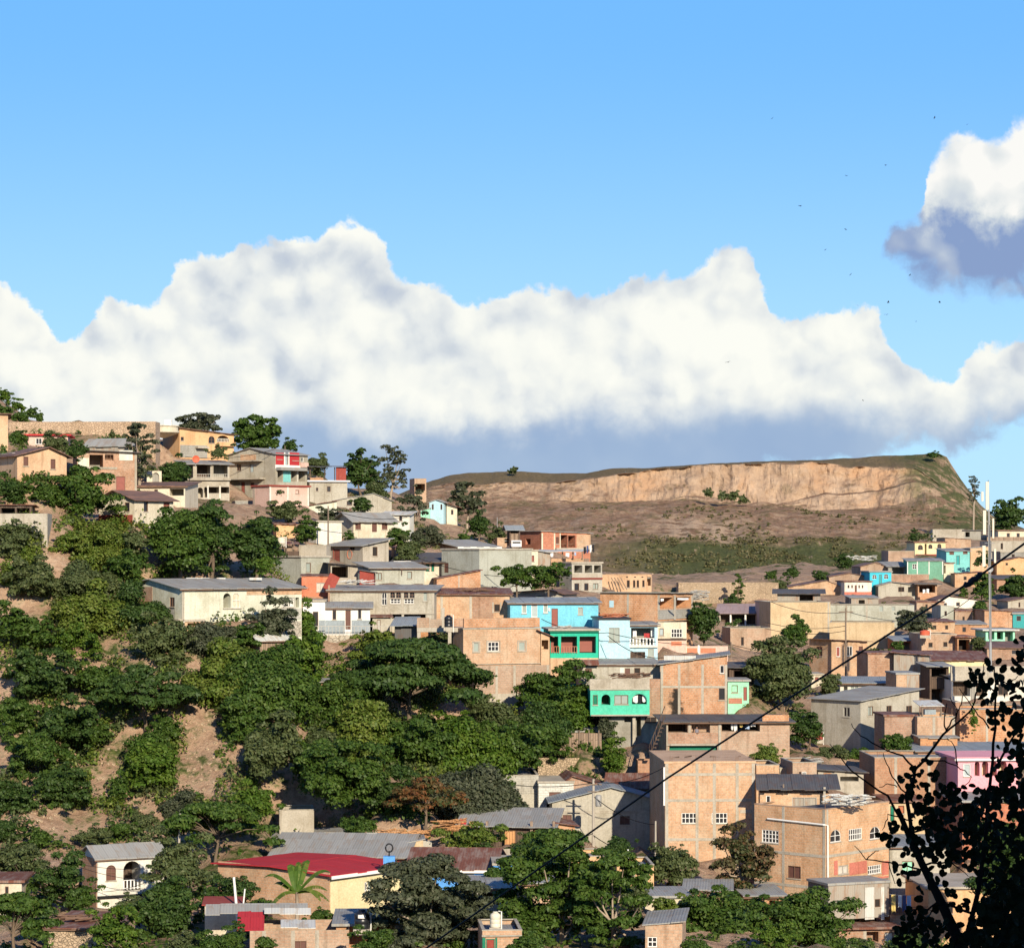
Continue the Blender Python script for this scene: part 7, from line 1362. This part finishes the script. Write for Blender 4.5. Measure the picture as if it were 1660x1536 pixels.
# person leaning on the gallery parapet
def person(loc, rz):
    r = thing('person', 'person in a grey top leaning on the parapet of the laundry gallery', 'person', loc, rz)
    bm = bmesh.new(); sk = bm.verts.layers.skin.verify()
    def v(p, a): q = bm.verts.new(p); q[sk].radius = (a, a); return q
    def ch(s, *pts):
        for p, a in pts: n = v(p, a); bm.edges.new((s, n)); s = n
        return s
    pel = v((0, 0, .92), .14); pel[sk].use_root = True
    st = ch(pel, ((0, -.03, 1.1), .13), ((0, -.1, 1.3), .15)); nk = ch(st, ((0, -.14, 1.46), .055), ((0, -.16, 1.54), .07), ((0, -.17, 1.64), .1), ((0, -.17, 1.72), .075))
    for s in (-1, 1):
        ch(pel, ((s*.1, 0, .84), .095), ((s*.11, -.02, .48), .065), ((s*.11, .02, .08), .045), ((s*.12, -.14, .03), .035))
        w_ = ch(st, ((s*.19, -.11, 1.38), .06), ((s*.26, -.2, 1.12), .045), ((s*.12, -.42, 1.09), .032), ((s*.07, -.5, 1.09), .035))
        for k in range(4): ch(w_, ((s*.05 - s*.02*k + .0, -.56, 1.1 - .012*abs(k-1)), .01), ((s*.04 - s*.02*k, -.6 + .008*abs(k-1), 1.08), .009))
        ch(w_, ((s*.02, -.5, 1.13), .011), ((s*.0, -.53, 1.14), .009))
    me = bpy.data.meshes.new('body'); bm.to_mesh(me); bm.free(); o = bpy.data.objects.new('body', me); COL.objects.link(o); o.parent = r
    o.modifiers.new('skin', 'SKIN'); s_ = o.modifiers.new('sub', 'SUBSURF'); s_.levels = s_.render_levels = 1; me.materials.append(plain('skin', (.3, .17, .11), .6))
    mb = MB(); mb.lathe([(.1, 0), (.118, .06), (.112, .12), (.07, .165), (.02, .18)], 14, (0, -.15, 1.63)); mb.build('hair', 'black', r, True)
    mb = MB(); mb.lathe([(.17, .0), (.175, .15), (.19, .32), (.2, .42), (.16, .5), (.08, .54)], 16, (0, -.06, .93)); mb.build('shirt', plain('shirt_grey', (.2, .19, .22), .9), r, True)
    mb = MB()
    for s in (-1, 1): mb.tube([(s*.1, 0, .95), (s*.11, -.02, .48), (s*.11, .02, .09)], [.125, .09, .07], 10)
    mb.build('trousers', 'cl_b', r, True); return r
pp = P(1129, 1190, 236.45); person((pp.x, 236.48, pp.z - .95), R(8))
# stacks and litter
rr = random.Random(3)
for i, (p0, p1, lb) in enumerate((((680, 905, 290), (860, 935, 284), 'thin wire across the blank grey green wall'), ((532, 824, 292), (660, 838, 300), 'thin wire from the thin dark pole to the small white house'), ((1185, 1044, 275), (1330, 1052, 295), 'thin wire from the tilted pole to the bare brick house'), ((1606, 940, 268), (1500, 1010, 285), 'thin wire from the mast to the town'),
  ((985, 1030, 255), (1076, 1066, 248), 'thin wire from the pale blue house to the two storey brick building'), ((289, 1322, 205), (452, 1312, 217), 'thin wire from the concrete pole to the concrete cistern'), ((1371, 992, 296), (1250, 975, 340), 'thin wire from the slim wooden pole to the sand coloured wall'), ((1082, 1240, 214), (962, 1266, 221), 'thin wire from the brick block roof to the transformer pole'),
  ((962, 1268, 221), (770, 1258, 232), 'thin wire from the transformer pole to the two tone building'), ((445, 728, 330), (300, 740, 332), 'thin wire between the red shopfront and the apricot house'))): cable(lb, [p0, p1], .034, .6)
def pile(name, label, cat, x, y, Y, w_, d_, h_, n, mat, ln=1.6):
    r = P(x, y, Y); mb = MB()
    for k in range(n):
        a = rr.uniform(-.5, .5); q = Vector((rr.uniform(-w_, w_), rr.uniform(-d_, d_), rr.uniform(0, h_)))
        dv = Vector((math.cos(a), math.sin(a)*.5, rr.uniform(-.15, .25)))*ln*.5*rr.uniform(.5, 1); mb.tube([q-dv, q+dv], [.05, .05], 4)
    o = mb.build(name, mat); o.location = r; return tag(o, label, cat)
pile('lumber_pile', 'long pile of fresh orange lumber below the flame flecked tree', 'lumber pile', 655, 1358, 210, 1.9, .8, .6, 90, 'lumber')
pile('lumber_pile', 'leaning heap of fresh boards at the left end of the timber workshop', 'lumber pile', 730, 1350, 209, .9, .6, 1.0, 50, 'lumber', 1.9)
pile('scrap_pile', 'scrap heap on the brick block roof beside the rooftop shack', 'scrap', 1375, 1304, 206, 1.6, .8, .8, 60, 'zincl', 1.2)
pile('scrap_pile', 'clutter of boards on the roof terrace above the mint balcony', 'scrap', 1020, 1098, 247, 1.7, .6, .4, 30, 'fb', 1.3)
pile('scrap_pile', 'clutter of poles on the flat roof of the pale blue house', 'scrap', 995, 1001, 260, 1.2, .8, .4, 26, 'brickr', 1.2)
pile('scrap_pile', 'junk on the roof of the sky blue house terrace', 'scrap', 912, 1018, 258, .7, .3, .25, 22, 'fg', .8)
pile('scrap_pile', 'litter of planks on the bank beside the pale corrugated shed', 'scrap', 420, 1016, 239, .8, .4, .6, 22, 'woodd', 1.6)
pile('scrap_pile', 'grey rubble of tins on the far right bank among bushes', 'scrap', 1395, 908, 440, 2.6, 1.2, .8, 60, 'zincl', .8)
pile('scrap_pile', 'heap of scrap right of the grey two bay balcony', 'scrap', 1134, 972, 285, .9, .6, 1.0, 46, 'fg', .9)
pile('scrap_pile', 'weeds and scrap along the flat roof of the brick block', 'scrap', 1150, 1234, 218, 3.2, 1.0, .35, 60, 'woodd', 1.1)
pile('scrap_pile', 'boards lying on the rust roof of the peach brick house', 'scrap', 770, 958, 270, 1.6, .8, .15, 14, 'fb', 1.8)
pile('scrap_pile', 'broken sheets on the long stained grey house roof', 'scrap', 585, 946, 268, 1.8, 1.0, .3, 18, 'zincl', 1.6)
pile('scrap_pile', 'clutter of planks on the rusty roof ridge above the grey gabled house', 'scrap', 1010, 1258, 244, 1.5, .6, .2, 16, 'zincl', 1.5)
pile('scrap_pile', 'branches and boards heaped on the littered brown roof', 'scrap', 130, 1492, 179, 1.8, 1.0, .3, 40, 'fb', 1.3)
pile('scrap_pile', 'clutter on the flat roof left of the corner grey house', 'scrap', 1300, 1236, 232, 1.6, .8, .4, 36, 'fg', 1.0)
def rocks(name, label, pts, mat='stone'):
    mb = MB()
    for x, y, Y, s in pts:
        c = P(x, y, Y); i0 = len(mb.v); bmx = bmesh.new(); bmesh.ops.create_icosphere(bmx, subdivisions=1, radius=s)
        for q in bmx.verts: q.co *= 1 + .35*mnoise.noise(q.co*3/s + c)
        bmx.verts.index_update(); mb.v += [tuple(q.co + c) for q in bmx.verts]; mb.f += [tuple(i0 + q.index for q in f.verts) for f in bmx.faces]; bmx.free()
    o = mb.build(name, mat); o['kind'] = 'stuff'; o['label'] = label; o['category'] = 'rubble'; return o
pts = []
for _ in range(420):
    x0, x1, y0, y1 = rr.choice([(300, 350, 1150, 1290), (60, 130, 860, 1000), (150, 230, 1180, 1330), (400, 560, 1250, 1345), (690, 740, 850, 900), (1000, 1260, 925, 945), (1390, 1460, 900, 935), (0, 90, 1330, 1370)])
    x, y = rr.uniform(x0, x1), rr.uniform(y0, y1); Y = depth_at(x, y); X = (x-CX)/F*Y; pts.append((x, HY - ground(X, Y)*F/Y, Y, rr.uniform(.06, .22)))
rocks('rubble', 'loose stones and litter scattered on the bare earth', pts)
# ================================================================== NEAR TREE in near-black colours, shaded by a block added behind the camera
NY = 9.0
def np_(x, y, d=0): return P(x, y, NY + d)
r = thing('tree', 'black silhouetted leafy branches of a near tree in the lower right corner', 'tree', (1.75, NY, ground(1.75, NY)))
inv = Matrix.Translation(-r.location)
mb = MB()
mb.tube([(1.75, NY, ground(1.75, NY)-.3), (1.72, NY, -3.2), np_(1600, 1640), np_(1560, 1536), np_(1520, 1450), np_(1480, 1370), np_(1455, 1310)], [.045, .04, .03, .02, .015, .011, .008], 8)
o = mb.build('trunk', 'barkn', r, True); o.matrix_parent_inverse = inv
def twig(*pts, r0=5., r1=1.2, d=0):
    n = len(pts); mb = MB(); ps = []
    for k in range(n-1):
        a, b = np_(*pts[k], d), np_(*pts[k+1], d)
        for q in range(4): f = q/4; w_ = a.lerp(b, f); ps.append(w_ + Vector((rr.uniform(-1, 1), 0, rr.uniform(-1, 1)))*.0035)
    ps.append(np_(*pts[-1], d)); m = len(ps); mb.tube(ps, [(r0 + (r1-r0)*k/(m-1))*NY/F*.5 for k in range(m)], 6)
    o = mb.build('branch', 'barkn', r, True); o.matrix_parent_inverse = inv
twig((1520,1450),(1490,1380),(1440,1290),(1380,1250),(1345,1205), r0=7)
twig((1480,1380),(1470,1290),(1485,1245),(1530,1190),(1575,1150),(1590,1100),(1598,1070), r0=7)
twig((1485,1245),(1462,1225),(1430,1212),(1395,1192),(1380,1172), r0=4); twig((1530,1190),(1548,1160),(1560,1140),(1563,1120), r0=3); twig((1535,1188),(1530,1170),(1535,1140), r0=3); twig((1548,1170),(1552,1150),(1540,1130), r0=2)
twig((1500,1232),(1530,1232),(1552,1240),(1575,1260),(1552,1285), r0=3); twig((1552,1240),(1548,1210),(1535,1195), r0=2.5); twig((1480,1300),(1455,1270),(1440,1245),(1432,1220), r0=3.5); twig((1455,1275),(1440,1270),(1425,1275), r0=2)
twig((1500,1410),(1455,1400),(1405,1392),(1385,1370), r0=3.5); twig((1440,1395),(1450,1430),(1480,1428), r0=1.6); twig((1405,1392),(1415,1380),(1425,1378), r0=2)
twig((1560,1536),(1590,1430),(1600,1330),(1610,1230),(1615,1130),(1612,1080), r0=9, r1=2); twig((1612,1250),(1650,1180),(1680,1090), r0=5); twig((1600,1330),(1560,1300),(1520,1270), r0=4); twig((1600,1400),(1650,1340),(1680,1290), r0=6)
twig((1575,1480),(1520,1460),(1480,1500),(1460,1536), r0=5); twig((1470,1480),(1490,1470),(1510,1475), r0=3); twig((1475,1350),(1520,1340),(1560,1350), r0=4); twig((1500,1400),(1540,1395),(1570,1420), r0=4)
twig((1605,1180),(1580,1150),(1555,1115), r0=3); twig((1610,1120),(1590,1095),(1575,1085), r0=2.5); twig((1612,1100),(1635,1110),(1650,1095), r0=3); twig((1480,1330),(1440,1320),(1430,1345), r0=3)
def leafblade(mb, c, az, tilt, roll, s):                     # rounded two-lobed blade, slightly cupped
    A = Matrix.Rotation(az, 3, 'Y') @ Matrix.Rotation(tilt, 3, 'X') @ Matrix.Rotation(roll, 3, 'Z')
    n = 9; rim = []
    for k in range(n+1):
        a = -math.pi*.5 + math.pi*2*k/n*.96 + .06; rr_ = s*(1 - .16*math.exp(-((a - math.pi*.5)/.35)**2) - .1*abs(math.sin(a*.5)))
        rim.append(c + A @ Vector((rr_*math.cos(a)*.68, .12*s*math.cos(2*a), rr_*math.sin(a))))
    i0 = len(mb.v); mb.v.append(tuple(c + A @ Vector((0, .1*s, 0)))); mb.v += [tuple(q) for q in rim]
    for k in range(n): mb.f.append((i0, i0+1+k, i0+2+k))
    mb.f.append((i0, i0+n+1, i0+1))
LV = []
def inpoly(x, y, poly):
    c = False; n = len(poly)
    for i in range(n):
        (xa, ya), (xb, yb) = poly[i], poly[i-1]
        if (ya > y) != (yb > y) and x < (xb-xa)*(y-ya)/(yb-ya)+xa: c = not c
    return c
DENSE = [([(1545,1330),(1580,1290),(1610,1270),(1640,1240),(1700,1220),(1700,1560),(1560,1560),(1585,1500),(1600,1440),(1570,1410),(1540,1390),(1520,1360)], 800, 15), ([(1600,1440),(1700,1400),(1700,1580),(1540,1580),(1570,1500)], 480, 17),
         ([(1450,1500),(1480,1470),(1520,1490),(1560,1500),(1560,1580),(1440,1580)], 190, 13), ([(1478,1330),(1500,1290),(1545,1270),(1560,1330),(1540,1400),(1500,1390)], 130, 14), ([(1640,1040),(1700,1000),(1700,1240),(1650,1240),(1640,1150)], 150, 15)]
for poly, n, s in DENSE:
    xs_ = [q[0] for q in poly]; ys_ = [q[1] for q in poly]; k = 0
    while k < n:
        x, y = rr.uniform(min(xs_), max(xs_)), rr.uniform(min(ys_), max(ys_))
        if inpoly(x, y, poly): LV.append((x, y, rr.uniform(-.5, .9), s*rr.uniform(.7, 1.15))); k += 1
for x, y in ((1472,1252),(1484,1246),(1500,1240),(1466,1262),(1480,1270),(1502,1265),(1478,1284),(1492,1300),(1466,1288),(1500,1288),(1512,1262),(1520,1280),(1530,1300),(1512,1310),(1490,1320),(1446,1333),(1458,1338),(1470,1320),(1440,1356),(1452,1366),(1484,1350),(1470,1345),(1500,1340),(1512,1350),(1475,1395),(1462,1372),(1494,1375),(1510,1380),(1488,1405),(1456,1410),(1460,1405),(1431,1357),(1441,1360),(1465,1420),(1520,1400),(1530,1420),(1510,1425),(1540,1440),(1500,1440),(1530,1455),(1515,1470),(1505,1480),(1545,1462),(1495,1455),(1540,1490),(1480,1480),(1500,1500),(1472,1500),(1455,1512),(1560,1470),(1575,1455),
          (1605,1082),(1620,1078),(1632,1090),(1610,1100),(1590,1102),(1600,1110),(1625,1112),(1645,1105),(1615,1125),(1598,1128),(1636,1128),(1604,1145),(1622,1142),(1650,1140),(1592,1115),(1612,1160),(1632,1160),(1645,1175),(1620,1180),(1640,1195),(1625,1210),(1600,1122),(1635,1226),(1650,1215),(1618,1235),(1640,1250),(1622,1262),(1612,1250),(1650,1262),(1630,1275),(1608,1285),(1586,1103),(1578,1110),(1582,1092),(1630,1145),(1655,1160),(1575,1292),(1560,1300),(1545,1290),(1575,1310),(1590,1290),(1570,1280),(1555,1275)):
    for _ in range(3): LV.append((x + rr.uniform(-11, 11), y + rr.uniform(-11, 11), rr.uniform(-.3, .3), rr.uniform(9.5, 15)))
mb = MB()
for x, y, d, s in LV: leafblade(mb, np_(x, y, d), rr.uniform(0, 6.28), rr.uniform(-1.25, 1.25), rr.uniform(-.9, .9), s*.66*NY/F)
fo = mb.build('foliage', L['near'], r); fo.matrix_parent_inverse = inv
# a small clump farther back that still catches the sun
# unseen block added behind and to the right to shade the near tree
b = B('house', 'unseen shade block behind the camera', 800, 900, 880, 900, 50, 0, m='grey', r='none', flat=False) if 0 else None
shade_block = thing('house', 'unseen block added behind the camera to shade the near tree', 'house', (7.5, -9.5, -2.2), R(-20))
mb = MB(); mb.box(-10, 10, -4, 4, -4, 15.6); mb.build('wall', 'cream', shade_block)
mb = MB(); mb.box(-10.5, 10.5, -4.5, 4.5, 15.605, 15.9); mb.build('roof', 'zinc', shade_block)
